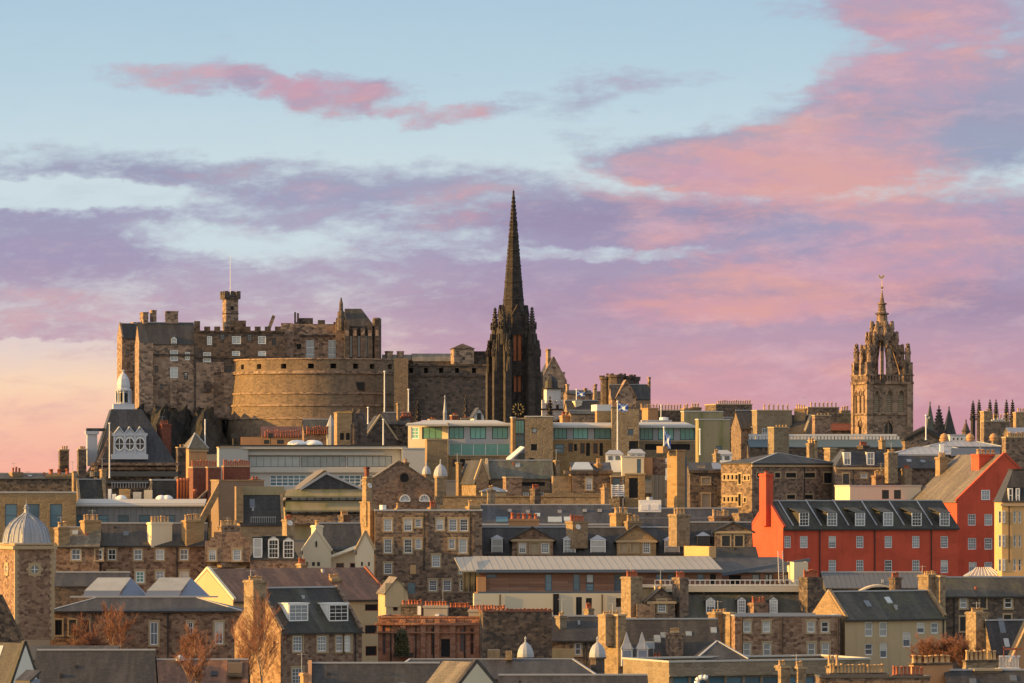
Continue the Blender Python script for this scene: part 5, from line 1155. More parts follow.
# white office
s = house('white_office', 'long pale concrete office with a band of reflecting windows below the castle', 930, 226, 401, 447, None, 2, d=14, roof='flat', wall='concrete', cope='concrete_dark', base=500, sur=False, st='band', win=[(249, 456, 300, 467), (301, 456, 346, 467), (347, 456, 392, 467), (270, 475, 306, 486, 'grid'), (338, 475, 372, 486, 'grid'), (374, 474, 388, 486, 'bluepale')], cat='office')
s.part(MB().box(-1.0, s.W+1, -1.2, -.2, s.lz(449), s.lz(446.3)).box(4, s.W-3, -.5, -.002, s.lz(455), s.lz(452.5)).box(4, s.W-3, -.5, -.002, s.lz(472.5), s.lz(468)), 'ledge', 'concrete'); s.part(MB().box(-1, s.W+1, -1.3, 13, s.lz(446.3), s.lz(445)), 'roof_edge', 'black_iron')
for u_, w_ in ((231, 7), (268, 5)): s.part(MB().box(s.lx(u_), s.lx(u_+w_), 2, 3, s.lz(438), s.lz(433)).tube((s.lx(u_+2), 2.5, s.lz(446)), (s.lx(u_+2), 2.5, s.lz(437)), .12), 'roof_sign', 'black_iron')
for u_ in (297, 313): s.part(MB().lathe(s.lx(u_), 4, [(1.9, s.lz(445)), (1.7, s.lz(442.5)), (1.0, s.lz(440.3)), (.1, s.lz(439.8))], 12), 'roof_dome', 'white_paint', None, True)
s2 = house('x', '', 926, 402, 425, 449, None, 2, d=12, roof='flat', wall='grey_cladding', cope='concrete', base=500); s2.wall.data.materials[0] = M['concrete']; s3 = house('x', '', 928, 219, 248, 448, None, 14, g=2, roof='flat', wall='concrete', base=500); merge(s, s2, s3)
# ================================================================ row at 800-860 m
s = house('louvred_roof_hall', 'hall with a broad tented roof and two dark louvre bands', 790, 285, 364, 500, 470.5, 6, d=18, roof='y', wall='mossy_concrete', rm='slate_tan', base=540, gut=False, st='void', win=[(290, 502, 362, 508)], sur=False, ov=1.2)
xa, xb, xm = s.lx(303), s.lx(360), s.lx(326)
m_ = MB(); m_.poly((xa, -.4, s.lz(489)), (xb, -.4, s.lz(489)), (xm, -.4, s.lz(474))); s.part(m_, 'gable_slates', 'slate_blue')
q = MB(); q.bar((xa-.5, -.5, s.lz(489.5)), (xm, -.5, s.lz(473)), .4, .35); q.bar((xb+.5, -.5, s.lz(489.5)), (xm, -.5, s.lz(473)), .4, .35); s.part(q, 'gable_trim', 'lead_flash')
for (va, vb, mt, o) in ((489, 496, 'mossy_concrete', 1.0), (501, 510, 'mossy_concrete', 1.3), (514, 523, 'rubble', 1.2)):
    s.part(MB().slab([(s.lx(284), -o, s.lz(vb)), (s.lx(364), -o, s.lz(vb)), (s.lx(362), -.15, s.lz(va)), (s.lx(287), -.15, s.lz(va))], .25), 'skirt_roof', mt)
for va, vb in ((496.2, 500.5), (510.2, 514)):
    s.part(MB().box(s.lx(286), s.lx(364), -.3, -.2, s.lz(vb), s.lz(va)), 'louvre_band', 'dark_void'); m_ = MB()
    for i in range(9): x = s.lx(292+i*8); m_.box(x-.1, x+1.0, -.42, -.31, s.lz(vb)+.1, s.lz(va)-.15)
    s.part(m_, 'louvre_window', 'glass')
s = house('pediment_hall', 'rubble stone gabled hall with a round window and two white half-moon windows', 835, 362, 437, 487, 463, 5, d=16, roof='y', wall='rubble_warm', rm='slate_tan', base=520, sk='y', skm='rubble_dark', gut=False, sur=False)
for u_ in (405, 424.5):
    x = s.lx(u_); z = s.lz(501); r = .9*5.6*s.px()
    m_ = MB()
    for t in range(10): an, bn = t*pi/10, (t+1)*pi/10; m_.bar((x+r*cos(an), -.1, z+r*1.2*sin(an)), (x+r*cos(bn), -.1, z+r*1.2*sin(bn)), .2, .2)
    for t in (1, 2, 3, 4): an = t*pi/5; m_.bar((x, -.06, z), (x+r*cos(an), -.06, z+r*1.2*sin(an)), .1, .1)
    m_.box(x-r, x+r, -.16, -.02, z-.15, z+.1); f_ = s.part(m_, 'window', 'white_paint'); m_ = MB(); m_.poly(*[(x+r*cos(t*pi/12), -.02, z+r*1.2*sin(t*pi/12)) for t in range(13)]); s.part(m_, 'pane', 'glass_pale', f_)
x, z = s.lx(404.5), s.lz(478); m_ = MB(); m_.poly(*[(x+.75*cos(t*pi/9), -.03, z+.8*sin(t*pi/9)) for t in range(18)]); r_ = s.part(m_, 'round_window', 'dark_void'); m_ = MB()
for t in range(16): an, bn = t*pi/8, (t+1)*pi/8; m_.bar((x+.85*cos(an), -.08, z+.9*sin(an)), (x+.85*cos(bn), -.08, z+.9*sin(bn)), .2, .2)
m_.box(x-.25, x+.25, -.05, -.01, z-2.6, z-.7); s.part(m_, 'surround', 'rubble_dark', r_)
s.bx('side_wall', 'ashlar', 350, 497, 363, 520, 1, 3)
s = house('lean_brown_roof', 'square brown brick stack rising from a sunlit stone pier by the pediment hall', 800, 367, 373, 478, None, 20, g=4, roof='flat', wall='rubble_pale', base=520, cat='chimney'); s.chim(365, 370, 467, 480, 0, .3, .8, 'brick_red')
def domelet(u, vb, ve, vt, D, r, label, nm='dome_turret', dm='lead', wall='ashlar', n=12):
    s = Bd(nm, label, 'turret', D, u, 10, None, vb); k = D/F; R_ = r*k; zb, zt = s.lz(ve), s.lz(vt); h = (zt-zb)
    s.part(MB().lathe(0, 0, [(R_*.85, 0), (R_*.85, zb-.2), (R_*1.05, zb-.2), (R_*1.05, zb)], 8, pi/8), 'drum', wall)
    s.part(MB().lathe(0, 0, [(R_, zb), (R_*.98, zb+h*.15), (R_*.85, zb+h*.36), (R_*.58, zb+h*.55), (R_*.25, zb+h*.66), (R_*.1, zb+h*.72), (.09, zb+h*.85), (.16, zb+h*.87), (.02, zt)], n), 'dome', dm); return s
domelet(426.5, 500, 474, 462, 860, 4.5, 'smaller pale lead dome behind the ridge of the pediment hall', dm='lead_flash')
domelet(440.5, 500, 476, 459, 815, 7, 'pale ribbed lead dome with spike on a sunlit pier', dm='lead_flash')
house('sunlit_pier', 'narrow sunlit stone pier under the ribbed dome', 805, 437, 443, 478, None, 25, g=2, roof='flat', wall='rubble_pale', base=505, cat='pier')
s = house('grey_roof_hall', 'long light grey slate roof with stone hall and dormer below the hotel', 830, 487, 553, 478, 461, 4, g=3, d=None, wall='rubble_pale', rm='slate_green', base=520, gut=False, sk='L', win=[(522, 482, 545, 486, 'void'), (523, 492, 529, 496, 'four'), (538, 492, 544, 496, 'four')], sur=False, ch=[(553, 560, 460, 500, 0, 3, 1.5, 'rubble_pale'), (456, 462, 462, 480, 0, 3, 1.2, 'ashlar')])
s2 = house('x', '', 826, 476, 489, 480, 461, 20, d=8, roof='y', wall='rubble_pale', rm='slate', base=520, gut=False, sk='y'); s3 = house('x', '', 820, 506, 522, 478, None, 6, d=5, roof='flat', wall='rubble_warm', base=520); s4 = house('x', '', 815, 483, 506, 492, 487, 5, d=4, roof='hip', wall='render_beige', rm='lead', base=505, gut=False); merge(s, s2, s3, s4)
s = house('canopy_house', 'low house with white curved canopy in front of the hotel tower', 885, 509, 526, 461, None, 6, d=6, roof='flat', wall='sandstone_new', base=480)
m_ = MB(); m_.slab([(s.lx(508), -1, s.lz(461)), (s.lx(524), -1, s.lz(447)), (s.lx(522), 3, s.lz(446)), (s.lx(508), 3, s.lz(458))], .3); s.part(m_, 'canopy', 'white_stone'); s.bx('arch_window', 'glass_dark', 518, 453, 525, 461, -.1, .09)
s = house('dark_flat_block', 'dark topped flat stone block with white window, beside the cream rooftop box', 820, 572, 611, 471, 463, 3, d=8, wall='rubble', rm='slate_blue', base=510, gut=False, win=[(586, 478, 592, 490, 'sash')], roof='x', lead=False)
s.part(MB().box(-1.2, s.W+.3, -.5, 3, s.lz(474), s.lz(470.5)), 'parapet', 'castle_dark'); s.part(MB().slab([(s.lx(571), -.2, s.lz(469)), (s.lx(593), -.2, s.lz(469)), (s.lx(590), 3, s.lz(462)), (s.lx(576), 3, s.lz(462))], .2), 'glass_roof', 'glass_pale'); s.chim(595, 602, 458, 470, 2, 1, 1, 'ashlar')
s.bx('side_wing', 'ashlar', 553, 476, 571, 500, .5, 4); s.bx('wall_top', 'rubble_pale', 545, 493, 680, 498, -.6, .5)
s = house('cream_box', 'boxy modern cream and orange rooftop flat beside a tall brown tower', 815, 622, 644, 457, None, 0, d=8, roof='flat', wall='render_cream', cope='concrete', base=476, win=[(637, 459, 641, 473, 'blue')], sur=False, cat='apartment')
s2 = house('x', '', 816, 644, 652.5, 457.5, None, 0, d=7, roof='flat', wall='orange_tile', cope=None, base=476); s3 = house('x', '', 817, 652.5, 665.5, 457.5, None, 0, d=7, roof='flat', wall='rubble_warm', cope=None, base=476); s4 = house('x', '', 814.5, 625, 645, 474.5, None, 0, d=6, roof='flat', wall='sandstone_new', base=510, win=[(629, 478, 638, 498, 'void')], sur=False); s5 = house('x', '', 815, 611, 622, 477, None, 0, d=6, roof='flat', wall='rubble_dark', base=510, win=[(613, 478, 620, 487, 'blue')], sur=False)
s6 = house('x', '', 813, 652, 665, 475, None, 0, d=3, roof='flat', wall='dark_zinc', cope=None, base=510); merge(s, s2, s3, s4, s5, s6)
s = house('brown_tower', 'tall plain brown stone stair tower with sunlit side', 810, 677, 685, 451, None, 30, g=10, roof='flat', wall='orange_tile', cope='ashlar', base=515, cat='tower'); s.wall.data.materials[0] = M['sandstone_new']
s.bx('top_block', 'sandstone_new', 663, 446, 668, 453, 1, 2); s.part(MB().box(s.W+.2, s.W+1.0, 1, 3, s.lz(512), s.lz(457)), 'teal_panel', 'verdigris')
s = Bd('white_van_roof_plant', 'white rooftop air handling unit below the brown tower', 'roof plant', 790, 639, 0, None, 512); s.root.name = 'air_handler'
s.part(MB().box(0, 3.5, 0, 2, 0, s.lz(500)).box(.3, 1.5, -.1, 0, .3, 1.2).box(2, 3.1, -.1, 0, .3, 1.2), 'casing', 'white_paint'); s.part(MB().tube((1.7, 1, s.lz(500)), (1.7, 1, s.lz(497)), .5, None, 10), 'fan', 'lead_flash')
s = Bd('roof_cabinet', 'white slatted rooftop cabinet below the cream box', 'roof plant', 808, 612, 0, None, 498); m_ = MB()
for i in range(6): m_.box(0, 2.0, 0, 1.5, .3+i*.32, .5+i*.32)
for x in (0, 1.0, 1.95): m_.box(x-.05, x+.05, -.05, 1.55, 0, 2.2)
s.part(m_, 'slats', 'white_paint')
# yellow warehouse
s = house('dark_store', 'dark square stone store with pale blocked windows next to a sunlit face', 850, 690, 722, 472, 463, 2, d=10, roof='x', wall='rubble_dark', rm='slate', base=520, gut=False, win=[(702, 478, 710, 484, 'block'), (702, 494, 710, 510, 'block'), (697, 465.5, 705, 468, 'block')], lead=False, cat='warehouse')
s.part(MB().box(-.2, s.W+.2, -.4, .5, s.lz(473), s.lz(470)), 'parapet', 'castle_dark'); s.skylight(713, 464, 735, 470, 'lead_blue')
lw = []
for v_ in (475, 497):
    for k_ in range(4): lw.append((723.5+k_*4, v_, 725.5+k_*4, v_+4.5, 'void'))
lw += [(738.5, 474, 741, 484, 'void'), (738.5, 494, 741, 506, 'void'), (744, 476, 746, 480, 'void'), (748, 476, 749.5, 480, 'void'), (744, 498, 746, 502, 'void')]
s = house('stone_warehouse', 'long rubble warehouse under a hipped slate roof with one bright sunlit end', 840, 752, 836, 464, 453, 38, g=31, roof='hip', hin=9, wall='rubble', rm='slate_brown', base=520, win=[(757, 473, 763, 477.5, 'void'), (775, 473, 780, 477.5, 'void'), (786, 473, 796, 477.5, 'void'), (804, 473, 815, 477.5, 'void'), (824, 473, 832, 483, 'dark'), (765, 495, 772, 499, 'void'), (787, 495, 795, 499, 'void'), (805, 495, 813, 499, 'void')], lwin=lw, corn=True, cat='warehouse')
s.wall.data.materials[0] = M['rubble']
s = house('mansard_block', 'slate mansard block with two white dormers over a rubble wall', 845, 836, 896, 466.5, 450, 3, d=11, roof='mansard', wall='rubble', rm='slate_blue', base=520, gut=True, st='dark', win=[(843, 474, 849, 484), (861, 474, 867, 478, 'plate')], do=[(843.5, 452, 851, 465, 'flat', 'four', {'wm': 'white_paint'}), (866.5, 452, 874.5, 465, 'flat', 'four', {'wm': 'white_paint'})], corn=True, pipes=[853, 879])
s2 = house('x', '', 850, 895, 945, 468, 456, 2, d=9, wall='rubble', rm='slate', base=520); s2.chim(885, 898, 449, 482, 2, -8, 1.2, 'rubble_pale', 'pot_buff', .6); s2.chim(902, 912, 465, 486, 3, -7, 1.2, 'rubble_pale', 'pot_red', .6); s2.chim(872, 889, 470, 484, 5, -7, 1.4, 'rubble_warm', 'pot_buff', .9); merge(s, s2)
s = house('white_flat_block', 'low flat roofed white rendered block with two pairs of dark windows', 802, 850, 921, 486.5, None, 12, g=15, roof='flat', wall='render_cream', cope='concrete', base=510, st='dark', win=[(882, 490, 889, 499), (894, 490, 901, 499)], sur=False)
house('stone_yard_wall', 'sunlit buff chimney pier in front of the slate mansard', 830, 940, 952, 460, None, 22, g=3, roof='flat', wall='sandstone_grey', base=500, cat='chimney')

house('gap_tenement', 'dark slate tenement in the gap beside the mossy hotel block', 1012, 728, 750, 432, 418, 8, d=9, wall='rubble_dark', rm='slate', base=480, gut=False, ch=[(734, 742, 413, 440, 3, -1.5, 1.2, 'rubble_dark')], sur=False)

for i, (u_, v_, D_, lab) in enumerate(((606, 458, 905, 'white rooftop cabin at the foot of the hotel tower flagpole'), (628, 457, 902, 'white low rooftop cabin right of the hotel flagpole'), (663, 466, 880, 'small white skylight cabin by the limp saltire flag'), (715, 458, 900, 'white arched rooftop cabin below the mossy hotel block'))):
    s = Bd('rooftop_cabin', lab, 'roof plant', D_, u_, 0, None, v_+14); L_ = 3.0
    s.part(MB().box(0, L_, 0, 2, 0, s.lz(v_-4)), 'body', 'white_paint'); s.part(MB().slab([(-.2, -.2, s.lz(v_-4)), (L_+.2, -.2, s.lz(v_-4)), (L_*.8, 2, s.lz(v_-8)), (L_*.2, 2, s.lz(v_-8))], .15), 'roof', 'lead_flash')
    s.part(MB().box(.4, 1.2, -.04, -.01, s.lz(v_+2), s.lz(v_-2)).box(1.7, 2.6, -.04, -.01, s.lz(v_+2), s.lz(v_-2)), 'window', 'glass')
# ================================================================ left modern blocks (800 m)
s = house('sandstone_block', 'smooth orange sandstone modern block with three tall blue windows behind the lead dome', 800, -10, 76, 493, None, 5, d=14, roof='flat', wall='sandstone_new', cope='concrete', base=545, st='blue', win=[(5, 504, 17, 527), (27, 504, 39.5, 527), (50, 504, 62, 527), (-8, 504, -3, 527)], sur=False, cat='office')
s2 = house('x', '', 806, 76, 205, 504.5, None, 0, d=12, roof='flat', wall='grey_cladding', cope='lead_flash', base=545, st='bluepale', win=[(77, 515, 82, 526, 'blue'), (98, 515, 108.5, 524, 'blue'), (118, 515, 129, 524, 'blue'), (139, 515, 150, 524, 'blue'), (165, 515, 175, 524, 'blue'), (188, 515, 195, 524, 'blue')], sur=False)
s2.part(MB().slab([(0, -.8, s2.lz(504.5)), (s2.W, -.8, s2.lz(504.5)), (s2.W, 4, s2.lz(499)), (0, 4, s2.lz(499))], .3), 'roof', 'concrete'); s2.bx('end_pier', 'sandstone_new', 203, 507, 216, 545, -.3, 4); s2.bx('door', 'dark_void', 203.5, 514, 208, 527, -.5, .18); merge(s, s2)
s = Bd('roof_equipment', 'cluster of white air units and a tan box on the grey clad roof', 'roof plant', 812, 108, 0, None, 502)
for (u0, u1, v0, mt) in ((108, 111, 489, 'white_paint'), (112, 116, 494, 'white_paint'), (119, 130, 489, 'sandstone_new'), (144, 152, 490, 'cream_panel'), (133, 141, 492, 'concrete')): s.bx('unit', mt, u0, v0, u1, 501.5, 0, 1.6)
for u_ in (122, 162, 168): s.part(MB().lathe(s.lx(u_), -1.5, [(.95, .2), (.9, s.lz(497.5)), (.5, s.lz(495.5)), (.05, s.lz(495))], 12), 'fan_cowl', 'white_paint', None, True)
s.part(MB().slab([(s.lx(147), .4, s.lz(490)), (s.lx(152), .4, s.lz(482)), (s.lx(152), 2, s.lz(482)), (s.lx(147), 2, s.lz(490))], .3), 'tan_hood', 'slate_tan')
house('slate_box', 'plain grey slate hung box on the roofs left of the clay flues', 818, 152, 177, 480.5, None, 8, g=2, roof='flat', wall='slate', cope='lead_flash', base=505, cat='roof box')
# ================================================================ domed octagon at the left edge
def dome():
    D0 = 640; s = house('domed_tower', 'square stone tower with round windows and pale quoins under a ribbed lead dome', D0, 15, 54, 545, None, 21, g=16, roof='flat', wall='rubble_warm', cope='dressed', base=640, quoin=True, cat='tower'); L, d = s.W, s.D
    Z = lambda v: s.lz(v, L/2, d/2); cx, cy = L/2, d/2
    s.part(MB().box(-.35, L+.35, -.35, d+.35, s.ze-.55, s.ze-.1), 'cornice', 'dressed')
    zb, zt = s.ze+.2, Z(515); h = zt-zb; Rd = L*.60; ph = pi/8
    prof = [(Rd*1.05, zb), (Rd*1.0, zb+.15), (Rd*.98, zb+h*.14), (Rd*.94, zb+h*.32), (Rd*.85, zb+h*.52), (Rd*.69, zb+h*.70), (Rd*.47, zb+h*.85), (Rd*.24, zb+h*.96), (.35, zt+.2), (.28, Z(509)), (.5, Z(508.4)), (.22, Z(507.4)), (.30, Z(506)), (.06, Z(504)), (.02, Z(499))]
    d_ = s.part(MB().lathe(cx, cy, prof, 8, ph), 'dome', 'lead'); q = MB()
    for i in range(24):
        an = ph+i*pi/12; f = 1.0 if i % 3 == 0 else cos(pi/8)/cos((i % 3)*pi/12-pi/8); w = .2 if i % 3 == 0 else .11
        for (r0, z0), (r1, z1) in zip(prof[1:8], prof[2:9]): q.bar((cx+r0*f*cos(an), cy+r0*f*sin(an), z0+.02), (cx+r1*f*cos(an), cy+r1*f*sin(an), z1+.02), w, w)
    s.part(q, 'dome_rib', 'lead', d_)
    for face in range(4):
        rz = face*pi/2; ap = (d if face % 2 == 0 else L)/2; zc = s.lz(569.5)
        def put(mb, nm, mt, par=None):
            o = s.part(mb, nm, mt, par)
            if par is None: o.location = (cx, cy, 0); o.rotation_euler = (0, 0, rz)
            return o
        m_ = MB()
        for t_ in range(16):
            a0, a1 = t_*pi/8, (t_+1)*pi/8; P = lambda r, a, o: (r*cos(a), -ap-o, zc+r*sin(a))
            m_.poly(P(.95, a0, .1), P(.95, a1, .1), P(.5, a1, .1), P(.5, a0, .1)); m_.poly(P(.95, a0, .1), P(.95, a1, .1), P(.95, a1, -.05), P(.95, a0, -.05)); m_.poly(P(.5, a0, .1), P(.5, a1, .1), P(.5, a1, .0), P(.5, a0, .0))
            if t_ % 2 == 0: m_.bar(P(.9, a0, .06), P(1.12, a0, .06), .12, .3)
        wd = put(m_, 'round_window', 'dressed'); g2 = MB(); g2.poly(*[P(.5, t_*pi/8, .02) for t_ in range(16)]); put(g2, 'pane', 'glass', wd)
        g3 = MB(); g3.box(-.48, .48, -ap-.07, -ap-.03, zc-.03, zc+.03).box(-.04, .04, -ap-.075, -ap-.025, zc-.48, zc+.48); put(g3, 'glazing_bar', 'white_paint', wd)
dome()
house('rubble_shoulder', 'dark rubble gable shoulder at the lower edge below the domed tower', 618, -20, 22, 641, 597, 8, d=8, roof='y', wall='rubble_dark', rm='slate_black', base=690, gut=False, sk='y', skm='rubble_dark')
# ================================================================ terraces behind the dome
s = house('left_terrace', 'rubble terrace with five small white windows and three broad chimneys, behind the skylit school', 720, 100, 206, 545, 524, 2, d=9, wall='rubble_warm', rm='slate_brown', base=600, st='four',
          win=R(549, 560, 8, 112, 138, 160, 184)+R(571, 583, 9, 112, 184)+R(571, 583, 9, 140, st='green')+R(571, 579, 8, 160), ch=[(80, 101, 514, 548, 5, .1, 1.6, 'sandstone_new'), (147, 172, 516, 546, 6, .0, 1.6, 'render_cream'), (181, 204, 514, 546, 6, .1, 1.8, 'sandstone_new')], pipes=[101, 177], corn=False)
s2 = house('x', '', 717, 56, 99, 546, 528, 2, d=8, wall='rubble_warm', rm='slate_tan', base=600, st='four', win=R(549, 560, 9, 76), ch=[(54, 70, 521, 545, 2, .1, 1.5, 'ashlar')]); s2.window(s2.lx(95.5), s2.lz(560), 1.0, 1.5, 'four'); merge(s, s2)
s = house('stepped_tenement', 'rubble tenement with stepped chimney gable and three tall white mansard windows', 715, 205, 300, 561, None, 3, d=9, roof='flat', wall='rubble_warm', cope='rubble_warm', base=605, st='sash', win=[(209, 549.5, 216, 560.5), (233, 549.5, 241, 560.5)]+R(568, 580, 9, 213, 240, 258, 290), sur=True, pipes=[205.5])
a = house('x', '', 713.5, 205, 250, 541, None, 3, d=6, roof='flat', wall='rubble_warm', cope=None, base=562, st='sash', win=[(209, 549.5, 216, 560.5), (233, 549.5, 241, 560.5)])
a.chim(217, 240, 520, 545, 7, .5, 1.6, 'rubble', 'pot_buff', .8); 
for q_, (u0, u1, v_) in enumerate(((211, 246, 537), (214, 243, 532))): a.bx('gable_step', 'rubble_warm', u0, v_, u1, 542-q_*4, .004*q_+.02, 1.2)
b_ = house('x', '', 714, 250, 299, 560, 537, 3, d=7, roof='mansard', wall='rubble_warm', rm='slate_black', base=575, do=[(253, 538, 262.5, 557.5, 'flat', 'plate', {'wm': 'white_paint'}), (268, 535, 279, 558, 'gable', 'sash', {'wm': 'white_paint'}), (283, 536, 294, 558, 'gable', 'sash', {'wm': 'white_paint'})], gut=True)
b_.chim(282, 295, 515, 542, 3, 3, 1.6, 'rubble_pale', 'pot_red', .6); merge(s, a, b_)
s = house('low_slate_shed', 'long low slate shed roof behind the skylit school', 690, 55, 128, 586, 573, 1, d=8, wall='rubble_dark', rm='slate', base=620, gut=False, aer=[])
# cream church hall
s = house('cream_hall', 'cream harled hall with two pointed gables and a square chimney', 722, 303, 331, 551, 531, 12, g=1, d=None, roof='y', wall='render_cream', rm='slate', base=590, sk='y', skm='render_cream', gut=False, st='brown', win=[(306, 562, 308, 566, 'dark'), (312, 562, 315, 566, 'dark'), (317, 562, 320, 566, 'dark'), (315.5, 541, 317, 547, 'dark')], ch=[(312, 324, 519, 533, 1, 2.0, 1.6, 'render_cream')], sur=False)
s2 = house('x', '', 726, 322, 362, 549, 524, 6, d=10, roof='x', wall='render_cream', rm='slate', base=590, gut=True, win=[(336, 563, 344, 568, 'brown'), (350, 563, 357, 568, 'brown')], sur=False); s2.part(MB().slab([(s2.lx(326), -1.8, s2.lz(558)), (s2.lx(360), -1.8, s2.lz(546)), (s2.lx(360), 0, s2.lz(544)), (s2.lx(326), 0, s2.lz(556))], .2), 'lean_to_roof', 'render_cream')
s3 = house('x', '', 718, 357, 374, 550, 533, 16, g=2, roof='y', wall='render_cream', rm='slate_tan', base=590, sk='y', skm='dressed', gut=False, win=[(361, 562, 363, 566, 'dark'), (368, 562, 370, 566, 'dark')], sur=False); merge(s, s2, s3)
s = house('stair_tower', 'slender sunlit ochre tower with stepped chimney top beside the tall tenement', 742, 370, 375.5, 503, None, 32, g=10, roof='flat', wall='ashlar', cope='ashlar', base=590, cat='tower'); s.chim(364, 374, 479, 505, 0, .8, 2, 'rubble_pale')
# tall tenement
tw = R(519, 531, 8, 388, 408, 453, 464)+R(519, 527, 6, 418.5)+R(519, 530, 7, 440)+R(539, 553, 8, 388, 408, 463)+R(539, 549, 6, 418.5)+R(539, 549, 6, 452)+R(555, 567, 8, 436)+R(563, 574, 8, 388)+R(563, 574, 8, 463)+R(580, 591, 8, 433, 447, 464)+R(582, 593, 8, 388)
s = house('tall_tenement', 'tall sooty rubble tenement with staggered white windows and flat leaded parapet', 735, 375, 482, 511, None, 2, d=11, roof='flat', wall='rubble_dark', cope='lead_flash', base=620, st='sash', win=tw, ch=[(428, 437, 501, 512, 3, 2, 1, 'ashlar', 'pot_red'), (466, 480, 500, 512, 4, 2, 1.2, 'sandstone_new', 'pot_buff'), (395, 400, 502, 512, 1, 2, 1, 'ashlar')], pipes=[424, 470], cat='tenement')
s.wall.data.materials[0] = M['rubble']; s.bx('stained_bay', 'rubble_dark', 414, 513, 444, 600, -.10, .09) if False else None
s.bx('yellow_panel', 'pot_buff', 410, 565, 416, 574, -.08, .07); s.part(MB().tube((s.lx(383), 0.5, s.lz(511)), (s.lx(383), .5, s.lz(505)), .5, None, 10), 'vent', 'white_paint')
# long slate roofs behind the cottages
s = house('blue_slate_range', 'very long blue grey slate roof dotted with vents, behind the pedimented cottages', 790, 482, 612, 531, 505.5, 1, d=16, wall='rubble', rm='slate_blue', base=560, sky=[(496, 518, 508, 523, 'glass_blue'), (548, 518, 562, 523), (564, 518, 572, 522)])
for u_, v_ in ((510, 509), (528, 510), (560, 510), (585, 509), (600, 509), (518, 514), (545, 513)):
    x = s.lx(u_, 5); s.part(MB().box(x-.3, x+.3, 5.5, 6.3, s.lz(v_+3, x, 6), s.lz(v_, x, 6)), 'roof_vent', 'lead_flash')
s.part(MB().box(-.2, s.W, -.5, -.3, s.lz(525), s.lz(523.5)), 'snow_guard', 'lead_flash')
s2 = house('x', '', 800, 612, 740, 532, 509, 1, d=14, wall='rubble', rm='slate_blue', base=560); s2.part(MB().box(0, s2.W, 4, 4.4, s2.lz(521), s2.lz(518)), 'lead_band', 'lead_flash'); merge(s, s2)
house('long_lead_ledge', 'long stone ledge wall with lead trim above the slate range', 812, 440, 620, 497, None, 0, d=4, roof='flat', wall='rubble_pale', cope='ashlar', base=510, cat='wall')
# pedimented cottages
def cottage_gable(s, u0, u1, va, ve, vb, wins, wall, y=-1.0):
    a, b_ = s.lx(u0, y), s.lx(u1, y); ze, za, zb = s.lz(ve), s.lz(va), s.lz(vb); m_ = MB(); xm = (a+b_)/2
    hl = [(s.lx(w[0], y), s.lz(w[3]), s.lx(w[2], y), s.lz(w[1])) for w in wins]
    f = MB(); wall_face(f, (a, y), (1, 0), b_-a, zb, ze, [(h[0]-a, h[1], h[2]-a, h[3]) for h in hl], (0, 1)); f.poly((a, y, ze), (b_, y, ze), (xm, y, za)); f.poly((a, y, zb), (a, y, ze), (a, 4, ze), (a, 4, zb)); f.poly((b_, y, zb), (b_, y, ze), (b_, 4, ze), (b_, 4, zb))
    p = s.part(f, 'front_gable', wall)
    m_.slab([(a-.5, y-.3, ze-.1), (xm, y-.3, za+.25), (xm, 5, za+.25), (a-.5, 5, ze-.1)], .25).slab([(xm, y-.3, za+.25), (b_+.5, y-.3, ze-.1), (b_+.5, 5, ze-.1), (xm, 5, za+.25)], .25); s.part(m_, 'gable_roof', 'slate', p)
    c_ = MB().box(a-.2, b_+.2, y-.25, y-.003, ze-.35, ze); s.part(c_, 'cornice', 'dressed', p)
    for w, h in zip(wins, hl): s.window(h[0], h[1], h[2]-h[0], h[3]-h[1], w[4] if len(w) > 4 else 'sash', True, 0, y)
s = house('pediment_cottages', 'row of stone cottages with two pedimented fronts and small lead dormers above the zinc roof', 742, 483, 694, 553, 528, 0, d=9, wall='rubble', rm='slate', base=600, do=[(491, 535, 503, 553, 'hip', 'blind', {'rm': 'lead_flash'}), (563, 535, 576, 553, 'hip', 'sash', {'rm': 'lead_flash'}), (590, 535, 606, 553, 'hip', 'blind', {'rm': 'lead_flash'}), (664, 535, 680, 553, 'hip', 'blind', {'rm': 'lead_flash'})], win=[(590, 558, 598, 562, 'dark')],
          ch=[(509, 539, 513, 532, 5, 5, 1.8, 'orange_tile', 'pot_red'), (566, 588, 515, 547, 6, -.2, 2.2, 'rubble_pale', 'pot_red'), (610, 632, 507, 530, 3, 5, 2.0, 'sandstone_new', 'pot_buff'), (624, 642, 515, 530, 4, 4.2, 1.2, 'ashlar', 'pot_buff')], lead=True)
cottage_gable(s, 512, 553, 528, 539, 580, [(519, 543, 526, 553), (530, 543, 538, 553, 'block'), (541, 543, 549, 553)], 'rubble_warm')
cottage_gable(s, 617, 656, 526, 540, 580, [(620, 542, 627, 552, 'block'), (631, 542, 638, 552, 'block'), (643, 541, 650, 553)], 'ashlar')
s = house('dormer_cottage', 'rubble cottage with hipped dormer and cross gable beside the red chimney wall', 735, 690, 752, 548, 523, 0, d=9, wall='rubble', rm='slate', base=600, do=[(697, 532, 710, 548, 'hip', 'dark', {'rm': 'lead_flash', 'wm': 'rubble_pale'})], ch=[(669, 690, 508, 545, 4, -.3, 2.5, 'rubble_pale', 'pot_buff'), (709, 733, 510, 525, 5, 6, 1.6, 'rubble_warm', 'pot_buff'), (733, 752, 513, 530, 0, 5, 2.0, 'rubble')])
cottage_gable(s, 715, 752, 523, 531, 570, [(722, 536, 730, 546, 'dark'), (735, 536, 743, 546, 'dark')], 'rubble')
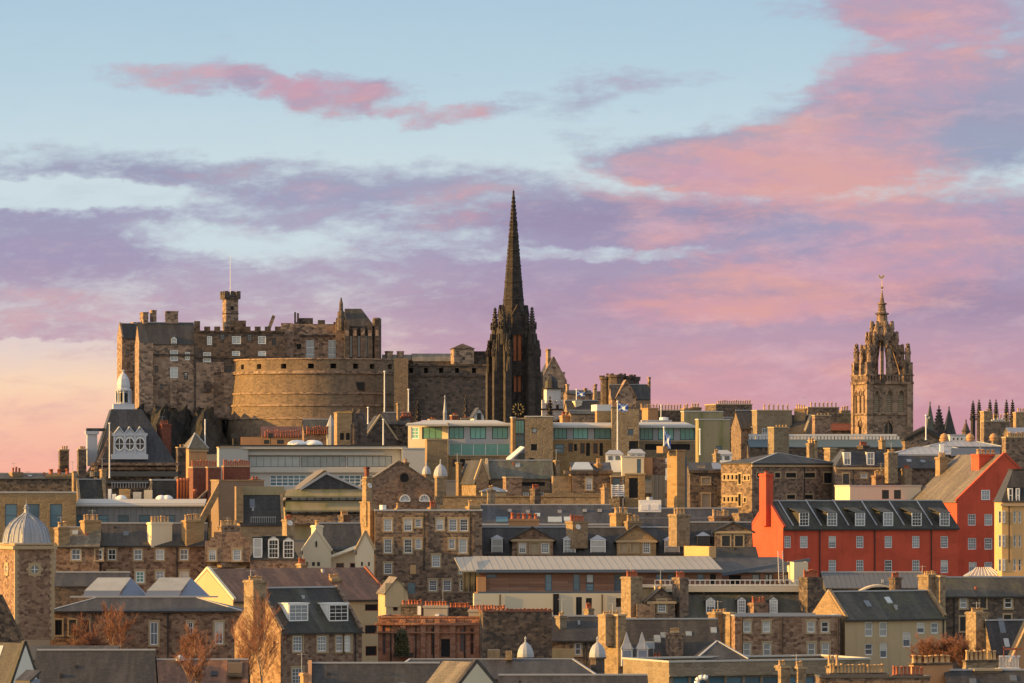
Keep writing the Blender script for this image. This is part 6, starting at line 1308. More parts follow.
# ================================================================ red building
s = house('red_building', 'long bright red rendered building with black slate roof and six white dormers', 765, 783, 958, 528, 501.5, 24, g=32, wall='red_paint', rm='slate_black', base=600, st='sash', sk='L', skm='red_paint', sur=False,
          win=[(783.5+1, 536, 791, 548), (800, 536, 808, 548)]+R(536, 548, 7.5, 832.5, 860, 888.5, 916, 944.5)+R(560, 573, 7.5, 832.5, 860, 888.5, 916, 944.5), do=[(u_, 512, u_+10.5, 526, 'shed', 'sash', {'wm': 'slate_black', 'rm': 'slate_black'}) for u_ in (798.5, 826.5, 854.5, 882.5, 911, 939)],
          ch=[(763, 776, 471, 505, 1, None, 2.4, 'red_paint', 'pot_red', .4)], pipes=[819.5, 874.5, 931], cat='building')
q = MB()
for u_ in (794, 822, 849.5, 877.5, 905, 933): x = s.lx(u_); q.bar((x, .2, s.ze+.4), (x, s.D/2, s.zr+.25), .16, .14)
s.part(q, 'lead_flashing', 'lead_flash', s.roof)
b_ = house('x', '', 790, 957, 1052, 501, 455, 24, g=46, roof='y', wall='red_paint', rm='slate_tan', base=600, st='sash', sur=False, gut=False, sk='y', skm='red_paint', win=[(981, 490, 989.5, 500), (968, 514, 976, 525.5), (984.5, 514, 992.5, 525.5), (968, 538, 976.5, 549.5), (984.5, 538, 992.5, 549.5), (969, 562, 977, 572), (984.5, 562, 992.5, 572)])
b_.chim(976, 1003, 449, 470, 4, 3, 2.5, 'red_paint', 'pot_buff', .8); b_.chim(938, 950, 452, 472, 3, 14, 1.5, 'ashlar', 'pot_buff', .8); merge(s, b_)
s = house('yellow_house', 'bright yellow house with slim paired windows beside the tall red gable', 700, 1002, 1060, 502.5, 470, .6, d=10, roof='mansard', wall='yellow_paint', rm='slate', base=600, st='plate', win=[(q_, v_, q_+2.6, v_+12) for v_ in (511, 535, 559) for q_ in (998.5, 1002.5, 1013.5, 1018.5)], do=[(1008, 488, 1013, 502, 'flat', 'plate', {'wm': 'white_paint'}), (1015.5, 488, 1020, 502, 'flat', 'plate', {'wm': 'white_paint'})], sur=False, corn=True, pipes=[1009])
# yellow block, zinc roof hall
s = house('yellow_wall_block', 'small bright yellow rendered end wall of a low roof by the zinc hall', 725, 709, 716, 546.5, None, 28, g=25, roof='flat', wall='yellow_paint', cope=None, base=600); q = house('x', '', 727, 710, 758, 559, 547.5, 4, d=8, wall='render_beige', rm='slate_black', base=600, gut=False, lead=False); merge(s, q)
s = house('timber_hall', 'modern timber clad hall with a wide ribbed zinc roof and cream lower storey', 700, 480, 722, 571, 557, 3, d=20, roof='shed', wall='timber', rm='zinc', base=600, st='blue', gut=False, sur=False, ov=.9, cat='hall',
          win=[(486, 574, 497, 578, 'blue'), (545, 574, 552, 591, 'blue'), (573, 574, 580, 591, 'blue'), (586, 574, 594, 583, 'bluepale'), (586, 583.5, 594, 591, 'blue'), (614, 574, 622, 591, 'blue'), (656, 574, 663, 581, 'blue'), (668, 574, 674, 581, 'blue'), (697, 574, 704, 582, 'blue'), (710, 574, 716, 590, 'void')])
s.part(MB().box(-.6, s.W+.5, -1.15, -.85, s.lz(572.5), s.lz(569.5)), 'fascia', 'blue_frame')
s.part(MB().slab([(-2.7, -1.0, s.ze+.1), (-.1, -1.0, s.ze+.1), (-.1, 14, s.lz(558)), (-3.2, 10, s.lz(558.5))], .2), 'roof_wing', 'zinc')
q = MB(); 
for i in range(4): x = -2.3+i*.75; q.box(x-.04, x+.04, .3+(3-i)*.5, .4+(3-i)*.5, s.lz(592), s.ze-.1)
s.part(q, 'glazing_post', 'blue_frame'); m_ = MB(); m_.poly((-2.4, 2.2, s.lz(592)), (0, .45, s.lz(592)), (0, .45, s.ze-.2), (-2.4, 2.2, s.ze)); s.part(m_, 'glazing', 'glass_dark'); s.bx('brick_pier', 'orange_tile', 477, 577, 486, 592, -.5, 1.2)
s.part(MB().box(-.3, s.W, -.55, -.003, s.lz(593.2), s.lz(591.5)), 'floor_band', 'blue_frame')
c_ = house('x', '', 699.4, 474, 640, 593.3, None, 3, d=3, roof='flat', wall='render_cream', cope=None, base=625, st='dark', win=[(553, 593.8, 559, 616), (576, 597, 582, 615), (586, 598, 592, 607), (616, 598, 622, 607)], sur=False, pipes=[500, 602])
r_ = house('x', '', 712, 722, 797, 573, 558, 8, d=14, roof='shed', wall='timber', rm='slate', base=600, st='bluepale', win=[(752, 574, 760, 582.5), (765, 574, 773, 582.5), (784, 574, 793, 581), (729, 575, 741, 592, 'void')], sur=False, gut=False); r_.part(MB().bar((r_.lx(716), -1.2, r_.lz(575)), (r_.lx(808), -1.2, r_.lz(560)), .4, .5), 'fascia', 'blue_frame')
r2 = house('x', '', 709, 794, 808, 562, None, 8, d=5, roof='flat', wall='render_cream', cope=None, base=590); merge(s, c_, r_, r2)
s = Bd('deck_rail', 'pale rooftop deck with white railing at the timber hall', 'deck', 694, 655, 3, None, 592); m_ = MB(); L_ = s.lx(800)
m_.box(0, L_, 0, 1.5, 0, s.lz(586)); s.part(m_, 'deck', 'cream_panel'); m_ = MB()
for i in range(30): x = L_*i/29; m_.box(x-.04, x+.04, -.05, .03, s.lz(586), s.lz(580))
m_.box(0, L_, -.06, .04, s.lz(580.5), s.lz(579.8)); s.part(m_, 'railing', 'white_paint')
s = Bd('roof_ladder', 'pale upright steel ladder leaning on the roof edge before the red building', 'ladder', 692, 779, 5, None, 583); m_ = MB(); z = s.lz(551)
for x in (0, .65): m_.tube((x, 0, 0), (x, 1.0, z), .06)
for i in range(13): m_.tube((0, i/13, z*(i+.5)/13), (.65, i/13, z*(i+.5)/13), .04, None, 4)
s.part(m_, 'rails', 'lead_flash')
# low corrugated shed below the red building
s = house('corrugated_shed', 'long low black corrugated roof along the foot of the red building', 705, 826, 926, 588, 573, 2, d=12, wall='concrete_dark', rm='dark_zinc', base=610, gut=False)
s.part(MB().lathe(0, 0, [(3.4, 0), (3.4, .2), (0.05, .2)], 24), 'x', 'concrete') if False else None
m_ = MB(); a, b_ = s.lx(856, -2), s.lx(902, -2); zc = s.lz(592)
for i in range(10):
    t0, t1 = i/10, (i+1)/10; h0, h1 = 1.1*sin(pi*t0), 1.1*sin(pi*t1); m_.slab([(a+(b_-a)*t0, -3, zc+h0), (a+(b_-a)*t1, -3, zc+h1), (a+(b_-a)*t1, 0, zc+h1), (a+(b_-a)*t0, 0, zc+h0)], .25)
s.part(m_, 'canopy', 'cream_panel')
# ================================================================ second row (about 620-690 m)
s = house('school', 'long low rubble school with hipped slate roof, behind bare birches', 650, 50, 240, 612, 597, 2, d=12, roof='hip', hin=6, wall='rubble_warm', rm='slate', base=680, st='four', win=[(55, 620, 62, 635, 'dark'), (69, 620, 76, 635, 'dark'), (82, 620, 89, 635, 'dark'), (150, 622, 158, 645, 'four'), (187.5, 622, 193, 634, 'four'), (215, 622, 223, 644, 'four')], cat='school')
for (u0, u1, u2) in ((88, 131, 148), (150, 191, 210)):
    y = 9; a, b_, c_ = s.lx(u0, y), s.lx(u1, y), s.lx(u2, y); z0, z1 = s.lz(597, b_, y), s.lz(577.5, b_, y)
    m_ = MB(); m_.slab([(a-.3, y-2.6, s.lz(590, b_, y)), (b_-1.2, y-2.6, s.lz(590, b_, y)), (b_, y, z1), (a+1.3, y, z1)], .15); s.part(m_, 'skylight', 'glass_blind')
    m_ = MB(); m_.poly((b_-1.5, y-2.8, z0), (c_, y-1, z0), (b_, y, z1-.05)); m_.poly((c_, y-1, z0), (c_, y+3, z0), (b_, y, z1-.05)); m_.poly((a-.6, y-2.8, z0), (b_-1.5, y-2.8, z0), (b_-1.2, y-2.65, s.lz(590.5, b_, y)), (a-.3, y-2.65, s.lz(590.5, b_, y))); s.part(m_, 'skylight_cheek', 'lead_blue')
s.part(MB().box(s.lx(70, 6), s.lx(218, 6), 5.6, 6.4, s.lz(597.5, 10, 6), s.lz(596, 10, 6)), 'lead_gutter', 'lead_flash')
s = house('rust_roof_house', 'wide rust red slate roofed house with cream gable edge and dark little windows', 670, 233, 392, 600, 569, 31, d=15, roof='x', sk='L', skm='render_cream', wall='render_beige', rm='tile_rust', base=670, gut=True, st='brown', win=[(365, 604, 378, 611), (365, 625, 377, 634), (365.5, 646, 377, 656), (384, 604, 390, 611)], sur=False, lead=False)
s.part(MB().bar((s.W, .0, s.ze+.1), (s.W, s.D/2, s.zr+.2), .3, .25), 'gable_tile', 'panel_red', s.roof); s.chim(328, 346, 574, 600, 4, 4, 2.2, 'rubble_pale', 'pot_buff', .6)
s2 = house('x', '', 668, 386, 408, 592, 578, 10, d=7, roof='y', wall='render_beige', rm='slate_tan', base=640, gut=False, win=[(393, 604, 398, 611, 'brown'), (407.8, 583, 415, 594, 'blue')], sur=False); s2.bx('pale_panels', 'render_beige', 385, 583, 404, 607, -.1, .09); merge(s, s2)
s = house('glowing_gable_house', 'rubble house with a tall sunlit gable, black slate roof and two white dormers', 612, 281, 362, 631, 588.5, 34, g=46, wall='rubble_warm', rm='slate_black', base=700, st='sash', win=[(293, 636, 302.5, 651.5), (317.5, 636, 327, 651.5), (336, 635.5, 343, 651.5), (344, 635.5, 351, 651.5), (292, 668, 303, 684)], sk='LR', skm='rubble', do=[(288, 604, 308, 621, 'flat', 'sash', {'wm': 'white_paint', 'rm': 'white_paint'}), (328, 604, 348, 621, 'flat', 'sash', {'wm': 'white_paint', 'rm': 'white_paint'})], pipes=[355], sur=True)
s.chim(248, 272, 576, 612, 6, None, 2.4, 'rubble_pale', 'pot_buff', .5)
# harled gable skin proud of the stone
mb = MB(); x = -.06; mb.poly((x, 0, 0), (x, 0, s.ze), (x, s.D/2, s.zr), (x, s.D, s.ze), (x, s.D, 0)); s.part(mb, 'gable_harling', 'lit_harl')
# red sandstone block
s = house('red_sandstone_block', 'ornate red sandstone block with bay fronts, grey rendered chimney walls and rows of red pots', 628, 378, 482, 618, None, -7, d=9, roof='flat', wall='red_sandstone', cope='red_sandstone', base=690, st='redsash', win=[(382, 622, 386, 655), (394, 634, 402, 656, 'void'), (420, 628, 424, 655), (431, 628, 434, 655), (441, 639, 450, 657, 'void'), (460, 628, 464, 652), (470, 628, 474, 655)], sur=False, pipes=[391, 416, 433.5, 464.5])
s.part(MB().box(-.3, s.W+.3, -.5, -.003, s.lz(625), s.lz(622.5)).box(-.3, s.W+.3, -.4, -.003, s.lz(633), s.lz(631.5)), 'cornice', 'red_sandstone')
for u_ in (403, 423, 437, 453, 477): s.bx('pilaster', 'red_sandstone', u_-2.5, 619, u_+2.5, 660, -.35, .34)
for (u0, u1, vt, vb, mt, n, y) in ((400, 423, 600, 620, 'rubble_dark', 7, 2), (423, 448, 601, 628, 'render_grey', 8, 1.2), (448, 470, 603, 632, 'rubble_dark', 8, 2.4), (468, 506, 605, 630, 'render_grey', 12, .6)):
    s.chim(u0, u1, vt, vb, n, y, 1.2, mt, 'pot_red', .55)
for u_, v_ in ((437, 617), (485, 625)): s.bx('white_vent', 'white_paint', u_-2, v_-3, u_+2, v_+2, .3, .3) if u_ == 485 else s.bx('white_vent', 'white_paint', u_-2, v_-3, u_+2, v_+2, .9, .25)
s.bx('diamond_sign', 'white_paint', 417.5, 606, 421, 615, 1.7, .2)
s2 = house('x', '', 622, 483, 552, 612, None, 6, d=5, roof='flat', wall='rubble_dark', cope='brick_red', base=690); pots(s2, 484, 552, 608, 612, 16, 1, 'pot_red'); merge(s, s2)
s.bx('balcony_plant_tub', 'black_iron', 393, 653, 412, 657, -1.1, .8)
# small slate house w/ chimney
s = house('slate_cottage', 'small slate roofed cottage behind two little lead domes', 645, 549, 604, 640, 617, 3, d=9, wall='rubble', rm='slate', base=690, win=[(575, 643, 581, 655, 'plate')], ch=[(556, 567, 612, 640, 2, 2, 1.2, 'sandstone_grey', 'pot_buff', .5)], pipes=[586])
s.bx('garden_wall', 'mossy_concrete', 552, 649, 574, 662, -2, 1)
domelet(525.5, 680, 657, 636, 590, 8.5, 'little pale lead dome rising behind the long slate ridge', 'dome_turret', 'lead_flash', 'rubble_dark')
s = domelet(597.5, 690, 657, 636, 588, 8.5, 'little grey lead dome on a dark round turret at the slate roof end', 'dome_turret', 'lead_flash', 'castle_dark')
# tenement with dormers behind
s = house('dormer_tenement', 'stone tenement with mossy slate roof, three gabled dormers and tall red-potted chimneys', 690, 641, 802, 617, 588, 3, d=11, wall='rubble', rm='slate_moss', base=670, st='sash', do=[(705.5, 596, 715.5, 613, 'gable', 'sash', {'wm': 'slate'}), (737, 596, 746, 613, 'gable', 'sash', {'wm': 'slate'}), (769, 596, 778, 613, 'gable', 'sash', {'wm': 'slate'})],
          ch=[(622, 643, 571, 616, 5, -.3, 3.2, 'rubble_pale', 'pot_red', .8), (673, 689, 571, 616, 5, -.2, 2.6, 'rubble', 'pot_red', .9), (749, 769, 597, 618, 4, -1, 1.5, 'rubble_warm', 'pot_red', .8), (800, 823, 570, 618, 8, -.3, 2.4, 'rubble_dark', 'pot_red', 1.0)])
cottage_gable(s, 648, 675, 589, 601, 640, [(658, 600, 666, 612)], 'rubble'); s.chim(658, 665, 580, 592, 1, -.6, .9, 'sandstone_new'); s.bx('parapet', 'rubble', 637, 604, 655, 625, -1.4, 1); s.part(MB().box(0, s.W, 5.2, 6.2, s.zr+.1, s.zr+.5), 'lead_ridge', 'concrete', s.roof)
# tenement flat top
s = house('tan_tenement', 'flat topped tan rubble tenement with eight white windows in two rows', 642, 735, 840, 616.5, None, 6, d=9, roof='flat', wall='rubble_warm', cope='lead_flash', base=690, st='plate', win=R(621.5, 632.5, 7.5, 747, 766.5, st='blind')+R(621.5, 632.5, 7.5, 811, 825)+R(643, 656, 7.5, 747, 767)+R(643, 656, 7.5, 811.5, 825.5, st='blind'), pipes=[742, 782, 838], cat='tenement')
q = house('x', '', 645, 730, 735, 614, None, 34, g=18, roof='flat', wall='rubble_pale', base=690); q.chim(712, 734, 609, 617, 4, 1.6, 1.6, 'rubble_pale', 'pot_buff', .4); merge(s, q)
# slate house with twin lead spirelets
s = house('spirelet_house', 'dark slate house with pair of pointed lead louvre spirelets and lead hips', 618, 626, 722, 661, 620, 5, d=10, wall='rubble', rm='slate_brown', base=700, sky=[(686, 633, 692, 637), (711, 629, 717, 634), (646, 643, 655, 650), (661, 634, 667, 639)], gut=True, sk='', ov=.3)
s2 = house('x', '', 616, 618, 626, 616, None, 30, g=15, roof='flat', wall='orange_tile', base=700); s2.wall.data.materials[0] = M['rubble_pale']; s2.chim(602, 627, 611, 620, 5, 1.0, 1.8, 'rubble_pale', 'pot_buff', .4)
s.chim(667, 684, 628, 662, 6, -.6, 2.0, 'rubble', 'pot_buff', .6); s.chim(651, 664, 653, 662, 2, -1.0, 1, 'brick_red', 'pot_red', .5)
s3 = house('x', '', 612, 698, 746, 660, 641, 5, d=9, roof='hip', hin=4, wall='rubble', rm='slate', base=700)
for u_ in (626.5, 642):
    x = s.lx(u_, -2); r = .85; z = lambda v: s.lz(v, x, -2)
    o = s.part(MB().box(x-r*.8, x+r*.8, -2-r*.8, -2+r*.8, z(666), z(649)), 'spirelet', 'white_stone'); s.part(MB().lathe(x, -2, [(r*1.35, z(649)), (r*.7, z(643)), (.05, z(632))], 4, pi/4), 'spirelet_cap', 'lead', o); s.part(MB().box(x-r*.6, x+r*.6, -2-r*.84, -2-r*.81, z(660), z(650.5)), 'louvre', 'lead_blue', o)
merge(s, s2, s3)
# beige harled house
s = house('beige_house', 'beige harled house with mossy slate roof, sunlit gable and scattered white windows', 646, 845, 946, 618, 592, 30, g=33, wall='render_beige', rm='slate_moss', base=700, st='plate', win=[(865, 622, 873, 636.5), (879.5, 622, 887.5, 636.5), (917, 622.5, 925, 633.5), (931, 622.5, 938.5, 633.5), (903, 632, 911, 647), (865, 643.5, 873, 655), (880, 643, 887.5, 658)], sk='LR', skm='ashlar', sur=False, pipes=[839.5, 943], cat='house')
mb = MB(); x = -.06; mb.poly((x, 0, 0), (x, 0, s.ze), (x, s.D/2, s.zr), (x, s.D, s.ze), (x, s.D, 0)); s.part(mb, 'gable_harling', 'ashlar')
# right dark house
s = house('mossy_roof_house', 'dark rubble house with green mossy slate roof and big sunlit chimney gable', 684, 944, 1060, 596, 578, 10, d=10, wall='rubble_dark', rm='slate_moss', base=680, st='plate', win=[(960, 597.5, 967, 608), (980, 597.5, 986, 608, 'dark'), (1004.5, 597.5, 1012, 608), (960, 617, 967, 631, 'dark'), (1004, 615, 1011, 620, 'dark')], pipes=[954])
q = house('x', '', 682, 940, 945.5, 577, None, 40, g=18, roof='flat', wall='rubble_pale', base=680); q.chim(924, 946, 571, 580, 5, 1, 2, 'rubble_pale', 'pot_buff', .5); merge(s, q)
s = house('glass_lantern', 'white framed glass roof lantern behind the mossy roof', 705, 970, 1001, 577, 568, 2, d=5, roof='hip', hin=1.2, wall='white_paint', rm='glass_blind', base=585, gut=False, cat='roof lantern'); q = MB()
for i in range(9): t = i/8; q.bar((s.W*t, -.3, s.ze+.2), (1.2+(s.W-2.4)*t, 2.45, s.zr+.1), .07, .07)
s.part(q, 'glazing_bar', 'white_paint')
# sunlit chimney house
s = house('lit_chimney_house', 'grey slate house between a broad sunlit chimney and an orange skewed gable', 632, 992, 1050, 650, 621, 22, g=12, wall='rubble_pale', rm='slate', base=700, gut=False, sky=[(1005, 640, 1010, 648)])
s.chim(971, 992, 608, 660, 6, 2, 2.4, 'rubble_pale', 'pot_buff', .5); q = house('x', '', 624, 1012, 1060, 662, 610, 28, g=6, roof='y', wall='orange_tile', rm='slate', base=700, gut=False, sk='y', skm='ashlar'); merge(s, q)
# ================================================================ front row (545-600 m)
house('corner_cottage', 'grey slate roofed cottage with white gable at the lower corner', 560, -30, 12, 684, 643.5, -38, g=27, wall='render_white', rm='slate', base=705, gut=False, lead=False, sk='R', skm='slate_black', ov=.5)
s = Bd('bay_roof', 'small dark lean-to bay against the white corner gable', 'bay', 552, 19, -38, None, 700); s.part(MB().slab([(0, -.6, s.lz(680)), (2.2, -.6, s.lz(680)), (2.2, 1.2, s.lz(670)), (0, 1.2, s.lz(670))], .3), 'roof', 'slate_blue'); s.part(MB().box(.1, 2.1, -.3, 1.2, 0, s.lz(679)), 'wall', 'lead_blue')
house('long_slate_roof', 'long plain dark slate roof across the lower edge left of the rust shed', 572, 34, 152, 690, 651, 1, d=11, wall='rubble', rm='slate', base=705, gut=False)
house('back_slate_roof', 'narrow strip of slate ridge peeping over the long dark roof', 590, 28, 116, 660, 646.5, 1, d=9, wall='rubble', rm='slate_brown', base=700, gut=False, lead=False)
s = house('rust_shed', 'rust brown tiled roof with a little dark roof box, below the school', 592, 152, 246, 690, 660.5, 1, d=11, wall='rubble', rm='tile_rust', base=705, gut=False); s.bx('roof_box', 'render_brown', 228, 663, 242, 676, 2.0, 3); s.part(MB().lathe(s.lx(178), 5, [(.5, s.zr), (.5, s.zr+.4), (.05, s.zr+.7)], 8), 'roof_vent', 'lead_flash')
m_ = MB(); a, b_ = s.lx(227, 1.9), s.lx(243, 1.9); m_.slab([(a, 1.6, s.lz(676)), (b_, 1.6, s.lz(676)), (b_-.4, 4, s.lz(661)), (a, 4, s.lz(661))], .2); s.part(m_, 'box_roof', 'slate_brown')
house('wide_slate_roof', 'wide grey slate roof with orange coping at the left end, lower edge', 562, 308, 440, 700, 664, 2, d=11, wall='rubble_pale', rm='slate', base=710, gut=False, sk='L', skm='orange_tile', ch=[(300, 308, 673, 690, 0, 2, 1.4, 'orange_tile')])
s = house('mid_slate_roof', 'broad slate roof with bright ridge and hipped end before the red sandstone block', 580, 384, 600, 680, 659, 1, d=12, wall='rubble_dark', rm='slate', base=705, gut=False, roof='hip', hin=3); s.bx('tile_stack', 'ashlar', 506, 651, 512, 660, 5, 1); s.bx('roof_hatch', 'slate_tan', 488, 650, 500, 660, 6, 2)
house('edge_slate_roof', 'dark slate roof strip along the lower edge below the little domes', 548, 500, 648, 700, 676, 1, d=9, wall='rubble_dark', rm='slate', base=712, gut=False)
house('cream_gable_house', 'tan roofed cottage with cream gable facing right at the lower edge', 545, 420, 453, 694, 662.5, -40, g=48, wall='render_cream', rm='slate_tan', base=712, gut=False, lead=False, sk='R', skm='slate_brown', ov=.4)
s = house('ochre_parapet_block', 'long flat ochre parapet wall with sunlit end and dark glass below', 596, 669, 870, 661, None, 24, g=46, roof='flat', wall='sandstone_grey', cope='concrete', base=705, st='blue', win=[(655+18*i, 676.5, 655+18*i+15.5, 690) for i in range(1, 11)], sur=False, cat='building')
s.part(MB().box(-.15, s.W, -.5, -.003, s.lz(676.5), s.lz(675)), 'ledge', 'sandstone_grey')
s = Bd('roof_cowl', 'curved white metal roof cowl before the ochre parapet', 'roof cowl', 575, 697, 0, None, 690); q = MB(); pts = [(0, 0, 0), (0, 0, s.lz(681)), (.25, 0, s.lz(678.5)), (.7, 0, s.lz(677)), (1.2, 0, s.lz(678.5))]
for p_, q_ in zip(pts, pts[1:]): q.tube(p_, q_, .32, None, 10)
s.part(q, 'pipe', 'white_paint', None, True)
s = house('pot_bank_left', 'slim stone stack with sunlit cap, nearer the cowl on the ochre block', 580, 781, 790, 668, None, 30, g=3, roof='flat', wall='rubble_pale', base=705, cat='chimney'); s.root.name = 'slim_stack'; s.chim(778, 790, 660, 669, 3, .2, 1.0, 'rubble_pale', 'pot_buff', .6)
s = house('slim_stack', 'slim stone stack with sunlit cap, nearer the long bank of pots', 580, 798, 806, 669, None, 30, g=2.5, roof='flat', wall='rubble_pale', base=705, cat='chimney'); s.chim(796, 807, 661, 670, 3, .2, 1.0, 'rubble_pale', 'pot_buff', .6)
def bank(label, u0, u1, vt, vp, vb, D, n, yaw=12, g=3, wall='rubble_pale', mat='pot_buff', tall=1.0):
    s = house('pot_bank', label, D, u0, u1, vp, None, yaw, g=g, roof='flat', wall=wall, cope='rubble_dark', base=vb, cat='chimney'); pm = pot_mesh(mat); wv = s.lx(u1)-s.lx(u0)
    for i in range(n):
        p = link('chimney_pot', pm, s.root); x = wv*(i+.5)/n; z = s.ze+.2; h = s.lz(vt, x, s.D/2)-z; p.location = (x, s.D/2+RND.uniform(-.15, .15), z); k = max(1.0, wv/n/.42)*.92; p.scale = (k, k, h/.95*RND.uniform(.88, 1.05))
    return s
bank('tall lit pots clustered at the tan tenement foot', 829, 840, 655, 668, 710, 575, 3)
bank('long bank of orange pots with black rooftop mast, lower edge', 830, 886, 664, 675, 710, 560, 15)
bank('bank of orange red pots beside the broad orange block', 893, 925, 666, 677, 710, 556, 8, mat='pot_red')
bank('broad orange chimney block topped by seven fat pots', 914, 953, 655, 665, 710, 565, 7, 18, 5, 'orange_tile')
bank('stepped orange pots behind the reddish bush', 966, 998, 650, 662, 712, 600, 7, 14, 3)
s = house('dark_edge_stack', 'dark brick stack with flat cap in the lower right corner', 566, 975, 1002, 671, None, 6, d=3, roof='flat', wall='rubble_dark', base=712, cat='chimney')
house('corner_slate_roof', 'dark slate roof filling the lower right corner', 562, 950, 1050, 700, 671, 2, d=9, wall='rubble', rm='slate', base=712, gut=False)
house('lower_pots_roof', 'low dark parapet roof under the banks of pots', 552, 820, 930, 678, None, 2, d=5, roof='flat', wall='rubble', cope='concrete_dark', base=712)
s = Bd('balcony', 'white slatted balcony with red rail beside the stepped orange pots', 'balcony', 606, 999, 4, None, 690); m_ = MB()
for i in range(14): m_.box(i*.18, i*.18+.08, -.05, 0, s.lz(668), s.lz(657))
m_.box(0, 2.6, -.08, .02, s.lz(657), s.lz(655.5)).box(0, 2.6, 0, 1.5, s.lz(671), s.lz(668)); s.part(m_, 'railing', 'white_paint'); s.part(MB().box(0.5, 2.8, -.2, -.1, s.lz(650), s.lz(648)).box(.5, .6, -.2, -.1, s.lz(657), s.lz(646)).box(2.0, 2.1, -.2, -.1, s.lz(657), s.lz(646)), 'red_rail', 'panel_red')
# ================================================================ bare trees
def bare_tree(u, vb, vt, D, label, seed, spread=.5, n0=5, mat='twigs', lean=0.0, group='bare winter trees', dens=1.0):
    s = Bd('bare_tree', label, 'tree', D, u, 0, group, vb+12); rr = random.Random(seed); H = s.lz(vt); tr, tw = MB(), MB()
    def grow(p, d, L, r, lev):
        segs = 3; q = p
        for i in range(segs):
            d2 = (d+Vector((rr.gauss(0, .16), rr.gauss(0, .16), rr.gauss(.04, .08)))).normalized(); e = q+d2*(L/segs)
            (tr if lev < 2 else tw).tube(q, e, max(r*(1-.22*i), .012), max(r*(1-.22*(i+1)), .009), 5 if lev < 2 else 3)
            if lev < 4:
                for _ in range(2 if lev < 3 else (3 if rr.random() < dens else 1)):
                    if lev == 0 and i == 0: continue
                    az = rr.uniform(0, 2*pi); t = rr.uniform(.45, 1.0)*spread*1.5
                    c = (d2+Vector((cos(az)*t, sin(az)*t, rr.uniform(-.05, .35)))).normalized(); grow(q+(e-q)*rr.random(), c, L*rr.uniform(.42, .66), max(r*.5, .013), lev+1)
            q, d = e, d2
    for k in range(n0):
        az = rr.uniform(0, 2*pi); t = 0 if k == 0 else rr.uniform(.1, .5)*spread
        grow(Vector((rr.uniform(-.3, .3)*(k > 0), rr.uniform(-.3, .3)*(k > 0), 0)), Vector((cos(az)*t+lean, sin(az)*t, 1)).normalized(), H*(.68 if k == 0 else rr.uniform(.45, .62)), .13 if k == 0 else .08, 0)
    s.part(tr, 'trunk', 'birch_bark'); s.part(tw, 'crown', mat)
bare_tree(118, 655, 604, 632, 'pale trunked bare birch before the school wall', 3, .5, 3, dens=.8)
bare_tree(84, 655, 618, 640, 'dark bushy bare tree in front of the arched school windows', 4, .6, 5, 'twigs', dens=.8)
bare_tree(98, 660, 628, 628, 'reddish bare bush between the dark tree and the birch', 9, .8, 5, dens=.8)
bare_tree(190, 676, 632, 606, 'red twigged bare tree against the right half of the school', 5, .5, 4, dens=.8)
bare_tree(196, 690, 645, 585, 'low bare sapling standing over the rust shed', 12, .6, 3, dens=.3)
bare_tree(262, 692, 604, 600, 'tall bare birch in front of the glowing gable', 6, .42, 2, dens=.55)
bare_tree(245, 690, 618, 604, 'second bare birch at the left edge of the glowing gable', 7, .45, 2, dens=.55)
bare_tree(945, 664, 632, 612, 'dense rust coloured bare bush beside the beige house', 8, 1.0, 9)
bare_tree(925, 664, 636, 614, 'smaller rust coloured bush nearest the beige house wall', 10, 1.0, 8)
bare_tree(965, 664, 634, 610, 'rust coloured bush nearest the broad sunlit chimney', 11, 1.0, 8)
def shrub(u, vb, vt, D, wpx, label, seed):
    s = Bd('evergreen_shrub', label, 'shrub', D, u, 0, None, vb); rr = random.Random(seed); m_ = MB(); H = s.lz(vt); w = wpx*D/F
    m2 = MB()
    for _ in range(9): m2.tube((0, 0, 0), (rr.uniform(-w, w)*.5, rr.uniform(-.5, .5), H*rr.uniform(.5, .9)), .05, .02, 4)
    for _ in range(1500):
        a = rr.uniform(0, 2*pi); r = sqrt(rr.random()); z = rr.random(); x, y, z = cos(a)*r*w*.5*(1-.5*z*z), sin(a)*r*.8, .15+z*H*(.85+.25*rr.random()); q = Vector((rr.gauss(0, 1), rr.gauss(0, 1), rr.gauss(0, 1))).normalized(); o = q.orthogonal().normalized(); e = .11
        m_.poly((x+q.x*e, y+q.y*e, z+q.z*e), (x+o.x*e, y+o.y*e, z+o.z*e), (x-q.x*e, y-q.y*e, z-q.z*e), (x-o.x*e, y-o.y*e, z-o.z*e))
    s.part(m_, 'foliage', 'olive_leaf'); s.part(m2, 'stem', 'birch_bark')
shrub(402, 657, 632, 620, 16, 'dark olive shrub on the red sandstone balcony', 2)

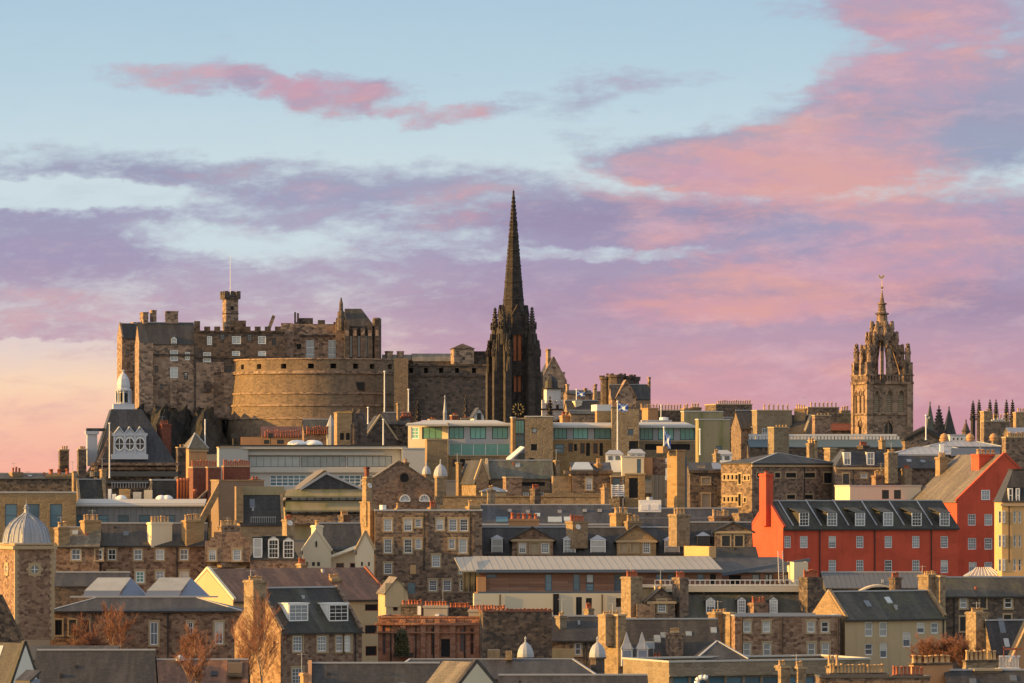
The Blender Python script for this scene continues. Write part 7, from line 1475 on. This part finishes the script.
# small stacks and gables packed between the rows
def stub(label, u0, u1, vt, vb, D, mat, n, pot='pot_buff', yaw=30):
    s = Bd('chimney_stack', label, 'chimney', D, u0, yaw, None, vb); s.wallm, s.D = mat, 2.0; k = D/F; T = (u1-u0)*k; dd = min(1.8, T*.45/sin(radians(yaw))); w = (T-dd*sin(radians(yaw)))/cos(radians(yaw)); zt = s.lz(vt); x0 = dd*sin(radians(yaw))/cos(radians(yaw))
    ph = .75 if n else 0
    s.part(MB().box(x0, x0+w, 0, dd, 0, zt-ph-.3).box(x0-.12, x0+w+.12, -.12, dd+.12, zt-ph-.3, zt-ph-.08).box(x0, x0+w, 0, dd, zt-ph-.08, zt-ph), 'stack', mat)
    pm = pot_mesh(pot)
    for i in range(n): p = link('chimney_pot', pm, s.root); p.location = (x0+w*(i+.5)/n, dd/2, zt-ph-.02); q = min(1.8, max(1, w/n/.4*.8)); p.scale = (q, q, ph*RND.uniform(.8, 1.1))
for a in (('short sunlit stack on the ledge above the blue slate roof, nearest the tall tenement', 487, 495, 485, 505, 806, 'rubble_pale', 2), ('sooty stack with red pots at the middle of the ledge above the blue slate roof', 530, 541, 484, 505, 808, 'rubble_dark', 4, 'pot_red'),
          ('buff stack beside the roof cabinet above the blue slate roof', 601, 609, 483, 505, 806, 'ashlar', 2), ('slim stack rising from the slate roof beside the warehouse face', 713, 720, 449, 475, 868, 'rubble_pale', 2),
          ('broad sooty stack behind the slate mansard with red pots', 858, 870, 441, 460, 870, 'rubble_dark', 5, 'pot_red'), ('little buff stack behind the teal roof end near the crown tower', 879, 886, 436, 455, 950, 'rubble_pale', 2),
          ('square brown stack in front of the white office end', 402, 409, 458, 486, 905, 'rubble_warm', 2), ('slim stack between the domes and the grey slate hall', 462, 468, 466, 490, 842, 'rubble_pale', 2, 'pot_red'),
          ('sunlit stack behind the sunken slate roof, near the louvred hall', 279, 287, 490, 520, 800, 'ashlar', 3), ('dark stack with buff pots behind the cream hall roof', 338, 350, 510, 535, 745, 'rubble_dark', 4),
          ('stone stack with red pots at the rust roof house ridge', 296, 307, 558, 580, 690, 'rubble_pale', 4, 'pot_red'), ('buff stack behind the timber hall at the yellow wall', 716, 726, 531, 556, 745, 'rubble_pale', 3),
          ('sooty stack with red pots against the corrugated shed', 890, 902, 572, 596, 694, 'rubble_dark', 4, 'pot_red'), ('sunlit stack behind the slate cottage by the cream storey', 584, 594, 603, 625, 668, 'rubble_pale', 3, 'pot_red'),
          ('tan stack behind the skylit school roof, right of its skylights', 224, 233, 574, 600, 684, 'rubble_pale', 3), ('brown stack on the skyline roofs left of the broad tan tenement wall', 697, 704, 421, 440, 1000, 'rubble_warm', 2, 'pot_red')):
    stub(*a)
